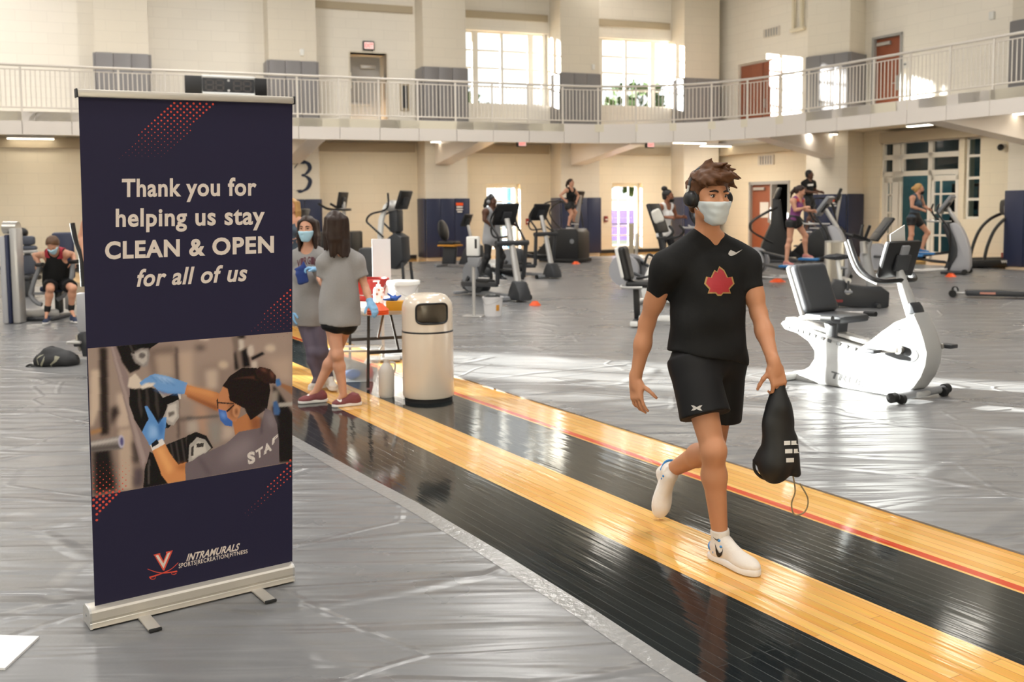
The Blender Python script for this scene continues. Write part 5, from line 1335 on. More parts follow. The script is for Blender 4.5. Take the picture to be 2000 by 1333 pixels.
MB().prism([(sx_ - 0.02, sz_ - 0.03), (sx_ + 0.14, sz_ - 0.03), (sx_ + 0.12, sz_ - 0.22), (sx_ + 0.02, sz_ - 0.22)], 0.16, 0.02).build('seat_bracket', M_DARK, rec)
for sy in (-1, 1): MB().tube([(sx_ - 0.12, sy * 0.2, sz_ - 0.02), (sx_ - 0.1, sy * 0.28, sz_ + 0.0), (sx_ + 0.14, sy * 0.29, sz_ + 0.02)], 0.018, 10, 4).build('seat_handle', M_SILVER, rec); MB().tube([(sx_ + 0.14, sy * 0.29, sz_ + 0.02), (sx_ + 0.26, sy * 0.29, sz_ + 0.025)], 0.024, 10).build('hand_grip', M_BLACKR, rec)
# mast, console, handlebar
m0, m1, m2 = rp(1775, 622), rp(1752, 566), rp(1742, 530)
MB().tube([(m0[0], 0, m0[1] - 0.05), (m1[0], 0, m1[1]), (m2[0], 0, m2[1])], [0.07, 0.055, 0.035], 14, 4, flat=0.8).build('mast', M_RECW, rec)
MB().prism([rp(1778, 600), rp(1772, 592), rp(1765, 596), rp(1770, 616), rp(1782, 612)], 0.15, 0.02).build('mast_collar', M_DARK, rec)
c_ = rp(1741, 507)
co = console(rec, (c_[0], 0, c_[1]), 0.30, 0.44, 0.32, 0.05)
MB().box((0.03, 0, 0.02), (0.03, 0.10, 0.22), 0.01, M=Matrix.Translation((c_[0], 0, c_[1])) @ Matrix.Rotation(0.30, 4, 'Y')).build('console_bracket', M_GREY, rec)
h_ = rp(1742, 548)
MB().tube([(h_[0] - 0.28, -0.30, h_[1] + 0.34), (h_[0] - 0.16, -0.30, h_[1] + 0.10), (h_[0] - 0.02, -0.24, h_[1] + 0.0), (h_[0] + 0.04, 0, h_[1]), (h_[0] - 0.02, 0.24, h_[1]), (h_[0] - 0.16, 0.30, h_[1] + 0.10), (h_[0] - 0.28, 0.30, h_[1] + 0.34)], 0.02, 12, 6).build('handlebar', M_BLACK, rec)
for sy in (-1, 1): MB().tube([(h_[0] - 0.30, sy * 0.315, h_[1] + 0.32), (h_[0] - 0.18, sy * 0.315, h_[1] + 0.08), (h_[0] - 0.03, sy * 0.25, h_[1] - 0.02)], 0.016, 10, 6).build('handlebar_trim', M_RECW, rec)
# front foot tube with end caps, rear foot
MB().tube([(0, -0.34, 0.055), (0, 0.34, 0.055)], 0.032, 16).build('front_foot', M_GREY, rec)
for sy in (-1, 1):
    MB().cyl((0, sy * 0.32, 0.055), (0, sy * 0.38, 0.055), 0.042, 18).build('end_cap', M_BLACKR, rec)
    MB().cyl((0.03, sy * 0.28 - 0.02, 0.04), (0.03, sy * 0.28 + 0.02, 0.04), 0.04, 16).build('wheel', M_BLACKR, rec)
rx = rp(1545, 738)[0]
MB().box((rx + 0.03, 0, 0.035), (0.09, 0.56, 0.06), 0.02).build('rear_foot', M_RECW, rec)
MB().bar((rx, 0, 0.05), (0.05, 0, 0.05), 0.18, 0.05, 0.02).build('base_beam', M_RECW, rec)
for i, w2 in enumerate((0.02, 0.02, 0.03, 0.02, 0.03)):
    pass
def local_text(t, txt, c, h, m, name='print', bold=0.02, y=-0.116, slope=0.0, shear=0.0, fit=None):
    M = Matrix.Translation((c[0], y, c[1])) @ Matrix.Rotation(slope, 4, 'Y')
    return lettering(txt, h, M, m, name, t, bold, shear, fit=fit)
# the near side of this bike is its right side: text must run towards +x when seen from -y
lettering('TRUE', 0.1, Matrix.Translation((rp(1657, 741)[0], -0.1135, rp(1657, 741)[1])) @ Matrix.Rotation(0.10, 4, 'Y'), M_BLACK, 'print', rec, 0.03, 0.15, fit=(0.36, 0.065))
MB().prism([rp(1754, 640), rp(1760, 646), rp(1764, 645), rp(1757, 646)], 0.002, M=Matrix.Translation((0, -0.112, 0))).build('print', M_DARK, rec)
q = MB()
px_ = [1541, 1558, 1568, 1580, 1592, 1608, 1622, 1640, 1655, 1670]
for i, x in enumerate(px_):
    a, b = rp(x - 3.5, 637 + (x - 1541) * 0.335), rp(x + 3.0, 640 + (x - 1541) * 0.335)
    q.bar((a[0], -0.1135, a[1]), (b[0], -0.1135, b[1]), 0.006, 0.03)
q.build('rail_scale', M_BLACK, rec)['kind'] = 'stuff'
pap = rp(1746, 472)
M = Matrix.Translation((pap[0], -0.05, pap[1])) @ Matrix.Rotation(0.35, 4, 'Y') @ Matrix.Rotation(0.5, 4, 'X')
sheet = MB().box((0, 0, 0), (0.004, 0.17, 0.24), 0, M=M)
wm = Matrix.Translation(Vector(rec.location)) @ Matrix.Rotation(rec.rotation_euler[2], 4, 'Z')
sheet.v = [wm @ p for p in sheet.v]
tag(sheet.build('paper_sheet', M_LABELW, smooth=0), 'white paper sheet propped on the console of the sunlit white bike', 'paper')

# ---- black upright bike behind it
P0 = at(1690, 604, z=0); up_b = thing('upright_bike', 'dark grey upright exercise bike behind the white recumbent bike', 'exercise bike', (P0.x, P0.y + 0.2, 0.009), -0.12)
UO = Vector(up_b.location); UMI = Matrix.Rotation(-up_b.rotation_euler[2], 4, 'Z') @ Matrix.Translation(-UO); uw = Vector((math.sin(0.12), math.cos(0.12), 0))
def up_(px, py, off=-0.12): p = UMI @ on_plane(px, py, UO + uw * off, uw); return (p.x, p.z)
MB().prism([up_(*p) for p in ((1612, 588), (1628, 572), (1622, 560), (1632, 546), (1650, 549), (1662, 556), (1690, 560), (1722, 560), (1738, 572), (1737, 600), (1722, 604), (1660, 600), (1620, 597))], 0.24, 0.03).build('body_shell', M_DARK, up_b)
for sx in (-1, 1):
    c = up_(1630 if sx < 0 else 1712, 606); MB().tube([(c[0], -0.28, 0.045), (c[0], 0.28, 0.045)], 0.035, 12).build('foot_bar', M_DARK, up_b)
s0, s1 = up_(1645, 560, 0), up_(1635, 502, 0)
MB().bar((s0[0], 0, s0[1] - 0.1), (s1[0], 0, s1[1] - 0.02), 0.08, 0.06, 0.02).build('seat_post', M_WHITEP, up_b)
q = Field((s1[0] - 0.4, -0.3, s1[1] - 0.2), (s1[0] + 0.4, 0.3, s1[1] + 0.2), 0.01); q.ell((s1[0] - 0.06, 0, s1[1]), (0.15, 0.13, 0.045), None, 0.02); q.cone((s1[0], 0, s1[1]), (s1[0] + 0.17, 0, s1[1] + 0.0), 0.05, 0.03, 0.04); q.build('saddle', M_DARK, up_b)
c0 = up_(1655, 548); MB().cyl((c0[0], -0.2, c0[1]), (c0[0], 0.2, c0[1]), 0.045, 18).build('crank_hub', M_SILVER, up_b)
for sy, sg in ((-1, 1), (1, -1)):
    e = Vector((c0[0] - 0.01 * sg, sy * 0.2, c0[1] - sg * 0.17)); MB().bar((c0[0], sy * 0.19, c0[1]), e, 0.03, 0.04, 0.01).build('crank_arm', M_DARK, up_b); MB().box((e.x, sy * 0.26, e.z), (0.11, 0.1, 0.04), 0.012).build('pedal', M_GREY, up_b)
MB().cyl((c0[0] + 0.0, -0.185, c0[1] - 0.17), (c0[0], -0.175, c0[1] - 0.17), 0.05, 16).build('pedal_disc', M_SILVER, up_b)
m0, m1, m2 = up_(1706, 562, 0), up_(1692, 500, 0), up_(1698, 470, 0)
MB().tube([(m0[0], 0, m0[1] - 0.1), (m1[0], 0, m1[1]), (m2[0], 0, m2[1])], [0.085, 0.07, 0.05], 14, 4).build('mast', M_RECW, up_b)
MB().cyl((up_(1690, 488)[0], -0.05, up_(1690, 488)[1] - 0.06), (up_(1688, 472)[0], -0.05, up_(1688, 472)[1]), 0.055, 16).build('bottle_holder', M_SILVER, up_b)
c_ = up_(1722, 448, 0); console(up_b, (c_[0], 0, c_[1]), 0.62, 0.50, 0.44, 0.05)
for sy in (-1, 1):
    a, b, c, d = up_(1696, 470, 0), up_(1684, 466, 0), up_(1658, 458, 0), up_(1692, 440, 0)
    MB().tube([(a[0], sy * 0.05, a[1]), (b[0], sy * 0.18, b[1]), (c[0], sy * 0.26, c[1])], 0.025, 10, 5).build('grip', M_BLACK, up_b)
    MB().tube([(b[0], sy * 0.18, b[1]), (d[0], sy * 0.24, d[1])], 0.022, 10).build('grip_horn', M_BLACK, up_b)
lettering('Life Fitness', 0.1, Matrix.Translation((up_(1629, 587)[0], -0.1215, up_(1629, 587)[1])), mat('red print', '#b03434', 0.5), 'print', up_b, 0.015, 0.25, fit=(0.27, 0.06))

# ---- ellipticals
el1 = elliptical('elliptical trainer ridden by the woman in the grey tank top', at(968, 583, z=0.009), -1.0)
e2 = dup(el1, at(1036, 541, z=0.009), -0.9, 'riderless elliptical trainer between the grey tank top rider and the stair climber')
m_ = at(780, 560, z=0.009)
pre = rear_disc_elliptical('grey elliptical trainer ridden by the woman in the purple tank top', at(1562, 545, z=0.009), -0.55, ((1574, 496, 19.7), (1536, 510, 19.5)))
p2 = rear_disc_elliptical('grey elliptical trainer ridden by the woman in the blue tank top', at(1800, 533, z=0.009), -0.6, ((1801, 486, 21.7), (1779, 490, 21.5)))
p3 = rear_disc_elliptical('grey elliptical trainer ridden by the woman in the white tank top, behind the man', at(1326, 566, z=0.009), -0.5, ((1312, 530, 18.9), (1284, 535, 18.7)))
sm1 = stepmill('black stair climber ridden by the woman in the black tank top', at(1104, 512, z=0.009), -0.55)
sm2 = dup(sm1, at(1604, 510, z=0.009), -0.35, 'black stair climber ridden by the man in the black T-shirt')
# ---- black climber with a looped handrail in front of the brown door
t = thing('climber_machine', 'black climbing machine with a looped handrail in front of the lower brown door', 'exercise machine', at(1508, 512, z=0.009), -0.2)
MB().prism([(-0.4, 0.06), (0.5, 0.06), (0.5, 0.5), (0.3, 1.0), (0.2, 1.75), (-0.02, 1.8), (-0.05, 1.1), (-0.3, 0.5)], 0.6, 0.05).build('body_shell', M_BLACK, t)
for sy in (-1, 1): MB().tube([(0.1, sy * 0.32, 1.55), (-0.5, sy * 0.34, 1.2), (-0.62, sy * 0.34, 1.0), (-0.5, sy * 0.34, 0.82), (0.0, sy * 0.32, 0.55)], 0.028, 10, 5).build('handrail', M_BLACK, t)
console(t, (0.12, 0, 1.92), 0.4, 0.6, 0.36, 0.1)
MB().box((0, 0, 0.04), (1.3, 0.7, 0.07), 0.02).build('base_frame', M_DARK, t)
# ---- treadmill at the right edge
a, b = at(1893, 522, z=0.009), at(2060, 528, z=0.009)
t = thing('treadmill', 'black treadmill with curved handrails in front of the navy padding, right edge', 'treadmill', (a + b) / 2 + Vector((0, 0.5, 0)), 0.0)
Lt = (b - a).length
MB().box((0, 0, 0.13), (Lt, 0.9, 0.20), 0.06).build('deck', M_BLACK, t); MB().box((0, 0, 0.235), (Lt - 0.2, 0.55, 0.02), 0.005).build('belt', M_BLACKR, t)
MB().box((0.1, 0, 0.02), (Lt * 0.7, 0.7, 0.04)).build('base', M_DARK, t)
TX = lambda px: (px - 1893) / (2060 - 1893) * Lt - Lt / 2
for sy in (-1, 1): MB().tube([(TX(1926), sy * 0.38, 0.2), (TX(1932), sy * 0.38, 0.55), (TX(1946), sy * 0.38, 0.95), (TX(1968), sy * 0.36, 1.22), (TX(1998), sy * 0.34, 1.38)], 0.04, 12, 5).build('handrail', M_BLACK, t)
o = MB().box((TX(1996), 0, 1.5), (0.3, 0.85, 0.42), 0.12).build('console', M_DARK, t)
MB().box((TX(1978), -0.25, 1.45), (0.1, 0.3, 0.2), 0.04).build('cup_holder', M_GREY, t)
for sy in (-1, 1): MB().bar((TX(2030), sy * 0.42, 0.2), (TX(2005), sy * 0.4, 1.35), 0.09, 0.09, 0.02).build('mast', M_BLACK, t)
lettering('WOODWAY', 0.1, fr(TX(1984), -0.452, 0.17), M_LABELW, 'print', t, 0.03, fit=(0.62, 0.075))
MB().box((TX(1966), -0.3, 0.32), (0.03, 0.03, 0.12)).build('safety_key', M_RED, t)
# ---- long low rail of a rower lying along the right edge
a, b = at(1855, 576, z=0.05), at(2060, 580, z=0.05)
t = thing('rowing_machine', 'low black rower rail on the floor at the right edge', 'rowing machine', (a.x, a.y, 0.009), heading(a, b))
Lr = (b - a).length
MB().box((Lr * 0.56, 0, 0.085), (Lr * 0.82, 0.28, 0.10), 0.03).build('rail', M_DARK, t)
MB().cyl((0.06, 0, 0.075), (Lr * 0.2, 0, 0.075), 0.02, 10).build('tail_tube', M_SILVER, t)
MB().cyl((0.04, -0.09, 0.065), (0.04, 0.01, 0.065), 0.062, 18).build('foot_roller', M_BLACKR, t)
MB().tube([(0.1, 0.0, 0.085), (0.14, 0.8, 0.085)], 0.025, 10).build('foot_tube', M_GREY, t); MB().cyl((0.14, 0.8, 0.065), (0.14, 0.88, 0.065), 0.06, 16).build('foot_roller', M_BLACKR, t)
MB().box((Lr * 0.36, -0.142, 0.09), (0.24, 0.004, 0.035)).build('print', mat('coral label', '#c78a78', 0.5), t)
MB().box((Lr * 0.9, -0.02, 0.10), (Lr * 0.3, 0.3, 0.06), 0.02).build('end_housing', M_SILVER, t)
# ---- seated bike (half hidden by the man): black seat, white frame
t = thing('recumbent_bike', 'recumbent bike with black seat left of the walking man', 'exercise bike', at(1245, 634, z=0.009), -0.25)
sc = (at(1245, 634, z=0).y) / FPX
MB().box((0.0, 0, 0.05), (0.1, 0.75, 0.07), 0.02).build('rear_foot', M_DARK, t)
MB().box((0.0, -0.38, 0.05), (0.11, 0.05, 0.075), 0.02).build('foot_cap', M_WHITEP, t)
MB().bar((0.0, 0, 0.07), (-0.02, 0, 0.52), 0.10, 0.08, 0.02).build('post', M_BLACK, t)
MB().bar((0.02, 0, 0.09), (1.1, 0, 0.09), 0.12, 0.08, 0.02).build('base_beam', M_WHITEP, t)
q = Field((-0.6, -0.4, 0.4), (0.4, 0.4, 1.3), 0.012); A3 = (unit((0.97, 0, 0.22)), Vector((0, 1, 0)), unit((-0.22, 0, 0.97)))
q.rbox((-0.16, 0, 0.84), (0.055, 0.21, 0.24), A3, 0.05, 0.0); q.build('seat_back', M_BLACK, t)
q = Field((-0.6, -0.4, 0.4), (0.4, 0.4, 1.3), 0.012); q.rbox((-0.22, 0, 0.855), (0.03, 0.205, 0.22), A3, 0.03, 0.0); q.build('seat_back_shell', M_WHITEP, t)
MB().box((0.08, 0, 0.56), (0.44, 0.42, 0.09), 0.04).build('seat_cushion', M_BLACK, t)
for sy in (-1, 1): MB().tube([(-0.18, sy * 0.2, 0.55), (-0.16, sy * 0.28, 0.53), (0.1, sy * 0.29, 0.53)], 0.02, 10, 4).build('seat_handle', M_SILVER, t)
MB().tube([(-0.05, 0.25, 0.62), (0.15, 0.27, 0.66), (0.22, 0.27, 0.86), (0.12, 0.27, 0.95), (0.06, 0.27, 0.8)], 0.018, 10, 5).build('arm_loop', M_BLACK, t)
MB().prism([(0.75, 0.1), (1.3, 0.1), (1.25, 0.6), (1.05, 0.75), (0.8, 0.5)], 0.22, 0.04).build('body_shell', M_WHITEP, t)
MB().bar((1.1, 0, 0.7), (0.95, 0, 1.2), 0.08, 0.06, 0.02).build('mast', M_SILVER, t); console(t, (0.9, 0, 1.3), 0.4, 0.4, 0.3)
# ---- white upright bike with a towel, behind
p = at(1311, 596, z=0.009)
wb = thing('upright_bike', 'white upright bike with black console left of the walking man', 'exercise bike', p, PI - 0.5)
s_ = 1.0
MB().prism([(-0.45, 0.08), (0.45, 0.08), (0.42, 0.5), (0.25, 0.75), (0.0, 0.95), (-0.25, 0.85), (-0.4, 0.5)], 0.3, 0.06, sm=2).build('body_shell', M_WHITEP, wb)
MB().cyl((0.1, -0.2, 0.42), (0.1, 0.2, 0.42), 0.1, 18).build('crank_hub', M_WHITEP, wb)
for sy in (-1, 1): MB().box((0.1 + sy * 0.1, sy * 0.24, 0.42 - sy * 0.12), (0.13, 0.1, 0.05), 0.015).build('pedal', M_DARK, wb)
MB().bar((0.1, 0, 0.85), (0.2, 0, 1.2), 0.08, 0.06, 0.02).build('mast', M_DARK, wb)
console(wb, (0.24, 0, 1.42), 0.35, 0.5, 0.5, 0.07)
for sy in (-1, 1): MB().tube([(0.2, sy * 0.1, 1.1), (0.0, sy * 0.24, 1.1), (-0.12, sy * 0.26, 1.2), (-0.05, sy * 0.24, 1.3)], 0.022, 10, 5).build('handle', M_BLACK, wb)
MB().bar((-0.2, 0, 0.8), (-0.25, 0, 0.98), 0.06, 0.06, 0.02).build('seat_post', M_SILVER, wb); MB().ball((-0.27, 0, 1.0), (0.17, 0.13, 0.05), 16).build('saddle', M_BLACK, wb)
for sx in (-0.5, 0.5): MB().tube([(sx, -0.28, 0.05), (sx, 0.28, 0.05)], 0.04, 12).build('foot_bar', M_WHITEP, wb)
tw_c = at(1284, 422, Y=p.y - 0.30)
f = Field(tw_c - Vector((0.5, 0.5, 0.5)), tw_c + Vector((0.5, 0.5, 0.5)), 0.012)
f.rbox(tw_c, (0.075, 0.05, 0.115), (unit((0.9, 0, 0.4)), Vector((0, 1, 0)), unit((-0.4, 0, 0.9))), 0.04, 0.02); f.wrinkle(0.012, 30, [(1, 0, 0.3), (0.3, 0.3, 1)], 3)
tag(f.build('towel', mat('white towel', '#dedbd3', 0.95, bump=(60, 0.5)), None, (0, 0, 0)), 'white towel hung over the console of the white upright bike', 'towel')
# ---- recumbent with yellow seat far left of the grey tank top rider
t = thing('recumbent_bike', 'black and yellow seated bike left of the elliptical riders', 'exercise bike', at(892, 522, z=0.009), -0.5)
MB().prism([(0.1, 0.08), (0.85, 0.08), (0.8, 0.6), (0.55, 0.72), (0.3, 0.5)], 0.24, 0.05).build('body_shell', M_DARK, t)
q = Field((-1, -0.4, 0.3), (0.3, 0.4, 1.5), 0.014); q.ell((-0.42, 0, 1.0), (0.08, 0.24, 0.3), (unit((0.95, 0, 0.2)), Vector((0, 1, 0)), unit((-0.2, 0, 0.95))), 0.02); q.build('seat_back', M_BLACK, t)
MB().box((-0.22, 0, 0.66), (0.5, 0.44, 0.09), 0.04).build('seat_cushion', M_BLACK, t); MB().box((-0.2, 0, 0.59), (0.56, 0.46, 0.05), 0.02).build('seat_pan', mat('amber plastic', '#c98a2a', 0.5), t)
MB().prism([(-0.45, 0.08), (-0.05, 0.08), (0.0, 0.56), (-0.4, 0.56)], 0.14, 0.03).build('seat_base', M_DARK, t)
MB().bar((0.5, 0, 0.65), (0.38, 0, 1.15), 0.09, 0.06, 0.02).build('mast', M_SILVER, t); console(t, (0.34, 0, 1.28), 0.4, 0.42, 0.36, 0.06)
for x in (-0.5, 0.85): MB().tube([(x, -0.3, 0.05), (x, 0.3, 0.05)], 0.04, 12).build('foot_bar', M_GREY, t)
# ---- white cross trainer behind the table
p = at(772, 552, z=0.009)
t = thing('cross_trainer', 'white and black cross trainer behind the folding table', 'exercise machine', p, -0.4)
MB().prism([(-0.5, 0.35), (0.1, 0.3), (0.3, 0.5), (0.28, 1.0), (0.1, 1.1), (-0.2, 0.9), (-0.5, 0.62)], 0.4, 0.05).build('body_shell', M_DARK, t)
MB().prism([(0.02, 1.7), (0.1, 1.72), (-0.02, 1.35), (-0.06, 1.0), (0.1, 0.5), (0.04, 0.1), (-0.06, 0.1), (0.0, 0.5), (-0.16, 1.0), (-0.12, 1.4)], 0.10, 0.02, M=Matrix.Translation((-0.12, -0.22, 0))).build('side_trim', M_WHITEP, t)
MB().box((0.05, 0, 1.35), (0.22, 0.3, 0.5), 0.05).build('upper_shell', M_DARK, t)
MB().ball((0.0, 0, 1.66), (0.2, 0.22, 0.14), 20).build('shoulder_cover', M_SILVER, t)
console(t, (0.25, 0, 1.80), 0.35, 0.5, 0.42, 0.07)
for sy in (-1, 1):
    MB().tube([(-0.1, sy * 0.3, 1.0), (-0.4, sy * 0.32, 1.25), (-0.5, sy * 0.32, 1.36), (-0.38, sy * 0.32, 1.5), (0.0, sy * 0.3, 1.62), (0.02, sy * 0.28, 1.95)], 0.022, 10, 5).build('handle', M_BLACK, t)
    for x in (-0.45, 0.32): MB().bar((x, sy * 0.2, 0.0), (x * 0.9, sy * 0.18, 0.45), 0.06, 0.05, 0.01).build('leg', M_DARK, t)
# ---- treadmill whose console rises behind the two girls
p = at(668, 520, z=0.009)
t = thing('stair_climber', 'black climber with tall console behind the two talking women', 'exercise machine', p, -0.3)
MB().box((0, 0, 0.5), (1.0, 0.75, 0.98), 0.06).build('body_shell', M_BLACK, t)
zc_ = at(668, 395, Y=p.y).z
MB().bar((0.1, 0, 0.9), (0.1, 0, zc_), 0.12, 0.08, 0.02, up=(1, 0, 0)).build('mast', M_SILVER, t)
console(t, (0.06, 0, zc_ + 0.05), 0.2, 0.5, 0.45, 0.08)
MB().tube([(-0.5, -0.35, zc_ - 0.05), (-0.2, -0.36, zc_ - 0.2), (0.15, -0.3, zc_ - 0.22), (0.15, 0.3, zc_ - 0.22), (-0.2, 0.36, zc_ - 0.2), (-0.5, 0.35, zc_ - 0.05)], 0.035, 10, 4).build('handrail', M_BLACK, t)
# ---- black cabinet-like console just right of the banner
p = at(592, 560, z=0.009)
t = thing('elliptical_trainer', 'black machine with wide console behind the masked woman beside the banner', 'exercise machine', p, -0.2)
zc_ = at(592, 425, Y=p.y).z
MB().box((0, 0, zc_ / 2 - 0.1), (0.5, 0.5, zc_ - 0.3), 0.08).build('body_shell', M_DARK, t); console(t, (0, 0, zc_), 0.3, 0.6, 0.36, 0.08)
MB().box((0, 0, 0.04), (1.2, 0.6, 0.07), 0.02).build('base_frame', M_GREY, t)
# ---- left: press machine with weight tower, grey seated machine behind, cross trainer half behind the banner
t0 = at(30, 632, z=0.009); Yt = t0.y
pm = thing('chest_press', 'strength machine with pale weight tower on which the boy sits', 'strength machine', (t0.x, t0.y, 0.009), 0)
def lm(px, py, dy=0.0): p = at(px, py, Y=Yt + dy); return Vector((p.x - t0.x, p.y - t0.y, p.z - 0.009))
tw_h = lm(25, 445).z
wpx = Yt / FPX
MB().box((wpx * -13, 0.05, tw_h / 2 - 0.06), (wpx * 12, 0.3, tw_h - 0.12), 0.03).build('tower_panel', M_GREY_LT, pm)
MB().box((wpx * -6, 0.05, tw_h / 2 - 0.05), (wpx * 7, 0.26, tw_h - 0.1), 0.02).build('tower_shroud', M_NAVYPAD, pm)
MB().box((wpx * 6, 0.05, tw_h / 2), (wpx * 16, 0.2, tw_h), 0.03).build('tower_upright', M_SILVER, pm)
MB().cyl((wpx * -16, 0.05, tw_h + 0.0), (wpx * 12, 0.05, tw_h + 0.0), 0.09, 18).build('tower_cap', M_CHROME, pm)
a, b = lm(45, 612, 0.35), lm(115, 612, 0.6)
MB().bar(a, b, 0.14, 0.12, 0.03).build('base_beam', M_SILVER, pm)
MB().box(lm(95, 619, 0.6), (0.45, 0.7, 0.05), 0.02).build('base_plate', M_DARK, pm)
bs = lm(108, 556, 0.55)
MB().box(bs + Vector((0, 0.05, -0.06)), (0.36, 0.42, 0.09), 0.04).build('seat', M_NAVYPAD, pm)
MB().box(bs + Vector((0, 0.32, 0.42)), (0.34, 0.1, 0.72), 0.05).build('backrest', M_NAVYPAD, pm)
MB().bar(bs + Vector((0, 0.42, -0.42)), bs + Vector((0, 0.42, 0.6)), 0.09, 0.09, 0.02).build('seat_column', M_SILVER, pm)
MB().bar(bs + Vector((0, 0.1, -0.1)), bs + Vector((0, 0.1, -0.44)), 0.10, 0.10, 0.02).build('seat_post', M_BLACK, pm)
for pts in ([(77, 516), (75, 528), (68, 545), (62, 565), (60, 578), (72, 592), (82, 595)], [(143, 514), (141, 530), (139, 545), (132, 565), (124, 578), (112, 585)]):
    MB().tube([lm(x, y, 0.25) for x, y in pts], 0.032, 12, 4).build('press_arm', M_GREY, pm)
for x0_, x1_, y in ((72, 84, 517), (138, 152, 511)):
    MB().tube([lm(x0_, y + 1, 0.18), lm(x1_, y, 0.05)], 0.03, 12).build('grip', M_BLACKR, pm)
MB().bar(lm(66, 574, 0.3), lm(100, 573, 0.45), 0.05, 0.04, 0.01).build('link_bar', M_GREY, pm)
p = at(52, 580, z=0.009)
t = thing('leg_press', 'strength machine with dark grey padded seat behind the pale weight tower', 'strength machine', p, 0)
k_ = p.y / FPX
def l2(px, py, dy=0.0): q_ = at(px, py, Y=p.y + dy); return Vector((q_.x - p.x, q_.y - p.y, q_.z - 0.009))
M_SLATE = mat('slate upholstery', '#474b57', 0.5)
for x0_, y0_, x1_, y1_ in ((42, 461, 68, 479), (42, 480, 72, 489), (42, 498, 70, 536)):
    c = l2((x0_ + x1_) / 2, (y0_ + y1_) / 2); MB().box(c, (k_ * (x1_ - x0_), 0.14, k_ * (y1_ - y0_)), 0.05).build('pad', M_SLATE, t)
MB().bar(l2(40, 493, -0.1), l2(74, 491, -0.1), 0.06, 0.06, 0.02).build('frame_bar', M_SILVER, t)
MB().box(l2(56, 543, -0.3), (k_ * 30, 0.5, 0.1), 0.04).build('seat', M_BLACK, t)
MB().ball(l2(44, 455, 0.1), 0.1, 16).build('top_roller', M_BLACK, t)
MB().bar(l2(54, 545, 0.1), l2(54, 592, 0.1), 0.2, 0.2, 0.03, up=(0, 1, 0)).build('column', M_DARK, t); MB().bar(l2(54, 470, 0.12), l2(54, 545, 0.12), 0.1, 0.1, 0.02, up=(0, 1, 0)).build('upper_column', M_DARK, t)
MB().box(l2(54, 590, 0), (0.9, 1.0, 0.06), 0.02).build('base_frame', M_GREY, t)
p = at(160, 700, z=0.009)
t = thing('cross_trainer', 'silver cross trainer with black arm half hidden behind the banner', 'exercise machine', p, 0)
def l3(px, py, dy=0.0): q_ = at(px, py, Y=p.y + dy); return Vector((q_.x - p.x, q_.y - p.y, q_.z - 0.009))
MB().tube([l3(141, 436), l3(145, 458), l3(150, 478), l3(158, 500), l3(161, 530), l3(163, 560)], [0.028, 0.028, 0.024, 0.026, 0.03, 0.03], 12, 4).build('arm', M_BLACK, t)
MB().bar(l3(161, 572), l3(164, 650), 0.10, 0.12, 0.03).build('upright', M_GREY_LT, t)
MB().bar(l3(164, 648), l3(176, 700), 0.12, 0.12, 0.03).build('upright_foot', M_DARK, t)
MB().box(l3(150, 668), (0.16, 0.2, 0.03), 0.01).build('pedal', M_SILVER, t); MB().tube([l3(150, 655), l3(153, 675), l3(158, 686)], 0.018, 10, 4).build('lever', M_CHROME, t); MB().cyl(l3(146, 672), l3(162, 672), 0.035, 12).build('axle', M_DARK, t)
MB().box(l3(170, 704, 0.0), (0.5, 0.3, 0.10), 0.02).build('base_frame', M_SILVER, t); MB().box(l3(168, 712, 0.0) + Vector((0, 0, 0.0)), (0.1, 0.2, 0.05), 0.01).build('foot', M_BLACKR, t)

# ================================================================== PEOPLE
SKIN = {'light': mat('skin light', '#c9957a', 0.5, sss=0.06, spec=0.35), 'tan': mat('skin tan', '#bd8562', 0.5, sss=0.06, spec=0.35), 'brown': mat('skin brown', '#8a5a42', 0.5, sss=0.05, spec=0.35),
        'dark': mat('skin dark', '#5a3b2c', 0.5, sss=0.04, spec=0.35)}
M_EYEW = mat('eye white', '#d8d2cc', 0.3); M_IRIS = mat('eye iris', '#2a1c14', 0.25)
M_MASKB = mat('pale blue mask', '#a9cfe0', 0.75); M_MASKG = mat('pale grey mask', '#c3c9c9', 0.75); M_MASKK = mat('black mask', '#141414', 0.75)
M_GLOVE = mat('blue nitrile glove', '#7fb0d8', 0.45)

class Rig:
    """joint positions in the room, plus the axes of head, chest and pelvis"""
    def __init__(s, J, face=None, headup=(0, 0, 1), g=1.0, female=False, slim=1.0, near=1.0):
        J = {k: ((v[0], v[1], v[2] * near) if len(v) == 3 else v) for k, v in J.items()}
        s.J = {k: (at(v[0], v[1], Y=v[2]) if len(v) == 3 else Vector(v[1:])) for k, v in J.items()}
        J = s.J; s.g = g; s.female = female; s.slim = slim
        s.ms = (J['shL'] + J['shR']) / 2; s.mh = (J['hipL'] + J['hipR']) / 2
        s.U = unit(s.ms - s.mh)
        s.cl = unit(J['shL'] - J['shR']); s.cl = unit(s.cl - s.U * s.cl.dot(s.U)); s.cf = s.cl.cross(s.U)
        s.pl = unit(J['hipL'] - J['hipR']); s.pl = unit(s.pl - s.U * s.pl.dot(s.U)); s.pf = s.pl.cross(s.U)
        s.hf = unit(face) if face is not None else s.cf
        s.hu = unit(headup); s.hu = unit(s.hu - s.hf * s.hu.dot(s.hf)); s.hl = s.hu.cross(s.hf)
        s.H = J['head']
    def hp(s, l, f, u): return s.H + (s.hl * l + s.hf * f + s.hu * u) * s.g
    def bounds(s, pad=0.22):
        P = list(s.J.values()); lo = [min(p[i] for p in P) - pad for i in range(3)]; hi = [max(p[i] for p in P) + pad for i in range(3)]
        return lo, hi

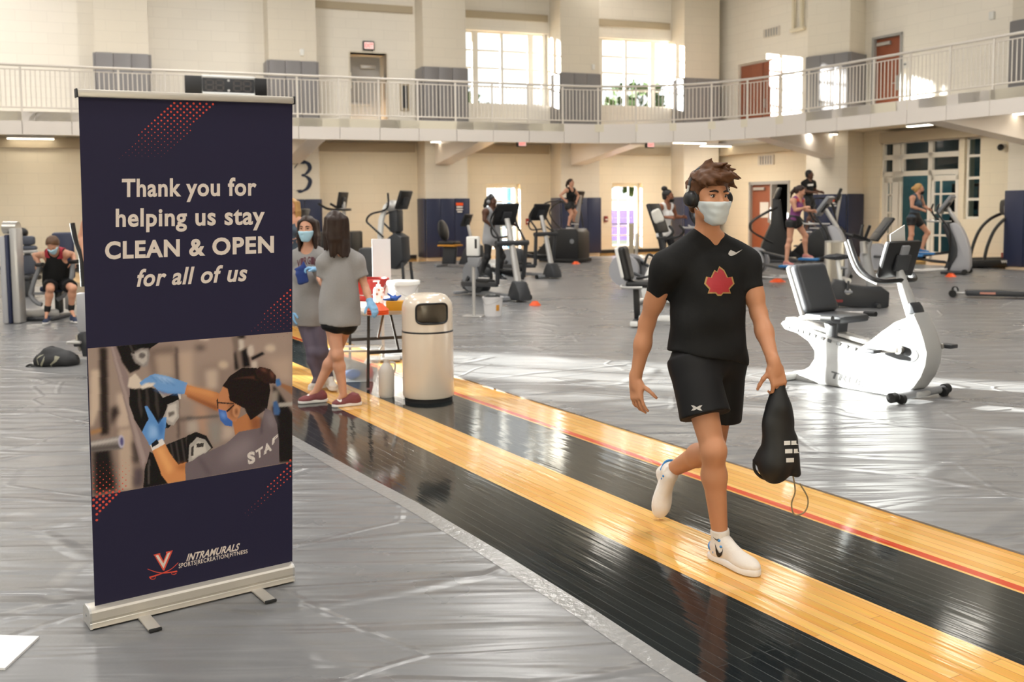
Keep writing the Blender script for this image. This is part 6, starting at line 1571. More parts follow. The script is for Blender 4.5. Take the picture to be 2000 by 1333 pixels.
def head_prims(f, r, infl=0.0, k=0.02, ears=True):
    A = (r.hl, r.hf, r.hu); g = r.g; w = 0.95 if r.female else 1.0
    E = lambda c, rad, kk=k, **q: f.ell(r.hp(*c), [(x + infl) * g for x in rad], A, kk, **q)
    C = lambda a, b, r0, r1, kk=k: f.cone(r.hp(*a), r.hp(*b), (r0 + infl) * g, (r1 + infl) * g, kk)
    E((0, -0.012, 0.028), (0.076 * w, 0.096, 0.090))
    E((0, 0.030, -0.030), (0.062 * w, 0.062, 0.080), 0.03)
    for sx in (-1, 1):
        C((sx * 0.052 * w, 0.008, -0.062), (sx * 0.012, 0.068, -0.100), 0.018, 0.017, 0.025)
        E((sx * 0.040, 0.068, -0.022), (0.022, 0.022, 0.018), 0.02)
        E((sx * 0.033, 0.084, 0.021), (0.022, 0.011, 0.007), 0.012)
        if ears: E((sx * 0.078 * w, -0.008, -0.004), (0.009, 0.018, 0.030), 0.008)
    E((0, 0.072, -0.100), (0.020, 0.016, 0.015), 0.02)
    C((0, 0.090, 0.016), (0, 0.108, -0.024), 0.008, 0.012, 0.012)
    for sx in (-1, 1): E((sx * 0.011, 0.098, -0.029), (0.009, 0.010, 0.008), 0.008)
    E((0, 0.088, -0.058), (0.024, 0.011, 0.006), 0.008); E((0, 0.086, -0.069), (0.021, 0.011, 0.007), 0.008)

def torso_prims(f, r, infl=0.0, k=0.06, hip=True):
    J = r.J; g = r.g * r.slim; fm = r.female
    chest = ((0.140, 0.098, 0.19) if fm else (0.168, 0.108, 0.20)); waist = ((0.112, 0.085, 0.15) if fm else (0.138, 0.098, 0.16)); pel = ((0.152, 0.108, 0.125) if fm else (0.158, 0.108, 0.125))
    A = (r.cl, r.cf, r.U); B = (r.pl, r.pf, r.U)
    I = lambda t: [x * g + infl for x in t]
    f.ell(mix(r.ms, r.mh, 0.30), I(chest), A, k)
    f.ell(mix(r.ms, r.mh, 0.66), I(waist), (unit(r.cl + r.pl), unit(r.cf + r.pf), r.U), k)
    if hip:
        f.ell(r.mh + r.U * 0.03, I(pel), B, k)
        for sx in (-1, 1): f.ell(r.mh + r.pl * sx * 0.065 * g - r.pf * 0.055 * g - r.U * 0.02, I((0.075, 0.075, 0.085)), B, 0.04)
    f.cone(J['shL'] - r.U * 0.01, J['shR'] - r.U * 0.01, 0.058 * g + infl, 0.058 * g + infl, k)
    for sh in ('shL', 'shR'): f.cone(J[sh], mix(J[sh], J['neck'], 0.75) + r.U * 0.012, 0.056 * g + infl, 0.046 * g + infl, 0.04)
    if fm:
        for sx in (-1, 1): f.ell(mix(r.ms, r.mh, 0.30) + r.cl * sx * 0.062 * g + r.cf * 0.075 * g, I((0.055, 0.05, 0.055)), A, 0.04)

def hand_prims(f, w, d, palm, thumb, g=1.0, curl=0.5, infl=0.0, spread=1.0, fist=None):
    """w wrist, d towards the fingers, palm the way the palm faces, thumb the side the thumb is on"""
    d = unit(d); palm = unit(palm); palm = unit(palm - d * palm.dot(d)); th = palm.cross(d)
    if th.dot(Vector(thumb)) < 0: th = -th
    A = (th, palm, d); P = lambda a, b, c: w + (th * a + palm * b + d * c) * g
    f.rbox(P(0, 0, 0.055), [x * g + infl for x in (0.040, 0.0145, 0.046)], A, 0.013 * g, 0.015)
    f.cone(w - d * 0.02, P(0, 0, 0.03), 0.026 * g + infl, 0.024 * g + infl, 0.02)
    f.ell(P(0.026, 0.008, 0.035), [x * g + infl for x in (0.018, 0.016, 0.030)], A, 0.012)
    for i, (a, L, c0) in enumerate(((0.031, 0.072, 0), (0.0105, 0.080, 0.12), (-0.0105, 0.074, 0.25), (-0.031, 0.058, 0.4))):
        q = P(a, 0, 0.096 - abs(a - 0.008) * 0.18); dd = unit(d + th * (a - 0.004) * 2.2 * spread)
        cu = curl if not isinstance(curl, (list, tuple)) else curl[i]
        for j, (fr_, rr) in enumerate(((0.45, 0.0092), (0.31, 0.0084), (0.24, 0.0074))):
            ang = (cu + c0 * 0.35) * (0.75 if j == 0 else 1.0)
            ax = dd.cross(palm).normalized(); dd = Matrix.Rotation(ang, 3, ax) @ dd
            n_ = q + dd * L * fr_ * g
            f.cone(q, n_, rr * g + infl, (rr - 0.0008) * g + infl, 0.004); q = n_
            palm2 = palm
    q = P(0.030, 0.006, 0.028); dd = unit(d * 0.62 + th * 0.75 + palm * 0.30)
    for L, rr, tw in ((0.042, 0.0115, 0), (0.032, 0.0098, 0.35), (0.024, 0.0085, 0.25)):
        if tw: dd = unit(dd + (palm * 0.5 + d * 0.6 - th * 0.3) * tw)
        n_ = q + dd * L * g; f.cone(q, n_, rr * g + infl, (rr - 0.001) * g + infl, 0.006); q = n_

def limb_prims(f, r, infl=0.0, arms=True, legs=True):
    J = r.J; g = r.g * r.slim; a = 0.86 if r.female else 1.0
    if arms:
        for s in 'LR':
            sh, el, wr = J['sh' + s], J['el' + s], J['wr' + s]
            f.cone(sh, el, 0.050 * g * a + infl, 0.039 * g * a + infl, 0.03)
            f.cone(mix(sh, el, 0.3), mix(sh, el, 0.65), 0.047 * g * a + infl, 0.045 * g * a + infl, 0.03)
            f.cone(el, mix(el, wr, 0.4), 0.038 * g * a + infl, 0.041 * g * a + infl, 0.02)
            f.cone(mix(el, wr, 0.35), wr, 0.041 * g * a + infl, 0.026 * g * a + infl, 0.02)
    if legs:
        for s in 'LR':
            hp, kn, an = J['hip' + s], J['kn' + s], J['an' + s]
            f.cone(hp, kn, 0.086 * g + infl, 0.054 * g + infl, 0.04)
            sd = unit(an - kn); kd = unit(kn - hp); back = unit(kd - sd) if (kd - sd).length > 0.12 else r.pf
            back = unit(back - sd * back.dot(sd)); calf = mix(kn, an, 0.30) - back * 0.016 * g
            f.ell(kn + back * 0.012, [0.050 * g + infl] * 3, None, 0.03)
            f.cone(kn, calf, 0.050 * g + infl, 0.056 * g + infl, 0.03)
            f.cone(calf, an, 0.055 * g + infl, 0.035 * g + infl, 0.03)
            if 'toe' + s in J:
                f.cone(an, mix(an, J['toe' + s], 0.5), 0.033 * g + infl, 0.018 * g + infl, 0.01)

def body(r, root, skin, h=0.008, hands=None, org=None):
    lo, hi = r.bounds(); f = Field(lo, hi, h)
    head_prims(f, r)
    nb = r.J['neck']; g = r.g
    f.cone(nb - r.U * 0.03, r.hp(0, -0.016, -0.055), (0.050 if r.female else 0.058) * g, (0.046 if r.female else 0.055) * g, 0.035)
    torso_prims(f, r); limb_prims(f, r)
    for s in 'LR':
        if hands and s in hands: hand_prims(f, r.J['wr' + s], g=g * (0.92 if r.female else 1.0), **hands[s])
    return f.build('body', SKIN[skin], root, org)

def eyes(r, root, org, far=True):
    for sx in (-1, 1):
        e = r.hp(sx * 0.032, 0.078, 0.008); q = MB()
        A = Matrix((r.hl, r.hf, r.hu)).transposed().to_4x4(); A.translation = e - org
        q.ball((0, 0, 0), (0.0125 * r.g, 0.0125 * r.g, 0.0062 * r.g), 14, A); q.mi = 1
        if not far: q.mi = 1; q.tube([(-0.0125 * r.g, 0.006, 0.0015), (-0.006 * r.g, 0.0115, 0.0060), (0.004 * r.g, 0.0120, 0.0062), (0.0135 * r.g, 0.0055, 0.0012)], 0.0018, 6, 4); q.v[-len(smooth_path([(0, 0, 0)] * 4, 4)) * 6:] = [A @ p for p in q.v[-len(smooth_path([(0, 0, 0)] * 4, 4)) * 6:]]
        if far: q.mi = 1; q.ball((0, 0.003, 0), (0.013 * r.g, 0.0125 * r.g, 0.0075 * r.g), 10, A)
        q.ball((0, 0.0058 * r.g, -0.001), (0.0074 * r.g, 0.0080 * r.g, 0.0062 * r.g), 12, A)
        q.build('eye', None, root, mats=[M_EYEW, M_IRIS])
def brows(r, root, org, m):
    for sx in (-1, 1):
        MB().tube([r.hp(sx * 0.014, 0.098, 0.026) - org, r.hp(sx * 0.03, 0.097, 0.033) - org, r.hp(sx * 0.05, 0.081, 0.028) - org], [0.0035, 0.005, 0.002], 6, 4, flat=1.0).build('eyebrow', m, root)
def mask(r, root, org, m, h=0.005, low=False):
    f = Field([x - 0.17 for x in r.H], [x + 0.17 for x in r.H], h)
    head_prims(f, r, 0.009, 0.04, ears=False); f.ell(r.hp(0, 0.082, -0.055), (0.045, 0.036, 0.055), (r.hl, r.hf, r.hu), 0.03)
    f.half(r.hp(0, 0.024, 0), -r.hf); f.half(r.hp(0, 0.1, -0.062 if low else -0.016), r.hu * 1.0 - r.hf * 0.0); f.half(r.hp(0, 0.05, -0.130), -r.hu + r.hf * 0.2)
    for sx in (-1, 1): f.half(r.hp(sx * 0.070, 0, -0.056), r.hl * sx * 0.86 - r.hu * 0.5)
    f.wrinkle(0.0012, 190, [r.hu], 2)
    o = f.build('face_mask', m, root, org, 3)
    for sx in (-1, 1):
        MB().tube([r.hp(sx * 0.066, 0.030, -0.02) - org, r.hp(sx * 0.078, 0.012, 0.006) - org, r.hp(sx * 0.085, -0.014, 0.028) - org], 0.0022, 6, 3).build('ear_loop', m, o)
        if not low: MB().tube([r.hp(sx * 0.058, 0.034, -0.075) - org, r.hp(sx * 0.078, 0.006, -0.042) - org, r.hp(sx * 0.084, -0.014, -0.03) - org], 0.0022, 6, 3).build('ear_loop', m, o)
    return o

def hair_cap(f, r, infl=0.012, line=0.052, side=True):
    """skull cap of hair, cut free of the face"""
    A = (r.hl, r.hf, r.hu)
    f.ell(r.hp(0, -0.016, 0.030), [(x + infl) * r.g for x in (0.078, 0.098, 0.092)], A, 0.0)
    f.ell(r.hp(0, -0.045, -0.025), [(x + infl) * r.g for x in (0.066, 0.058, 0.07)], A, 0.02)
    f.half(r.hp(0, 0.058, line), r.hf * 0.80 - r.hu * 0.60, 0.01)
    f.half(r.hp(0, -0.06, -0.075), -r.hu, 0.01)

def garment(r, root, org, name, m, prims, h=0.008, wr=0.003, freq=22, dirs=None, seed=1, pad=0.2, lo_hi=None):
    lo, hi = lo_hi or r.bounds(pad); f = Field(lo, hi, h)
    prims(f)
    if wr: f.wrinkle(wr, freq, dirs or [r.U, r.U + r.cl * 0.8, r.U - r.cl * 0.6, r.cl + r.U * 0.3], seed)
    return f.build(name, m, root, org)

def top_prims(f, r, infl=0.016, hem=0.10, sleeve=0.6, sl_infl=0.022, neck=0.07, loose=0.0, hem_tilt=0.0, tank=False, collar=0.0):
    J = r.J; g = r.g * r.slim
    torso_prims(f, r, infl)
    if loose:
        A = (unit(r.cl + r.pl), unit(r.cf + r.pf), r.U)
        hw = (0.165 if r.female else 0.172) * g + infl + loose
        f.ell(mix(r.ms, r.mh, 0.85), (hw, 0.118 * g + infl + loose * 0.8, 0.42), A, 0.05)
    for s in 'LR': f.ell(J['hip' + s], [0.086 * g + infl + 0.004] * 3, None, 0.05)
    f.half(r.mh - r.U * hem, -r.U + r.pl * hem_tilt)
    # collar
    if not tank:
        f.ell(J['neck'] + r.U * (collar + 0.032) + r.cf * 0.070, (neck * 1.15 * g, 0.135 * g, 0.080 * g), (r.cl, r.cf, r.U), 0.010, cut=True); f.cone(J['neck'] + r.U * (collar + 0.07) + r.cf * 0.03, J['neck'] + r.U * 0.2 + r.cf * 0.02, neck * 1.1 * g, neck * g * 1.3, 0.012, cut=True)
        for s in 'LR':
            if sleeve <= 1:
                e = mix(J['sh' + s], J['el' + s], sleeve)
                f.cone(J['sh' + s] + r.U * 0.0, e, 0.052 * g + sl_infl * 0.8, 0.046 * g + sl_infl * 1.3, 0.035, flat=False) if False else f.cone(mix(J['sh' + s], J['el' + s], -0.05), e, 0.050 * g + sl_infl * 0.7, 0.047 * g + sl_infl * 1.25, 0.04, flat=True)
                f.ell(J['sh' + s] - r.U * 0.006, [0.052 * g + infl * 0.6] * 3, None, 0.03)
            else:
                f.cone(J['sh' + s], J['el' + s], 0.052 * g + sl_infl, 0.045 * g + sl_infl, 0.035)
                f.cone(J['el' + s], mix(J['el' + s], J['wr' + s], 0.95), 0.045 * g + sl_infl, 0.031 * g + sl_infl, 0.03)
    else:
        f.half(mix(J['neck'], r.ms, 0.6) + r.cf * 0.1, r.U * 0.85 + r.cf * 0.3, 0.01) if False else None
        f.cone(J['neck'] + r.cf * 0.05 - r.U * 0.03, J['neck'] + r.U * 0.14 + r.cf * 0.06, neck * 1.1 * g, neck * 1.5 * g, 0.012, cut=True)
        for s, sg in (('L', 1), ('R', -1)):
            f.ell(J['sh' + s] + r.cl * sg * 0.020 * g - r.U * 0.03, (0.072 * g, 0.16 * g, 0.12 * g), (r.cl, r.cf, r.U), 0.012, cut=True)

def shorts_prims(f, r, frac=0.55, infl=0.03, waist=0.10, flare=1.25):
    J = r.J; g = r.g * r.slim
    torso_prims(f, r, 0.014)
    for s in 'LR': f.ell(J['hip' + s], [0.086 * g + 0.016] * 3, None, 0.04)
    f.half(r.mh + r.U * waist, r.U)
    for s in 'LR':
        a, e = J['hip' + s], mix(J['hip' + s], J['kn' + s], frac)
        d = unit(e - a)
        f.cone(a - d * 0.02, e, 0.088 * g + infl * 0.6, (0.086 - 0.030 * frac) * g * flare + infl, 0.035, flat=True)

def leggings_prims(f, r, infl=0.006):
    torso_prims(f, r, infl + 0.003); f.half(r.mh + r.U * 0.12, r.U)
    limb_prims(f, r, infl, arms=False)

def shoe(root, org, an, toe, up=None, L=0.29, m=None, msole=None, laces=None, seed=0, name='shoe', h=0.006):
    """an: ankle joint, toe: front end of the foot (on the sole)"""
    m = m or M_WHITEP; msole = msole or M_WHITEP
    up = unit(up) if up is not None else Vector((0, 0, 1))
    x = toe - an; x = unit(x - up * x.dot(up)); y = up.cross(x); hgt = (an - toe).dot(up)
    o = toe - x * L                                                # heel, at sole level
    g = L / 0.29; P = lambda a, b, c: o + x * a * g + y * b * g + up * c * g
    f = Field([min(o[i], toe[i], an[i]) - 0.12 for i in range(3)], [max(o[i], toe[i], an[i]) + 0.12 for i in range(3)], h)
    A = (x, y, up)
    f.ell(P(0.055, 0, 0.050), [v * g for v in (0.052, 0.036, 0.052)], A, 0.02)
    f.cone(P(0.055, 0, 0.055), P(0.225, 0, 0.034), 0.036 * g, 0.030 * g, 0.03)
    f.ell(P(0.215, 0, 0.034), [v * g for v in (0.074, 0.045, 0.032)], A, 0.03)
    f.cone(P(0.06, 0, 0.07), P(0.065, 0, 0.105), 0.038 * g, 0.037 * g, 0.02, flat=True)
    f.cone(P(0.11, 0, 0.078), P(0.18, 0, 0.056), 0.020 * g, 0.016 * g, 0.03)
    f.cone(P(0.080, 0, 0.100), P(0.150, 0, 0.066), 0.030 * g, 0.024 * g, 0.02)
    f.half(P(0, 0, 0.022), -up)
    s = f.build(name, m, root, org)
    ol = [(-0.004, 0.0), (0.004, 0.026), (0.04, 0.037), (0.10, 0.036), (0.17, 0.044), (0.22, 0.047), (0.265, 0.036), (0.288, 0.012), (0.288, -0.012), (0.265, -0.036), (0.22, -0.046), (0.17, -0.040), (0.10, -0.034), (0.04, -0.037), (0.004, -0.026)]
    M = Matrix((x * g, up * g, -y * g)).transposed().to_4x4(); M.translation = o - org
    MB().prism([(a, b) for a, b in ol], 0.030, 0.006, M=M, y0=0.0, sm=2).build('sole', msole, s)
    if laces:
        q = MB()
        for i in range(5):
            t = i / 4; c = P(0.115 + 0.075 * t, 0, 0.098 - 0.030 * t); w_ = 0.022 + 0.006 * (1 - t)
            q.tube([c - y * w_ * g - up * 0.010, c + up * 0.003 + x * 0.006, c + y * w_ * g - up * 0.010], 0.0035, 6, 3)
        v = q.v; q.v = [p - org for p in v]
        q.build('laces', laces, s)
    return s, P, (x, y, up)

def person(label, rig, group=None):
    p = (rig.J['anL'] + rig.J['anR']) / 2; z = min(rig.J[k].z for k in rig.J)
    return thing('person', label, 'person', (p.x, p.y, max(0.0, z - 0.08)), 0, group)
from mathutils.bvhtree import BVHTree
def decal(target, root, org, polys, m, name, lift=0.002, cuts=3, parent=None):
    """flat marks (outlines given as seen in the photograph) laid onto the surface of a garment or housing"""
    bv = BVHTree.FromPolygons([v.co + (org - Vector((0, 0, 0))) for v in target.data.vertices], [p.vertices[:] for p in target.data.polygons])
    bm = bmesh.new(); px = {}
    for P in polys:
        vs = [bm.verts.new((x, y, 0)) for x, y in P]
        try: bm.faces.new(vs)
        except ValueError: pass
    bmesh.ops.triangulate(bm, faces=bm.faces[:])
    if cuts: bmesh.ops.subdivide_edges(bm, edges=bm.edges[:], cuts=cuts, use_grid_fill=True)
    c = Vector((0, 0, EYE)); bad = []
    for v in bm.verts:
        d = ray(v.co.x, v.co.y).normalized(); hit = bv.ray_cast(c, d)
        if hit[0] is None: bad.append(v); continue
        nn = hit[1] if hit[1].dot(d) < 0 else -hit[1]
        v.co = hit[0] + nn * lift - org
    if bad: bmesh.ops.delete(bm, geom=bad, context='VERTS')
    bm.verts.index_update()
    o = link_mesh(name, [v.co.copy() for v in bm.verts], [[v.index for v in f.verts] for f in bm.faces], m, parent or root, 0); bm.free(); return o
def text_quads(txt, quad, bold=0.03, shear=0.0):
    V, Fs = lettering(txt, 1.0, None, None, bold=bold, shear=shear, as_mb=True, align='LEFT')
    xs = [p[0] for p in V]; x0, x1 = min(xs), max(xs); y1 = max(p[2] for p in V)
    tl, tr, br, bl = [Vector((*q, 0)) for q in quad]
    P = [(bl.lerp(br, (x - x0) / (x1 - x0))).lerp(tl.lerp(tr, (x - x0) / (x1 - x0)), y / y1) for x, _, y in V]
    return [[(P[i].x, P[i].y) for i in f] for f in Fs]
SWOOSH = [(0.17, 0.12), (0.13, 0.40), (0.19, 0.58), (0.32, 0.62), (0.55, 0.48), (1.0, 0.05), (0.62, 0.62), (0.40, 0.86), (0.22, 0.96), (0.08, 0.90), (0.0, 0.70), (0.05, 0.40)]
def swoosh(x0, y0, x1, y1, flip=False, rot=0.0):
    cx, cy = (x0 + x1) / 2, (y0 + y1) / 2; out = []
    for u, v in SWOOSH:
        u = 1 - u if flip else u; x, y = x0 + u * (x1 - x0) - cx, y0 + v * (y1 - y0) - cy
        out.append((cx + x * math.cos(rot) - y * math.sin(rot), cy + x * math.sin(rot) + y * math.cos(rot)))
    return out
M_TEE = mat('black jersey', '#161616', 0.8, sheen=0.0, spec=0.25, bump=(60, 0.1)); M_SHORT = mat('black woven shorts', '#0f0f11', 0.65, spec=0.3)
M_SOCK = mat('white ribbed sock', '#ddd8d2', 0.85, bump=(120, 0.2)); M_SHOEW = mat('off white mesh shoe', '#d9d0c6', 0.7, bump=(90, 0.15)); M_SOLEW = mat('white foam sole', '#e2dedb', 0.5)
M_BLUEP = mat('bright blue patch', '#2f7fc0', 0.5); M_BLK = mat('black print', '#111113', 0.5); M_GREYP = mat('silver print', '#b9b4ae', 0.5)
M_HAIRB = mat('brown hair', '#553620', 0.5, spec=0.25, bump=(35, 0.25), noise=0.35); M_HAIRD = mat('dark brown hair', '#2e1f18', 0.45, spec=0.3, bump=(30, 0.2), noise=0.35); M_HAIRK = mat('black hair', '#15110f', 0.5)
M_HAIRG = mat('golden hair', '#b98d52', 0.45, noise=0.3); M_GREYTEE = mat('heather grey cotton', '#8f8c8b', 0.85, sheen=0.1, bump=(80, 0.1), noise=0.08)
M_LEGG = mat('dusky purple leggings', '#5b5262', 0.65); M_LEGK = mat('black leggings', '#17171a', 0.6)

def eb(v): return Vector(v)
# ------------------------------------------------------------------ the walking man
Y0 = 4.72
J = dict(head=(1385, 386, 4.66), neck=(1383, 462, 4.73), shL=(1456, 515, 4.79), shR=(1304, 518, 4.65), elL=(1482, 612, 4.72), wrL=(1512, 712, 4.52), elR=(1264, 630, 4.78), wrR=(1241, 742, 4.80),
         hipL=(1413, 706, 4.80), hipR=(1352, 708, 4.68), knL=(1392, 884, 4.84), anL=(1306, 922, 5.24), toeL=(1288, 1012, 5.18), knR=(1393, 880, 4.53), anR=(1407, 1052, 4.57), toeR=(1480, 1126, 4.38))
r = Rig(J, face=(0.36, -0.93, -0.03), g=0.985, near=0.98)
man = person('young man in black T-shirt with red maple leaf walking along the lane with headphones', r); O = Vector(man.location)
J = r.J
hands = {'R': dict(d=(0.06, -0.22, -1), palm=(0.75, 0.55, 0.0), thumb=(0.5, -0.86, 0), curl=0.30, spread=1.3), 'L': dict(d=(0.22, -0.16, -1), palm=(-0.25, 0.95, -0.1), thumb=(-1, 0, 0), curl=[0.75, 0.8, 0.85, 0.9])}
body(r, man, 'tan', 0.0048, hands, O); eyes(r, man, O, False); brows(r, man, O, M_HAIRD)
mask(r, man, O, M_MASKG, 0.004)
tee = garment(r, man, O, 't_shirt', M_TEE, lambda f: top_prims(f, r, 0.014, -0.02, 0.52, 0.006, 0.074, 0.012, -0.28, collar=0.036), 0.0065, 0.007, 30, [r.U, r.U + r.cl * 0.9, r.cl - r.U * 0.9, r.U + r.cl * 2, r.cl], 4)
sh = garment(r, man, O, 'shorts', M_SHORT, lambda f: shorts_prims(f, r, 0.62, 0.036, 0.13, 1.25), 0.0065, 0.003, 24, [r.cl, r.cl + r.U * 0.6, r.U + r.cl * 0.3], 7)
# hair
f = Field([x - 0.2 for x in r.H], [x + 0.2 for x in r.H], 0.004)
hair_cap(f, r, 0.010, 0.064)
f.ell(r.hp(0, 0.005, 0.085), (0.072, 0.090, 0.050), (r.hl, r.hf, r.hu), 0.03)
rn = random.Random(11)
for i in range(95):
    a = rn.uniform(-PI, PI); e = rn.uniform(0.15, 1.45)
    n_ = Vector((math.cos(a) * math.cos(e), math.sin(a) * math.cos(e), math.sin(e)))
    p0 = (n_.x * 0.080, -0.012 + n_.y * 0.100, 0.040 + n_.z * 0.092)
    if p0[1] > 0.03 and p0[2] < 0.105: continue
    if p0[1] > -0.01 and p0[2] < 0.06: continue
    up_ = 0.4 + 0.6 * n_.z
    dl = Vector((0.35 + n_.x * 0.5 + rn.gauss(0, 0.25), 0.85 * up_ - 0.25 * (1 - up_) + rn.gauss(0, 0.2), -0.75 * (1 - n_.z) + 0.25 + rn.gauss(0, 0.15))).normalized()
    L = rn.uniform(0.035, 0.062) * (0.75 + 0.5 * n_.z)
    p1 = [p0[k] + dl[k] * L * 0.6 + n_[k] * 0.002 for k in range(3)]; p2 = [p1[k] + dl[k] * L * 0.7 - n_[k] * 0.008 - (0.006 if k == 2 else 0) for k in range(3)]
    f.cone(r.hp(*p0), r.hp(*p1), 0.015, 0.012, 0.012); f.cone(r.hp(*p1), r.hp(*p2), 0.012, 0.004, 0.008)
for a, b, c in (((-0.01, 0.07, 0.10), (0.03, 0.115, 0.105), (0.075, 0.125, 0.09)), ((0.02, 0.07, 0.10), (0.065, 0.10, 0.10), (0.105, 0.10, 0.088)), ((-0.03, 0.07, 0.095), (-0.01, 0.105, 0.09), (0.03, 0.112, 0.068)), ((0.0, 0.07, 0.10), (0.04, 0.11, 0.085), (0.07, 0.098, 0.06)), ((-0.055, 0.06, 0.085), (-0.045, 0.09, 0.07), (-0.02, 0.1, 0.055))):
    f.cone(r.hp(*a), r.hp(*b), 0.020, 0.014, 0.008); f.cone(r.hp(*b), r.hp(*c), 0.014, 0.003, 0.006)
for sx in (-1, 1): f.cone(r.hp(sx * 0.074, 0.018, 0.02), r.hp(sx * 0.074, 0.020, -0.022), 0.011, 0.005, 0.006)
f.build('hair', M_HAIRB, man, O)
# shoes and socks
for s, up in (('R', None), ('L', None)):
    an, toe, kn = J['an' + s], J['toe' + s], J['kn' + s]
    if s == 'R': upv = Vector((0, 0, 1)); toe = at(1482, 1128, z=0.002)
    else:
        # trailing foot: heel up, the toes still on the floor
        x = unit(toe - an); upv = unit(Vector((0.12, -0.55, 0.62)) - x * Vector((0.12, -0.55, 0.62)).dot(x))
        toe = Vector((toe.x, toe.y, 0.012)) - upv * 0.035 + x * 0.02
        dz = toe.z - 0.006; toe.z -= min(0, dz)
    so, P, AX = shoe(man, O, an, toe, upv, 0.305, M_SHOEW, M_SOLEW, M_SOLEW, h=0.0045)
    q = Field([min(an[i], kn[i]) - 0.1 for i in range(3)], [max(an[i], kn[i]) + 0.1 for i in range(3)], 0.004)
    q.cone(an - unit(kn - an) * 0.065, mix(an, kn, 0.11), 0.043, 0.043, 0, flat=True); q.cone(an - unit(kn - an) * 0.03, mix(an, toe, 0.45), 0.040, 0.032, 0.02); q.wrinkle(0.0008, 160, [kn - an], 1); q.build('sock', M_SOCK, man, O)
    xx, yv, uu = AX
    sd = 1 if (yv.dot(Vector((-0.3, -1, 0))) > 0) else -1
    k_ = MB()
    k_.ball(P(0.012, 0, 0.055) - O, (0.012, 0.040, 0.022), 16, None) if False else None
    pts = []
    # heel band
    hb = MB().tube([P(0.060, -0.037, 0.045) - O, P(0.018, -0.028, 0.058) - O, P(0.0035, 0, 0.066) - O, P(0.018, 0.028, 0.058) - O, P(0.060, 0.037, 0.045) - O], 0.007, 8, 5, flat=1.6).build('heel_band', M_BLUEP, so)
    for a, b_ in ((0.085, 0.103), (0.098, 0.080)): MB().ball(P(a, sd * 0.031, b_) - O, (0.009, 0.009, 0.007), 10).build('lace_tab', M_BLUEP, so)
    # swoosh on the outer side
    if s == 'R': decal(so, man, O, [swoosh(1391, 1064, 1414, 1087, True, 0.5)], M_BLK, 'swoosh', 0.0045, 2, so); decal(bpy.data.objects[q_.name], man, O, [], M_BLK, 'x') if False else None
decal([o for o in man.children if o.name.startswith('sock')][0], man, O, [swoosh(1392, 1049, 1404, 1056, True, 0.2)], M_BLK, 'sock_swoosh', 0.003, 2)
# marks on the clothes
LEAF = [(0, 1), (0.14, 0.74), (0.30, 0.82), (0.24, 0.42), (0.44, 0.60), (0.52, 0.46), (0.80, 0.50), (0.70, 0.28), (0.92, 0.16), (0.62, -0.10), (0.70, -0.30), (0.24, -0.30), (0.10, -0.42)]
LEAF = LEAF + [(-x, y) for x, y in LEAF[::-1][:-1]]
def leafpx(s_, cx=1404.5, cy=551): return [(cx + x * 32 * s_ + 0.0, cy - (y - 0.25) * 41 * s_ - 0 + 0) for x, y in LEAF]
decal(tee, man, O, [leafpx(1.0)], mat('gold outline print', '#a9864e', 0.6), 'leaf_outline', 0.002, 3)
decal(tee, man, O, [leafpx(0.88)], mat('red leaf print', '#a52a30', 0.6, noise=0.25), 'leaf_print', 0.0032, 3)
decal(tee, man, O, [swoosh(1422, 487, 1450, 501, False)], M_GREYP, 'swoosh', 0.002, 2)
ua = [[(1350, 792), (1356, 793), (1361, 796), (1366, 793), (1372, 792), (1368, 797.2), (1361, 798.4), (1354, 797.2)], [(1350, 803), (1354, 798), (1361, 796.8), (1368, 798), (1372, 803), (1366, 802), (1361, 799.6), (1356, 802)]]
decal(sh, man, O, ua, M_GREYP, 'shorts_logo', 0.002, 2)
# headphones
hd = thing('headphones', 'black over-ear headphones on the head of the walking man', 'headphones', r.H); Oh = Vector(hd.location)
arc = [r.hp(0.105 * math.cos(t), -0.012 - 0.012 * math.sin(t), -0.005 + 0.148 * math.sin(t)) - Oh for t in [PI * i / 16 for i in range(17)]]
MB().tube(arc, 0.010, 10, 3, flat=1.0).build('headband', M_BLACK, hd)
for sx in (-1, 1):
    c = r.hp(sx * 0.098, -0.008, -0.006) - Oh
    Mx = frame(c, r.hl * sx, r.hu); q = MB().lathe([(0.002, 0.022), (0.024, 0.021), (0.034, 0.012), (0.038, 0.0), (0.038, -0.012)][::-1], 24, Mx @ Matrix.Rotation(PI / 2, 4, 'Y')); q.build('ear_cup', M_BLACK, hd)
    Mx = frame(c - r.hl * sx * 0.016, r.hl * sx, r.hu); MB().lathe([(0.036, -0.012), (0.041, -0.006), (0.041, 0.004), (0.036, 0.010)], 24, Mx @ Matrix.Rotation(PI / 2, 4, 'Y')).build('ear_pad', M_BLACKR, hd)
    MB().tube([r.hp(sx * 0.108, -0.012, 0.022) - Oh, r.hp(sx * 0.104, -0.014, 0.055) - Oh], 0.007, 8).build('slider', M_SILVER, hd)
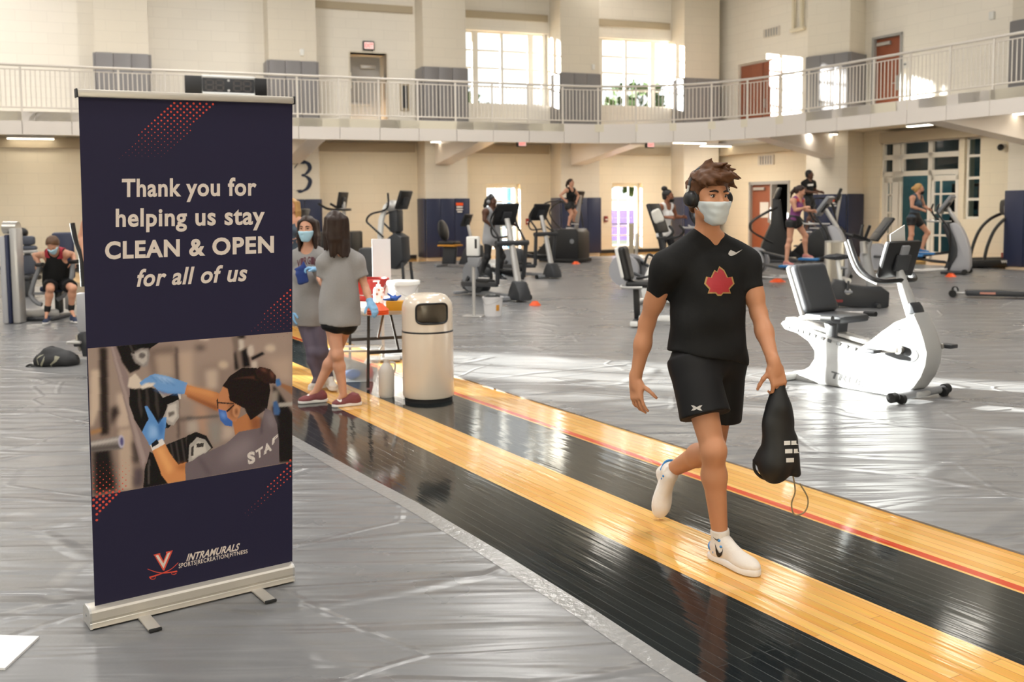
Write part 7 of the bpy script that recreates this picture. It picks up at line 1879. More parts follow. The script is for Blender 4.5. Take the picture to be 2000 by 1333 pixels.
# black drawstring bag held in his left hand
gp = J['wrL'] + Vector((0.012, 0.010, -0.088))
bag = thing('drawstring_bag', 'black drawstring bag with white stripes held by the walking man', 'bag', gp); Ob = Vector(bag.location)
yb = gp.y
bpnt = lambda px, py, dy=0.0: at(px, py, Y=yb + dy)
f = Field(bpnt(1455, 965, -0.16), bpnt(1590, 725, 0.16), 0.006)
lo = [min(a, b) for a, b in zip(bpnt(1455, 965, -0.16), bpnt(1590, 725, 0.16))]; hi = [max(a, b) for a, b in zip(bpnt(1455, 965, -0.16), bpnt(1590, 725, 0.16))]
f = Field(lo, hi, 0.006)
ax3 = (Vector((0.92, 0.38, 0)), Vector((-0.38, 0.92, 0)), Vector((0, 0, 1)))
f.cone(bpnt(1521, 742), bpnt(1521, 790), 0.024, 0.045, 0.03)
f.ell(bpnt(1519, 838), (0.078, 0.050, 0.145), ax3, 0.05); f.ell(bpnt(1520, 893), (0.088, 0.060, 0.115), ax3, 0.05); f.ell(bpnt(1508, 905), (0.075, 0.055, 0.085), ax3, 0.03)
f.cone(bpnt(1492, 890), bpnt(1474, 902), 0.035, 0.012, 0.02); f.cone(bpnt(1545, 860), bpnt(1556, 925), 0.028, 0.020, 0.03)
f.wrinkle(0.005, 30, [(1, 0, 0.1), (1, 0, -0.3), (0.6, 0, 1)], 5)
bb = f.build('bag_body', mat('black nylon', '#141517', 0.55), bag, Ob)
st = [[(x, y), (x + w, y - 0.6), (x + w, y + 7.6), (x, y + 8.2)] for x, y, w in ((1531, 862, 12), (1545, 861.5, 14.5), (1533, 878, 14), (1550, 877.5, 11), (1535, 895.5, 15))]
for s_ in st: decal(bb, bag, Ob, [s_], M_LABELW, 'stripe', 0.002, 2)
MB().tube([bpnt(1473, 898) - Ob, bpnt(1474, 918) - Ob, bpnt(1486, 932) - Ob, bpnt(1503, 938) - Ob], 0.007, 8, 5).build('strap', M_BLACKR, bag)
MB().tube([bpnt(1549, 930) - Ob, bpnt(1553, 960) - Ob, bpnt(1546, 985) - Ob, bpnt(1552, 1006) - Ob, bpnt(1572, 1000) - Ob, bpnt(1578, 975) - Ob, bpnt(1562, 945) - Ob], 0.0035, 8, 6).build('drawcord', mat('tan cord', '#8b7a5a', 0.7), bag)

# ------------------------------------------------------------------ everyone else
def plain_shoes(r, root, org, m, ms, L=0.26, up=None):
    for s in 'LR':
        if 'toe' + s in r.J: shoe(root, org, r.J['an' + s], r.J['toe' + s], up, L, m, ms, h=0.008)
def long_hair(r, root, org, m, back=0.28, front=0.25, h=0.006, seed=1, spread=0.0):
    f = Field([x - 0.24 for x in r.H[:2]] + [r.H[2] - 0.5], [x + 0.24 for x in r.H], h)
    hair_cap(f, r, 0.011, 0.066)
    rn = random.Random(seed)
    for sx in (-1, 1):
        for k_ in range(4):
            y = 0.03 - k_ * 0.03
            f.cone(r.hp(sx * 0.070, y - 0.02, 0.06), r.hp(sx * (0.084 + spread), y - 0.012, -0.08), 0.020, 0.020, 0.02)
            f.cone(r.hp(sx * (0.084 + spread), y - 0.012, -0.08), r.hp(sx * (0.082 + spread * 1.4) + rn.gauss(0, 0.006), y - 0.006, -front + rn.gauss(0, 0.012)), 0.021, 0.010, 0.015)
    for k_ in range(9):
        a = -0.075 + 0.15 * k_ / 8
        f.cone(r.hp(a, -0.095 + abs(a) * 0.3, 0.04), r.hp(a * 1.1, -0.105 + abs(a) * 0.3, -0.12), 0.024, 0.024, 0.02)
        f.cone(r.hp(a * 1.1, -0.105 + abs(a) * 0.3, -0.12), r.hp(a * 1.15 + rn.gauss(0, 0.006), -0.110 + abs(a) * 0.3, -back + rn.gauss(0, 0.015)), 0.024, 0.012, 0.012)
    f.wrinkle(0.0022, 70, [r.hl, r.hl + r.hf * 0.6, r.hl - r.hf * 0.6], 3)
    return f.build('hair', m, root, org)
def tied_hair(r, root, org, m, kind='tail', h=0.007, infl=0.008):
    f = Field([x - 0.3 for x in r.H[:2]] + [r.H[2] - 0.36], [x + 0.27 for x in r.H], h)
    hair_cap(f, r, infl, 0.066)
    if kind == 'tail':
        f.ell(r.hp(0, -0.115, 0.03), (0.03, 0.03, 0.03), None, 0.02)
        f.cone(r.hp(0, -0.125, 0.02), r.hp(0, -0.150, -0.08), 0.028, 0.030, 0.02); f.cone(r.hp(0, -0.150, -0.08), r.hp(0, -0.135, -0.20), 0.030, 0.008, 0.02)
    elif kind == 'bun': f.ell(r.hp(0, -0.075, 0.145), (0.058, 0.058, 0.05), None, 0.015)
    elif kind == 'lowbun': f.ell(r.hp(0, -0.125, 0.01), (0.04, 0.035, 0.04), None, 0.02)
    f.wrinkle(0.0015, 90, [r.hl, r.hl + r.hu], 3)
    return f.build('hair', m, root, org)
def crop_hair(r, root, org, m, infl=0.004, line=0.060, h=0.006):
    f = Field([x - 0.2 for x in r.H], [x + 0.2 for x in r.H], h); hair_cap(f, r, infl, line); return f.build('hair', m, root, org)
def glove(r, root, org, s, kw, m=None, h=0.005):
    w = r.J['wr' + s]; f = Field([x - 0.26 for x in w], [x + 0.26 for x in w], h)
    hand_prims(f, w, infl=0.0025, g=r.g * (0.92 if r.female else 1), **kw)
    e = r.J['el' + s]; f.cone(mix(w, e, 0.14), w, 0.034 * r.g, 0.030 * r.g, 0.01, flat=True)
    return f.build('glove', m or M_GLOVE, root, org)

# ---- masked woman in the grey sweatshirt facing us
Ya = 8.95
r = Rig(dict(head=(600, 447, Ya - 0.04), neck=(602, 488, Ya), shL=(631, 504, Ya - 0.02), shR=(576, 505, Ya + 0.02), elL=(641, 566, Ya - 0.05), wrL=(617, 527, Ya - 0.24), elR=(571, 565, Ya + 0.03), wrR=(573, 606, Ya - 0.05),
             hipL=(617, 614, Ya), hipR=(592, 614, Ya + 0.02), knL=(629, 688, Ya - 0.04), anL=(644, 742, Ya + 0.04), toeL=(654, 759, Ya - 0.15), knR=(611, 688, Ya - 0.02), anR=(620, 738, Ya - 0.02), toeR=(603, 757, Ya - 0.12)), face=(-0.10, -1, -0.06), g=0.90, female=True)
w1 = person('woman in grey lettered sweatshirt and blue mask facing us beside the banner', r); O1 = Vector(w1.location)
r.J['toeL'].z = r.J['toeR'].z = 0.012
hL = dict(d=(-0.75, -0.35, 0.15), palm=(-0.2, -0.3, -0.9), thumb=(0, -0.6, 1), curl=0.8); hR = dict(d=(0.05, -0.2, -1), palm=(0.9, 0.2, 0), thumb=(0, -1, 0), curl=0.3)
body(r, w1, 'light', 0.007, {'L': hL, 'R': hR}, O1); eyes(r, w1, O1); brows(r, w1, O1, M_HAIRD); mask(r, w1, O1, M_MASKB)
sw = garment(r, w1, O1, 'sweatshirt', M_GREYTEE, lambda f: top_prims(f, r, 0.020, 0.10, 2, 0.014, 0.066, 0.010), 0.008, 0.004, 24, None, 2)
garment(r, w1, O1, 'leggings', M_LEGG, lambda f: leggings_prims(f, r), 0.008, 0.0)
glove(r, w1, O1, 'L', hL); glove(r, w1, O1, 'R', hR)
long_hair(r, w1, O1, M_HAIRD, 0.26, 0.235, seed=4); plain_shoes(r, w1, O1, M_SHOEW, M_SOLEW, 0.25)
M_MAROON = mat('maroon lettering', '#5a2a36', 0.6)
vq = []
for i, ch in enumerate('VIRGINIA'):
    a = (i - 3.5) / 4.0; x = 607 + a * 27; y = 509 + 10 * a * a
    vq += text_quads(ch, [(x - 3.0, y - 7.0 + (a * 1.5)), (x + 3.0, y - 7.0 + a * 3), (x + 3.0, y + 7.0 + a * 3), (x - 3.0, y + 7.0 + a * 1.5)], 0.03)
decal(sw, w1, O1, vq, M_MAROON, 'lettering', 0.003, 1)
cl_c = r.J['wrL'] + Vector((-0.075, -0.05, -0.02)); f = Field(cl_c - Vector((0.25, 0.2, 0.25)), cl_c + Vector((0.25, 0.2, 0.25)), 0.007)
f.rbox(cl_c + Vector((-0.035, 0.0, -0.045)), (0.05, 0.03, 0.055), (unit((1, 0, 0.2)), Vector((0, 1, 0)), unit((-0.2, 0, 1))), 0.02, 0.02); f.cone(cl_c + Vector((-0.02, 0, 0.04)), cl_c + Vector((-0.02, 0, 0.09)), 0.026, 0.008, 0.03); f.cone(cl_c + Vector((-0.05, 0, 0.03)), cl_c + Vector((-0.10, 0.0, 0.03)), 0.022, 0.008, 0.03); f.wrinkle(0.006, 55, [(1, 0, 0), (0.5, 0, 1)], 2)
tag(f.build('cleaning_cloth', mat('royal blue cloth', '#243a78', 0.9), None), 'dark blue cleaning cloth held by the masked woman in the sweatshirt', 'cloth')

# ---- woman seen from the back
Yb = 8.28
r = Rig(dict(head=(653, 440, Yb), neck=(662, 486, Yb), shL=(634, 512, Yb - 0.01), shR=(695, 512, Yb + 0.06), elL=(634, 556, Yb + 0.02), wrL=(624, 545, Yb + 0.22), elR=(713, 560, Yb + 0.06), wrR=(723, 590, Yb - 0.02),
             hipL=(649, 628, Yb - 0.03), hipR=(676, 628, Yb + 0.05), knL=(659, 693, Yb - 0.06), anL=(671, 771, Yb - 0.02), toeL=(648, 795, Yb - 0.06), knR=(655, 690, Yb + 0.16), anR=(618, 764, Yb + 0.16), toeR=(582, 784, Yb + 0.10)), face=(-0.62, 0.78, 0), g=0.92, female=True, slim=0.93, near=0.988)
w2 = person('woman with long brown hair in grey T-shirt seen from behind at the table', r); O2 = Vector(w2.location)
r.J['toeL'].z = r.J['toeR'].z = 0.002
hR = dict(d=(0.35, -0.35, -0.55), palm=(0.1, -0.1, -1), thumb=(-1, 0.2, 0), curl=0.35); hL = dict(d=(-0.3, 0.8, 0.3), palm=(0.9, 0.3, 0), thumb=(0, 0, 1), curl=0.5)
body(r, w2, 'light', 0.007, {'R': hR, 'L': hL}, O2); eyes(r, w2, O2); mask(r, w2, O2, M_MASKB, 0.006)
garment(r, w2, O2, 't_shirt', M_GREYTEE, lambda f: top_prims(f, r, 0.016, 0.03, 0.62, 0.018, 0.066, 0.010), 0.008, 0.009, 22, [r.cl, r.cl + r.U * 0.4, r.cl - r.U * 0.5, r.cl], 3)
garment(r, w2, O2, 'shorts', M_SHORT, lambda f: shorts_prims(f, r, 0.16, 0.012, 0.1, 1.1), 0.008, 0.0)
glove(r, w2, O2, 'R', hR); long_hair(r, w2, O2, M_HAIRD, 0.27, 0.22, seed=7)
M_SHOEM = mat('maroon knit shoe', '#7a3f42', 0.7, bump=(70, 0.2))
for s in 'LR':
    so, P, AX = shoe(w2, O2, r.J['an' + s], r.J['toe' + s], None, 0.25, M_SHOEM, M_SOLEW, M_SHOEM, h=0.006)
    decal(so, w2, O2, [swoosh(*((652, 776, 668, 786) if s == 'L' else (588, 764, 605, 774)), True, 0.1)], M_LABELW, 'swoosh', 0.003, 2, so)

# ---- boy on the press machine
Yc = 14.75
r = Rig(dict(head=(103, 478, Yc - 0.32), neck=(106, 490, Yc - 0.12), shL=(129, 496, Yc - 0.02), shR=(90, 498, Yc - 0.02), elL=(141, 497, Yc + 0.22), wrL=(145, 511, Yc + 0.05), elR=(68, 499, Yc + 0.22), wrR=(76, 515, Yc + 0.03),
             hipL=(124, 553, Yc + 0.10), hipR=(99, 553, Yc + 0.10), knL=(142, 563, Yc - 0.32), anL=(139, 606, Yc - 0.22), toeL=(152, 621, Yc - 0.42), knR=(98, 564, Yc - 0.36), anR=(92, 609, Yc - 0.32), toeR=(87, 628, Yc - 0.52)), face=(0.0, -0.72, -0.70), headup=(0, -0.7, 0.72), g=0.95)
b1 = person('boy in black tank top with red shoulders and mask sitting on the press machine', r); O3 = Vector(b1.location)
r.J['toeL'].z = r.J['toeR'].z = 0.014
for s, sg in (('L', 1), ('R', -1)): pass
hh = dict(d=(0.1, -0.6, -0.5), palm=(0, 0.3, -1), curl=1.1)
body(r, b1, 'light', 0.009, {'L': dict(thumb=(-1, 0, 0), **hh), 'R': dict(thumb=(1, 0, 0), **hh)}, O3); eyes(r, b1, O3); mask(r, b1, O3, M_MASKB, 0.007)
garment(r, b1, O3, 'tank_top', M_TEE, lambda f: top_prims(f, r, 0.02, 0.06, neck=0.07, loose=0.02, tank=True), 0.009, 0.004)
f = Field(*r.bounds(), 0.009); torso_prims(f, r, 0.024); f.half(r.ms - r.U * 0.035, -r.U); f.cone(r.J['neck'] + r.cf * 0.04 - r.U * 0.03, r.J['neck'] + r.U * 0.14 + r.cf * 0.05, 0.082, 0.10, 0.01, cut=True)
for s, sg in (('L', 1), ('R', -1)): f.half(r.J['sh' + s] - r.cl * sg * 0.02, r.cl * sg)
f.build('shoulder_panel', mat('red jersey', '#a32435', 0.7), b1, O3)
garment(r, b1, O3, 'shorts', M_SHORT, lambda f: shorts_prims(f, r, 0.72, 0.02, 0.1, 1.35), 0.009, 0.003)
f = Field([x - 0.2 for x in r.H], [x + 0.2 for x in r.H], 0.006); hair_cap(f, r, 0.016, 0.058); f.wrinkle(0.004, 60, [r.hf, r.hf + r.hl, r.hl], 4); f.build('hair', mat('chestnut hair', '#5a3d26', 0.5, noise=0.3), b1, O3)
for s in 'LR': 
    q = Field([r.J['an' + s][i] - 0.2 for i in range(3)], [r.J['an' + s][i] + 0.2 for i in range(3)], 0.007); q.cone(r.J['an' + s], mix(r.J['an' + s], r.J['kn' + s], 0.26) - (r.J['kn' + s] - r.J['an' + s]) * 0.0, 0.042, 0.047, 0, flat=True); q.build('sock', M_BLACKR, b1, O3)
plain_shoes(r, b1, O3, mat('navy knit shoe', '#28344f', 0.7), M_SOLEW, 0.27)

M_TANKG = mat('light grey jersey', '#a4a5a8', 0.8); M_PURP = mat('purple jersey', '#7a3a72', 0.7, noise=0.2); M_CORAL = mat('coral strap', '#c8443c', 0.6); M_SLATEB = mat('slate blue jersey', '#3c4a58', 0.7)
M_WHITET = mat('white jersey', '#e2e0de', 0.8); M_SHOEG = mat('grey coral shoe', '#c07a74', 0.7); M_SHOEB = mat('blue sneaker', '#2f6fa8', 0.6)
def rider(label, J, face, skin, g, top, topm, bottom, hair, hairm, shoes, female=True, msk=None, h=0.010, hands=True, tank=True, hem=0.06, infl=0.010, headup=(0, 0, 1), hair_kind='tail', slim=1.0, loose=0.0, toes=None):
    r = Rig(J, face=face, g=g, female=female, headup=headup, slim=slim)
    for s in 'LR':
        if 'toe' + s not in r.J:
            fwd = unit(Vector((r.pf.x, r.pf.y, -0.12))); r.J['toe' + s] = r.J['an' + s] + fwd * 0.17 + Vector((0, 0, -0.075))
    t = person(label, r); o = Vector(t.location)
    hk = {}
    for s in 'LR':
        d = unit(r.J['wr' + s] - r.J['el' + s]); hk[s] = dict(d=d + r.cf * 0.2, palm=r.cl * (-1 if s == 'L' else 1) * 0.6 - r.U * 0.5, thumb=r.U, curl=0.8)
    body(r, t, skin, h, hk, o); eyes(r, t, o); brows(r, t, o, hairm)
    if msk: mask(r, t, o, msk[0], 0.007, msk[1])
    tp = garment(r, t, o, top, topm, lambda f: top_prims(f, r, infl, hem, sleeve=0.6, sl_infl=0.02, neck=0.075, loose=loose, tank=tank), h, 0.003)
    if bottom[0] == 'leggings': garment(r, t, o, 'leggings', bottom[1], lambda f: leggings_prims(f, r), h, 0.0)
    else: garment(r, t, o, 'shorts', bottom[1], lambda f: shorts_prims(f, r, bottom[2], 0.015, 0.14, 1.15), h, 0.0)
    if hair_kind == 'crop': crop_hair(r, t, o, hairm)
    elif hair_kind == 'long': long_hair(r, t, o, hairm)
    else: tied_hair(r, t, o, hairm, hair_kind)
    if shoes: plain_shoes(r, t, o, shoes, M_SOLEW, 0.26 * g)
    return t, r, o, tp
Y = 17.9
w3, r3, o3, _ = rider('woman in grey tank top and black leggings on the elliptical trainer', dict(head=(960, 394, Y), neck=(960, 409, Y), shR=(948, 414, Y - 0.17), shL=(973, 413, Y + 0.15), elR=(946, 430, Y - 0.22), wrR=(956, 438, Y - 0.20), elL=(983, 430, Y + 0.20), wrL=(1002, 438, Y + 0.15),
    hipR=(954, 469, Y - 0.08), hipL=(968, 469, Y + 0.08), knR=(952, 502, Y - 0.12), anR=(941, 534, Y - 0.10), knL=(981, 501, Y + 0.10), anL=(976, 538, Y + 0.1)), (0.85, -0.5, 0), 'dark', 0.93, 'tank_top', M_TANKG, ('leggings', M_LEGK), None, M_HAIRK, M_DARK, hem=0.10, infl=0.018, loose=0.015)
hp_ = thing('headphones', 'grey headphones on the head of the woman in the grey tank top', 'headphones', r3.H)
MB().tube([r3.hp(0.10 * math.cos(t), -0.01, -0.005 + 0.145 * math.sin(t)) - r3.H for t in [PI * i / 10 for i in range(11)]], 0.011, 8, 2).build('headband', M_BLACK, hp_)
for sx in (-1, 1): MB().ball(r3.hp(sx * 0.095, -0.01, -0.005) - r3.H, 0.036, 14).build('ear_cup', M_GREY, hp_)
Y = 28.2
rider('woman in black tank top climbing on the far stair climber', dict(head=(1115, 357, Y), neck=(1114, 368, Y), shR=(1106, 372, Y - 0.15), shL=(1122, 372, Y + 0.15), elR=(1094, 382, Y - 0.2), wrR=(1103, 391, Y - 0.2), elL=(1130, 383, Y + 0.2), wrL=(1126, 394, Y + 0.05),
    hipR=(1110, 404, Y - 0.08), hipL=(1117, 404, Y + 0.08), knR=(1117, 419, Y - 0.1), anR=(1110, 440, Y - 0.1), knL=(1124, 415, Y + 0.1), anL=(1120, 432, Y + 0.1)), (0.9, -0.45, 0), 'light', 0.90, 'tank_top', M_TEE, ('shorts', M_LEGK, 0.3), None, M_HAIRD, M_DARK)
Y = 18.8
rider('woman in white tank top with hair bun and black mask left of the walking man', dict(head=(1305, 383, Y), neck=(1301, 400, Y), shR=(1289, 405, Y - 0.14), shL=(1313, 404, Y + 0.16), elR=(1284, 424, Y - 0.18), wrR=(1306, 425, Y - 0.25), elL=(1320, 424, Y + 0.2), wrL=(1333, 424, Y + 0.1),
    hipR=(1292, 458, Y - 0.08), hipL=(1304, 458, Y + 0.08), knR=(1296, 495, Y - 0.1), anR=(1284, 535, Y - 0.1), knL=(1318, 492, Y + 0.1), anL=(1312, 530, Y + 0.1)), (0.93, -0.3, 0), 'brown', 0.97, 'tank_top', M_WHITET, ('leggings', M_LEGK), None, M_HAIRK, M_DARK, msk=(M_MASKK, True), hair_kind='bun')
Y = 19.6
w6, r6, o6, t6 = rider('woman in purple tank top and black shorts pedalling on the elliptical trainer', dict(head=(1563, 374, Y), neck=(1557, 387, Y), shR=(1549, 393, Y - 0.15), shL=(1566, 391, Y + 0.15), elR=(1553, 411, Y - 0.2), wrR=(1572, 406, Y - 0.2), elL=(1572, 410, Y + 0.2), wrL=(1585, 412, Y + 0.15),
    hipR=(1545, 435, Y - 0.08), hipL=(1556, 435, Y + 0.08), knR=(1542, 470, Y - 0.08), anR=(1536, 510, Y - 0.1), knL=(1573, 461, Y + 0.1), anL=(1574, 496, Y + 0.1)), (0.88, -0.35, -0.35), 'light', 0.93, 'tank_top', M_PURP, ('shorts', M_LEGK, 0.28), None, M_HAIRD, M_SHOEG, hem=0.0)
f = Field(*r6.bounds(), 0.009); torso_prims(f, r6, 0.015); f.half(r6.ms - r6.U * 0.03, -r6.U); f.half(r6.J['neck'] - r6.U * 0.01, r6.U); f.half(r6.J['shL'] - r6.cl * 0.035, r6.cl); f.half(r6.J['shR'] + r6.cl * 0.035, -r6.cl); f.cone(r6.J['neck'] + r6.cf * 0.05 - r6.U * 0.03, r6.J['neck'] + r6.U * 0.14 + r6.cf * 0.06, 0.078, 0.1, 0.01, cut=True)
f.build('shoulder_strap', M_CORAL, w6, o6)
Y = 21.6
rider('woman in slate blue tank top and striped black shorts pedalling near the glazed entrance', dict(head=(1795, 369, Y), neck=(1790, 381, Y), shR=(1782, 387, Y - 0.15), shL=(1797, 385, Y + 0.15), elR=(1781, 404, Y - 0.2), wrR=(1800, 410, Y - 0.2), elL=(1805, 403, Y + 0.2), wrL=(1813, 408, Y + 0.12),
    hipR=(1780, 428, Y - 0.08), hipL=(1790, 428, Y + 0.08), knR=(1780, 458, Y - 0.1), anR=(1779, 490, Y - 0.1), knL=(1812, 455, Y + 0.08), anL=(1801, 486, Y + 0.1)), (0.93, -0.3, 0), 'light', 0.93, 'tank_top', M_SLATEB, ('shorts', M_LEGK, 0.42), None, M_HAIRG, M_SHOEB, hair_kind='lowbun', hem=0.03, msk=(M_MASKK, True))
Y = 26.6
m2, r7, o7, t7 = rider('man in black T-shirt standing on the far stair climber in the corner', dict(head=(1581, 341, Y), neck=(1579, 352, Y), shR=(1570, 358, Y - 0.18), shL=(1588, 357, Y + 0.16), elR=(1572, 374, Y - 0.25), wrR=(1589, 376, Y - 0.22), elL=(1592, 373, Y + 0.2), wrL=(1602, 375, Y + 0.1),
    hipR=(1574, 393, Y - 0.09), hipL=(1583, 393, Y + 0.09), knR=(1584, 420, Y - 0.1), anR=(1574, 447, Y - 0.1), knL=(1592, 416, Y + 0.1), anL=(1588, 440, Y + 0.1)), (0.9, -0.42, 0), 'dark', 1.0, 't_shirt', M_TEE, ('shorts', M_LEGK, 0.6), None, M_HAIRK, M_DARK, female=False, hair_kind='crop', tank=False, hem=0.05)
decal(t7, m2, o7, text_quads('MARS', [(1577, 360), (1588, 359.5), (1588, 363.5), (1577, 364)], 0.04) if False else [[(1577, 360.0), (1588, 359.5), (1588, 363.0), (1577, 363.6)]], M_LABELW, 'chest_print', 0.006, 2)
Y = 15.5
rider('person with golden hair on the machine just right of the banner', dict(head=(571, 403, Y), neck=(571, 425, Y), shR=(559, 431, Y), shL=(584, 431, Y), elR=(556, 456, Y + 0.05), wrR=(564, 470, Y - 0.25), elL=(590, 455, Y + 0.05), wrL=(586, 468, Y - 0.25),
    hipR=(565, 498, Y), hipL=(580, 498, Y), knR=(565, 550, Y - 0.05), anR=(565, 601, Y + 0.1), knL=(580, 550, Y - 0.05), anL=(580, 601, Y + 0.1)), (-0.3, -0.95, 0), 'light', 0.95, 'top', M_SLATEB, ('leggings', M_LEGK), None, M_HAIRG, M_DARK, hair_kind='long')
Y = 9.7
rider('person with bare arm half hidden behind the banner at the cross trainer', dict(head=(205, 402, Y), neck=(205, 425, Y), shR=(172, 438, Y), shL=(238, 438, Y), elR=(160, 462, Y), wrR=(166, 494, Y - 0.1), elL=(246, 480, Y), wrL=(240, 510, Y - 0.2),
    hipR=(188, 535, Y), hipL=(222, 535, Y), knR=(188, 612, Y - 0.05), anR=(188, 716, Y + 0.05), knL=(222, 612, Y - 0.05), anL=(222, 716, Y + 0.05)), (0, -1, 0), 'light', 1.0, 'top', M_GREYTEE, ('leggings', M_LEGK), None, M_HAIRD, M_DARK)

# ================================================================== TABLE, BIN AND LOOSE THINGS
# ---- litter bin
bp_ = at(833, 790, z=0); bn = thing('trash_can', 'cream round-topped litter bin standing on the running lane', 'trash can', (bp_.x, bp_.y + 0.22, 0), 0)
kpx = (bp_.y + 0.22) / FPX
Rb = 50.5 * kpx; zt = lambda py: at(833, py, Y=bp_.y + 0.22 - Rb * 0.9).z
M_CREAMG = mat('cream gloss enamel', '#ddd0bf', 0.22, coat=0.5)
zj = zt(651); ztop = at(833, 573, Y=bp_.y + 0.22).z
MB().lathe([(Rb * 0.93, 0.0), (Rb * 0.93, 0.055)], 48).build('plinth', M_BLACKR, bn)
MB().lathe([(Rb * 0.97, 0.035), (Rb, 0.05), (Rb, zj - 0.008), (Rb * 0.97, zj - 0.004)], 64).build('body', M_CREAMG, bn)
MB().lathe([(Rb * 0.985, zj - 0.012), (Rb * 1.005, zj - 0.008), (Rb * 1.005, zj + 0.002), (Rb * 0.985, zj + 0.006)], 64).build('seam_ring', M_BLACK, bn)
# hood with a wide rounded opening cut through the front
no, nz = 144, 40; prof = []
for i in range(nz + 1):
    t_ = i / nz
    if t_ < 0.70: prof.append((Rb * 0.985, zj + 0.002 + (ztop - 0.13 - zj) * t_ / 0.70))
    else: a = (t_ - 0.70) / 0.30 * PI / 2; prof.append((Rb * 0.985 - 0.13 * 0.9 + 0.13 * 0.9 * math.cos(a) if a < 1.56 else Rb * 0.985 - 0.117, ztop - 0.13 + 0.13 * math.sin(a)))
oz0, oz1 = zt(633), zt(594); ac, aw = -PI / 2 + 0.30, 0.66
def inside(a, z):
    da = (a - ac + PI) % (2 * PI) - PI; u = abs(da) / aw; v = abs(z - (oz0 + oz1) / 2) / ((oz1 - oz0) / 2); return u ** 5 + v ** 5 < 1
def inside2(a, z): return inside(a, z) or inside(a + PI, z) and False
v = []; fq = []
for r_, z in prof:
    for j in range(no): a = 2 * PI * j / no; v.append((r_ * math.cos(a), r_ * math.sin(a), z))
for i in range(nz):
    for j in range(no):
        zc_ = (prof[i][1] + prof[i + 1][1]) / 2; a = 2 * PI * (j + 0.5) / no
        if inside(a, zc_): continue
        fq.append((i * no + j, i * no + (j + 1) % no, (i + 1) * no + (j + 1) % no, (i + 1) * no + j))
v.append((0, 0, ztop + 0.006)); tip = len(v) - 1
for j in range(no): fq.append((nz * no + j, nz * no + (j + 1) % no, tip))
link_mesh('hood', v, fq, M_CREAMG, bn, 50)
rim = []
for i in range(64):
    t_ = 2 * PI * i / 64; c_, s_ = math.cos(t_), math.sin(t_); n_ = (abs(c_) ** 5 + abs(s_) ** 5) ** (-1 / 5)
    a = ac + aw * c_ * n_; z = (oz0 + oz1) / 2 + (oz1 - oz0) / 2 * s_ * n_; rim.append(((Rb * 0.985) * math.cos(a), (Rb * 0.985) * math.sin(a), z))
MB().tube(rim, 0.009, 8, closed=True).build('opening_rim', M_BLACK, bn)
MB().lathe([(Rb * 0.9, zj - 0.05), (Rb * 0.9, oz0 - 0.03), (Rb * 0.86, oz0 - 0.03), (0.001, oz0 - 0.05)], 40).build('liner', mat('bin liner', '#101010', 0.3, bump=(20, 0.6)), bn)

# ---- folding table
tz = 0.735
Tf = at(693, 742, z=tz) if False else at(755, 620, z=tz)
TA, TB = at(640, 616, z=tz), at(800, 622, z=tz)
tang = R(109)
tbl = thing('folding_table', 'white folding table with dark steel legs behind the litter bin', 'table', (-1.20, 9.50, 0), tang)
MB().box((0, 0, tz - 0.022), (1.42, 0.74, 0.044), 0.018).build('tabletop', mat('speckled white tabletop', '#d8d1c7', 0.5, noise=0.05, bump=(40, 0.1)), tbl)
for sx in (-1, 1):
    for sy in (-1, 1):
        MB().cyl((sx * 0.48, sy * 0.27, tz - 0.04), (sx * 0.48, sy * 0.29, 0.012), 0.014, 12).build('leg', M_DARKSTEEL if 'M_DARKSTEEL' in globals() else mat('dark bronze steel', '#35302d', 0.45, metal=0.3), tbl)
    q = MB(); 
    for z in (0.33,): q.bar((sx * 0.48, -0.28, z), (sx * 0.48, 0.28, z), 0.016, 0.03)
    q.bar((sx * 0.47, 0, 0.34), (sx * 0.10, 0, tz - 0.05), 0.02, 0.016); q.build('brace', mat('dark bronze steel'), tbl) if False else q.build('brace', MATS['dark bronze steel'], tbl)
TO = Vector(tbl.location)
def on_table(px, py): return at(px, py, z=tz + 0.001)
def stand(name, label, cat, p, group=None): return thing(name, label, cat, p, 0, group)
c = on_table(716, 588) + Vector((0, 0.1, 0)); t = stand('red_bin', 'open red plastic bin on the folding table', 'bin', c)
w_ = 0.16
MB().lathe([(0.135, 0.0), (0.17, 0.2), (0.185, 0.2), (0.185, 0.215), (0.165, 0.215), (0.13, 0.01), (0.001, 0.008)], 32, Matrix.Scale(1.15, 4, (1, 0, 0))).build('bin_wall', mat('red plastic', '#b32a22', 0.35), t); MB().tube([(-0.2, 0, 0.2), (-0.15, -0.17, 0.10), (0.0, -0.2, 0.06), (0.15, -0.17, 0.10), (0.2, 0, 0.2)], 0.004, 6, 5).build('handle', M_SILVER, t)
c = on_table(740, 594); t = stand('soap_bottle', 'pink patterned pump bottle on the folding table beside the red bin', 'bottle', c)
mb_ = mat('pink patterned label', '#e2c3c1', 0.45); nt, b_ = nodes_of(mb_)
vo = nt.nodes.new('ShaderNodeTexVoronoi'); vo.inputs['Scale'].default_value = 28; tc = nt.nodes.new('ShaderNodeTexCoord'); nt.links.new(tc.outputs['Object'], vo.inputs['Vector']); cr = nt.nodes.new('ShaderNodeValToRGB'); cr.color_ramp.interpolation = 'CONSTANT'
cr.color_ramp.elements[0].color = (*rgb('#3b2c3a'), 1); cr.color_ramp.elements[1].position = 0.22; cr.color_ramp.elements[1].color = (*rgb('#d98a5a'), 1); e = cr.color_ramp.elements.new(0.36); e.color = (*rgb('#e6c8c6'), 1)
nt.links.new(vo.outputs['Distance'], cr.inputs[0]); nt.links.new(cr.outputs[0], b_.inputs['Base Color'])
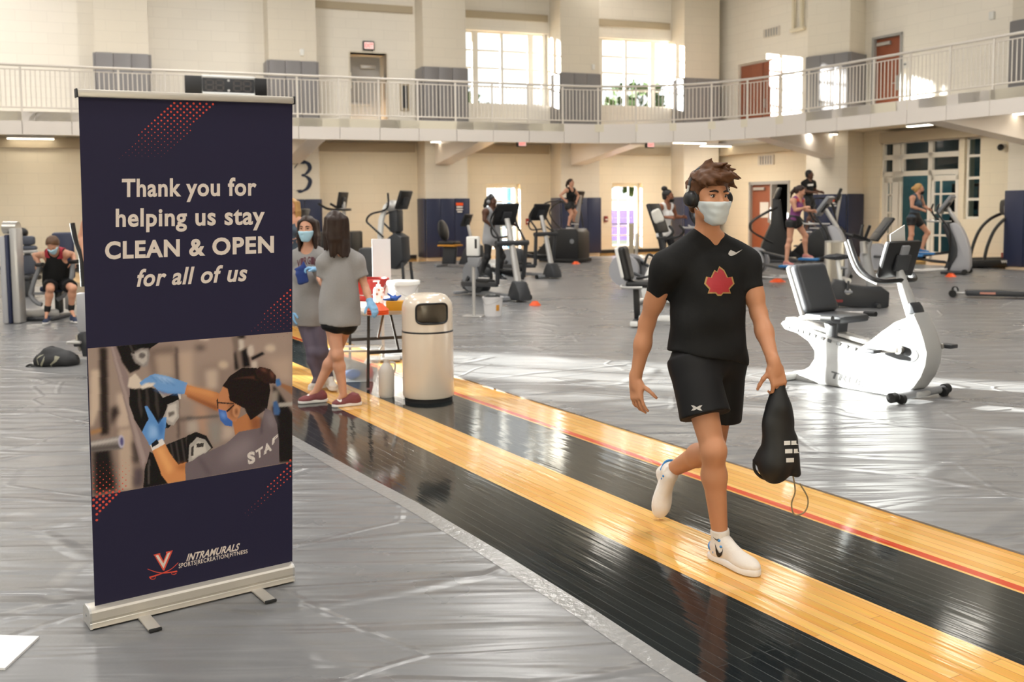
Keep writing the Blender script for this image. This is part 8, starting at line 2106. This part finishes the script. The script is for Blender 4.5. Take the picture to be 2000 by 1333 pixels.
MB().lathe([(0.045, 0), (0.05, 0.01), (0.05, 0.13), (0.042, 0.155), (0.02, 0.165)], 28).build('bottle', mb_, t); MB().lathe([(0.02, 0.163), (0.02, 0.185), (0.008, 0.187), (0.008, 0.215)], 16).build('collar', M_WHITEP, t); MB().bar((0.015, 0, 0.218), (-0.05, 0, 0.214), 0.022, 0.014, 0.005).build('pump_head', M_WHITEP, t)
c = on_table(783, 600) + Vector((0, 0.24, 0)); t = stand('bucket', 'white lidded bucket on the folding table', 'bucket', c)
MB().lathe([(0.12, 0), (0.145, 0.20)], 36).build('bucket_wall', mat('white plastic bucket', '#dcdadb', 0.4), t); MB().lathe([(0.15, 0.185), (0.158, 0.19), (0.158, 0.215), (0.15, 0.225), (0.001, 0.222)], 36).build('lid', M_WHITEP, t); MB().tube([(-0.15, 0, 0.19), (-0.05, -0.16, 0.14), (0.08, -0.16, 0.09), (0.15, 0, 0.19)], 0.004, 6, 6).build('handle', M_SILVER, t)
c = on_table(772, 607); t = stand('glove_box', 'yellow glove box on the folding table beside the litter bin', 'box', c)
MB().box((0, 0, 0.045), (0.15, 0.10, 0.085), 0.003).build('carton', mat('yellow card', '#dba024', 0.6), t); MB().box((-0.074, 0, 0.045), (0.004, 0.095, 0.08)).build('side_panel', M_ORANGE, t)
gp_ = c + Vector((0.0, 0.0, 0.10)); f = Field(gp_ - Vector((0.2, 0.2, 0.1)), gp_ + Vector((0.2, 0.2, 0.15)), 0.006)
for d in ((-0.1, -0.01, 0.0), (-0.06, 0, 0.05), (0.0, 0.0, 0.035), (0.05, 0, 0.03), (-0.03, -0.03, 0.015)): f.cone(gp_, gp_ + Vector(d), 0.018, 0.009, 0.012)
tag(f.build('rubber_glove', mat('royal blue rubber', '#2459b8', 0.5), None), 'blue rubber glove lying on the yellow glove box', 'glove')
def cone_disc(name, label, p, R_=0.10, H_=0.055, group=None):
    t = thing(name, label, 'cone', p, 0, group); MB().lathe([(R_, 0.0), (R_, 0.006), (R_ * 0.42, H_), (R_ * 0.36, H_), (R_ * 0.9, 0.003)], 28).build('disc', M_ORANGE, t); return t
c = on_table(738, 614)
for i in range(3):
    t = cone_disc('marker_cone', ['lowest orange marker cone of the stack under her gloved hand', 'middle orange marker cone of the stack under her gloved hand', 'topmost orange marker cone of the stack under her gloved hand'][i], c + Vector((0, 0, 0.016 * i)), 0.095, 0.06, 'stacked marker cones on the table')
cone_disc('marker_cone', 'orange marker cone on the floor right of the white bucket', at(1045, 597, z=0.009), 0.10, 0.075)
cone_disc('marker_cone', 'orange marker cone on the floor before the far stair climber', at(1125, 516, z=0.009), 0.12, 0.07)
cone_disc('marker_cone', 'orange marker cone on the floor left of the white bike seat', at(1519, 551, z=0.009), 0.17, 0.07)
cone_disc('marker_cone', 'orange marker cone in front of the blue tank top rider', at(1857, 541, z=0.009), 0.12, 0.08)
# white panel standing behind the table things
c = at(746, 556, Y=TO.y + 1.15); t = thing('sign_panel', 'blank pale panel sign standing behind the folding table', 'sign', (c.x, c.y + 0.0, 0), 0.1)
zt_, zb_ = at(746, 467, Y=c.y).z, at(746, 556, Y=c.y).z - 0.15
MB().box((0, 0, (zt_ + zb_) / 2), (36 * c.y / FPX, 0.02, zt_ - zb_), 0.004).build('panel', mat('pale grey panel sign', '#cfcdcf', 0.5), t); MB().bar((0, 0.02, 0.03), (0, 0.02, zb_ + 0.1), 0.03, 0.03).build('post', M_SILVER, t); MB().box((0, 0, 0.02), (0.36, 0.30, 0.02), 0.005).build('foot', M_SILVER, t)
# dark box left of the panel
c = at(716, 560, z=0.35); t = thing('equipment_box', 'dark grey machine casing behind the table left of the blank panel', 'machine casing', (c.x, c.y + 0.4, 0), 0.0)
MB().box((0, 0, at(716, 484, Y=c.y + 0.4).z / 2), (0.32, 0.4, at(716, 484, Y=c.y + 0.4).z), 0.05).build('casing', M_DARK, t); MB().box((0, 0, 0.03), (0.5, 0.5, 0.05), 0.01).build('foot', M_BLACKR, t)
# clear storage box and jug under the table
M_CLEAR = mat('cloudy clear plastic', '#e9eef0', 0.25, alpha=0.35)
c = at(695, 790, z=0.0) if False else at(700, 742, z=0.0); t = thing('storage_box', 'cloudy clear plastic storage box on the floor behind the long-haired woman', 'box', (c.x - 0.02, c.y, 0), 0.05)
q = MB()
hb = 0.30; a_, b_2 = 0.20, 0.24
q.add([(-a_, -0.14, 0.003), (a_, -0.14, 0.003), (a_, 0.14, 0.003), (-a_, 0.14, 0.003), (-b_2, -0.17, hb), (b_2, -0.17, hb), (b_2, 0.17, hb), (-b_2, 0.17, hb)], [(3, 2, 1, 0), (0, 1, 5, 4), (1, 2, 6, 5), (2, 3, 7, 6), (3, 0, 4, 7)])
q.build('tub', M_CLEAR, t, 0)
q = MB()
for p0, p1 in (((-b_2, -0.17, hb), (b_2, -0.17, hb)), ((b_2, -0.17, hb), (b_2, 0.17, hb)), ((b_2, 0.17, hb), (-b_2, 0.17, hb)), ((-b_2, 0.17, hb), (-b_2, -0.17, hb))): q.bar(p0, p1, 0.02, 0.02, 0.005)
q.build('rim', M_LABELW, t)
f = Field(Vector((c.x, c.y, 0)) + Vector((-0.2, -0.15, -0.05)), Vector((c.x, c.y, 0)) + Vector((0.2, 0.15, 0.2)), 0.01); f.ell((c.x - 0.06, c.y, 0.05), (0.09, 0.08, 0.045), None, 0.02); f.wrinkle(0.008, 40, [(1, 0, 0), (0, 1, 0.3)], 2)
tag(f.build('cleaning_cloth', mat('denim blue cloth', '#3d5c8c', 0.9), None), 'blue cloth lying inside the clear storage box', 'cloth')
c = at(755, 776, z=0.0); t = thing('jug', 'cloudy white jug on the floor beside the front table leg', 'jug', (c.x, c.y + 0.02, 0.0), 0)
MB().lathe([(0.062, 0), (0.068, 0.02), (0.068, 0.22), (0.05, 0.27), (0.022, 0.30), (0.022, 0.33), (0.001, 0.332)], 28).build('jug_body', mat('cloudy white plastic', '#c9c6c2', 0.4), t); MB().tube([(0.03, 0, 0.30), (0.075, 0, 0.29), (0.07, 0, 0.21)], 0.009, 8, 5).build('handle', mat('cloudy white plastic', '#c9c6c2'), t)
c = at(722, 740, z=0.0); t = thing('spray_bottle', 'red spray bottle on the floor beside the clear storage box', 'bottle', c)
MB().lathe([(0.032, 0), (0.034, 0.01), (0.034, 0.09), (0.014, 0.13), (0.014, 0.15)], 20).build('bottle', mat('red print', '#b03434'), t); MB().bar((0.02, 0, 0.16), (-0.05, 0, 0.158), 0.022, 0.025, 0.006).build('trigger_head', M_LABELW, t)
# sanitiser stand, white bucket, steel column bin, backpack
c = at(926, 618, z=0.009); t = thing('sanitizer_stand', 'grey pole stand with white wipe dispenser in front of the elliptical trainer', 'dispenser stand', c, -0.2)
zz = lambda py: at(926, py, Y=c.y).z - 0.009
MB().box((0.0, 0, 0.008), (0.30, 0.28, 0.012), 0.004).build('base_plate', M_SILVER, t); MB().cyl((0, 0, 0.01), (0, 0, zz(505)), 0.026, 14).build('pole', M_SILVER, t)
MB().prism([(-0.07, zz(521)), (0.08, zz(521)), (0.12, zz(503)), (-0.08, zz(503))], 0.12, 0.01).build('drip_tray', M_GREY, t); o = MB().box((0.0, 0, (zz(462) + zz(500)) / 2), (0.19, 0.13, zz(462) - zz(500)), 0.02).build('dispenser', M_WHITEP, t); MB().box((0.055, -0.066, (zz(462) + zz(490)) / 2), (0.035, 0.006, 0.14), 0.002).build('level_window', M_BLACK, o)
c = at(960, 619, z=0.009); t = thing('bucket', 'white bucket on the floor beside the sanitiser stand', 'bucket', (c.x + 0.02, c.y + 0.12, 0.009), 0)
zb = at(960, 582, Y=c.y).z
MB().lathe([(0.125, 0), (0.15, zb - 0.02), (0.16, zb - 0.02), (0.16, zb), (0.148, zb), (0.122, 0.012), (0.001, 0.01)], 36).build('bucket_wall', mat('white plastic bucket', '#dcdadb'), t); MB().tube([(-0.16, 0, zb - 0.02), (-0.10, -0.15, zb * 0.62), (0.05, -0.165, zb * 0.75), (0.16, 0, zb - 0.02)], 0.004, 6, 6).build('handle', M_SILVER, t)
M_ = Matrix.Rotation(0.55, 4, 'Z'); MB().box((0, -0.139, zb * 0.45), (0.05, 0.012, 0.09), 0.002, M=M_).build('label', mat('amber plastic', '#c98a2a'), t)
f = Field(Vector((c.x - 0.35, c.y - 0.1, zb - 0.15)), Vector((c.x + 0.3, c.y + 0.5, zb + 0.2)), 0.01)
for k_ in range(5): f.ell((c.x - 0.06 + 0.035 * k_, c.y + 0.12, zb + 0.0 + 0.012 * (k_ % 2)), (0.055, 0.07, 0.04), None, 0.02)
tag(f.build('bin_bag', mat('black bag plastic', '#16181a', 0.35), None), 'black plastic bag stuffed in the white bucket beside the sanitiser stand', 'bag')
c = at(1629, 577, z=0.009); t = thing('steel_bin', 'ribbed steel column behind the seat of the sunlit white bike', 'bin', (c.x, c.y, 0.009), 0)
zz = at(1629, 472, Y=c.y).z; rr_ = 18.5 * c.y / FPX
v = []; n_ = 96
prof_ = [(0.0, 0), (0.0, zz)]
q = MB()
ring = lambda z: [((rr_ + (0.006 if j % 2 else -0.004)) * math.cos(2 * PI * j / n_) , (rr_ + (0.006 if j % 2 else -0.004)) * math.sin(2 * PI * j / n_), z) for j in range(n_)]
q.add(ring(0.02) + ring(zz), [(j, (j + 1) % n_, n_ + (j + 1) % n_, n_ + j) for j in range(n_)] + [tuple(range(n_, 2 * n_))]); q.build('ribbed_shell', M_CHROME, t, 0)
MB().lathe([(rr_ * 1.03, zz - 0.02), (rr_ * 1.03, zz), (rr_ * 0.9, zz + 0.004), (rr_ * 0.88, zz - 0.05)], 40).build('top_ring', M_SILVER, t); MB().lathe([(rr_ * 0.98, 0), (rr_ * 0.98, 0.03)], 40).build('base_ring', M_DARK, t)
for px, w2, lab in ((1233, 9, 'brown wooden post standing before the right glass door'), (1243, 6, 'slim steel post before the right glass door')):
    c = at(px, 515, z=0.009); t = thing('stand_post', lab, 'post', c, 0); zz = at(px, 438 if w2 > 8 else 456, Y=c.y).z; ww = w2 * c.y / FPX
    MB().box((0, 0, zz / 2), (ww, ww, zz), 0.01).build('shaft', M_TAUPE if w2 > 8 else M_CHROME, t); MB().box((0, 0, 0.02), (ww * 1.2, ww * 1.2, 0.04), 0.01).build('foot', M_DARK, t)
# backpack on the floor, left
c = at(112, 716, z=0.009); yk = c.y + 0.1; bk_ = thing('backpack', 'black backpack with pale stripes lying on the floor left of the banner', 'backpack', (c.x, yk, 0.009), 0); Ok = Vector(bk_.location)
bpt = lambda px, py, dy=0.0: at(px, py, Y=yk + dy)
f = Field(bpt(40, 735, 0) - Vector((0.1, 0.3, 0.1)), bpt(180, 665, 0) + Vector((0.1, 0.3, 0.1)), 0.008)
for px, py, rx_, ry_, rz_ in ((92, 705, 0.135, 0.15, 0.10), (115, 703, 0.16, 0.16, 0.105), (136, 706, 0.10, 0.14, 0.09), (104, 690, 0.10, 0.09, 0.06), (96, 688, 0.06, 0.07, 0.05)):
    p = bpt(px, py); f.ell(p, (rx_, ry_, rz_), None, 0.04)
f.wrinkle(0.006, 26, [(1, 0, 0.4), (0.6, 0.5, 1), (0, 1, 1)], 3); f.half((0, 0, 0.010), (0, 0, -1))
bg_ = f.build('bag_body', mat('black canvas', '#17171a', 0.6), bk_, Ok)
M_OLIVE = mat('pale olive trim', '#8d8a78', 0.6)
for pts in ([(72, 701), (77, 696), (85, 693), (86, 693.5), (78, 698), (73, 702)], [(72, 703), (73, 702), (78, 718), (76, 718)], [(79, 712), (86, 698), (88, 697), (80, 715)], [(79, 718), (81, 711), (86, 700), (87, 703), (81, 719)], [(98, 712), (106, 704), (107, 696), (110, 696), (109, 704), (114, 697), (117, 698), (110, 707), (99, 714)], [(94, 719), (101, 714), (103, 715), (98, 720)]):
    decal(bg_, bk_, Ok, [pts], M_OLIVE, 'stripe', 0.004, 2)
MB().tube([bpt(76, 716, -0.1) - Ok, bpt(66, 716, -0.1) - Ok, bpt(58, 713, -0.1) - Ok, bpt(48, 719, -0.1) - Ok], [0.016, 0.022, 0.022, 0.010], 10, 5, flat=0.6).build('strap', M_BLACKR, bk_)
MB().tube([bpt(72, 708, 0.0) - Ok, bpt(74, 697, 0.0) - Ok, bpt(88, 683, 0.0) - Ok, bpt(102, 678, 0.0) - Ok, bpt(112, 684, 0.0) - Ok], 0.016, 10, 5, flat=0.7).build('shoulder_strap', M_BLACKR, bk_); MB().tube([bpt(146, 694, 0.0) - Ok, bpt(152, 695, 0.0) - Ok, bpt(154, 702, 0.0) - Ok], 0.006, 8, 5).build('grab_loop', M_BLACKR, bk_)
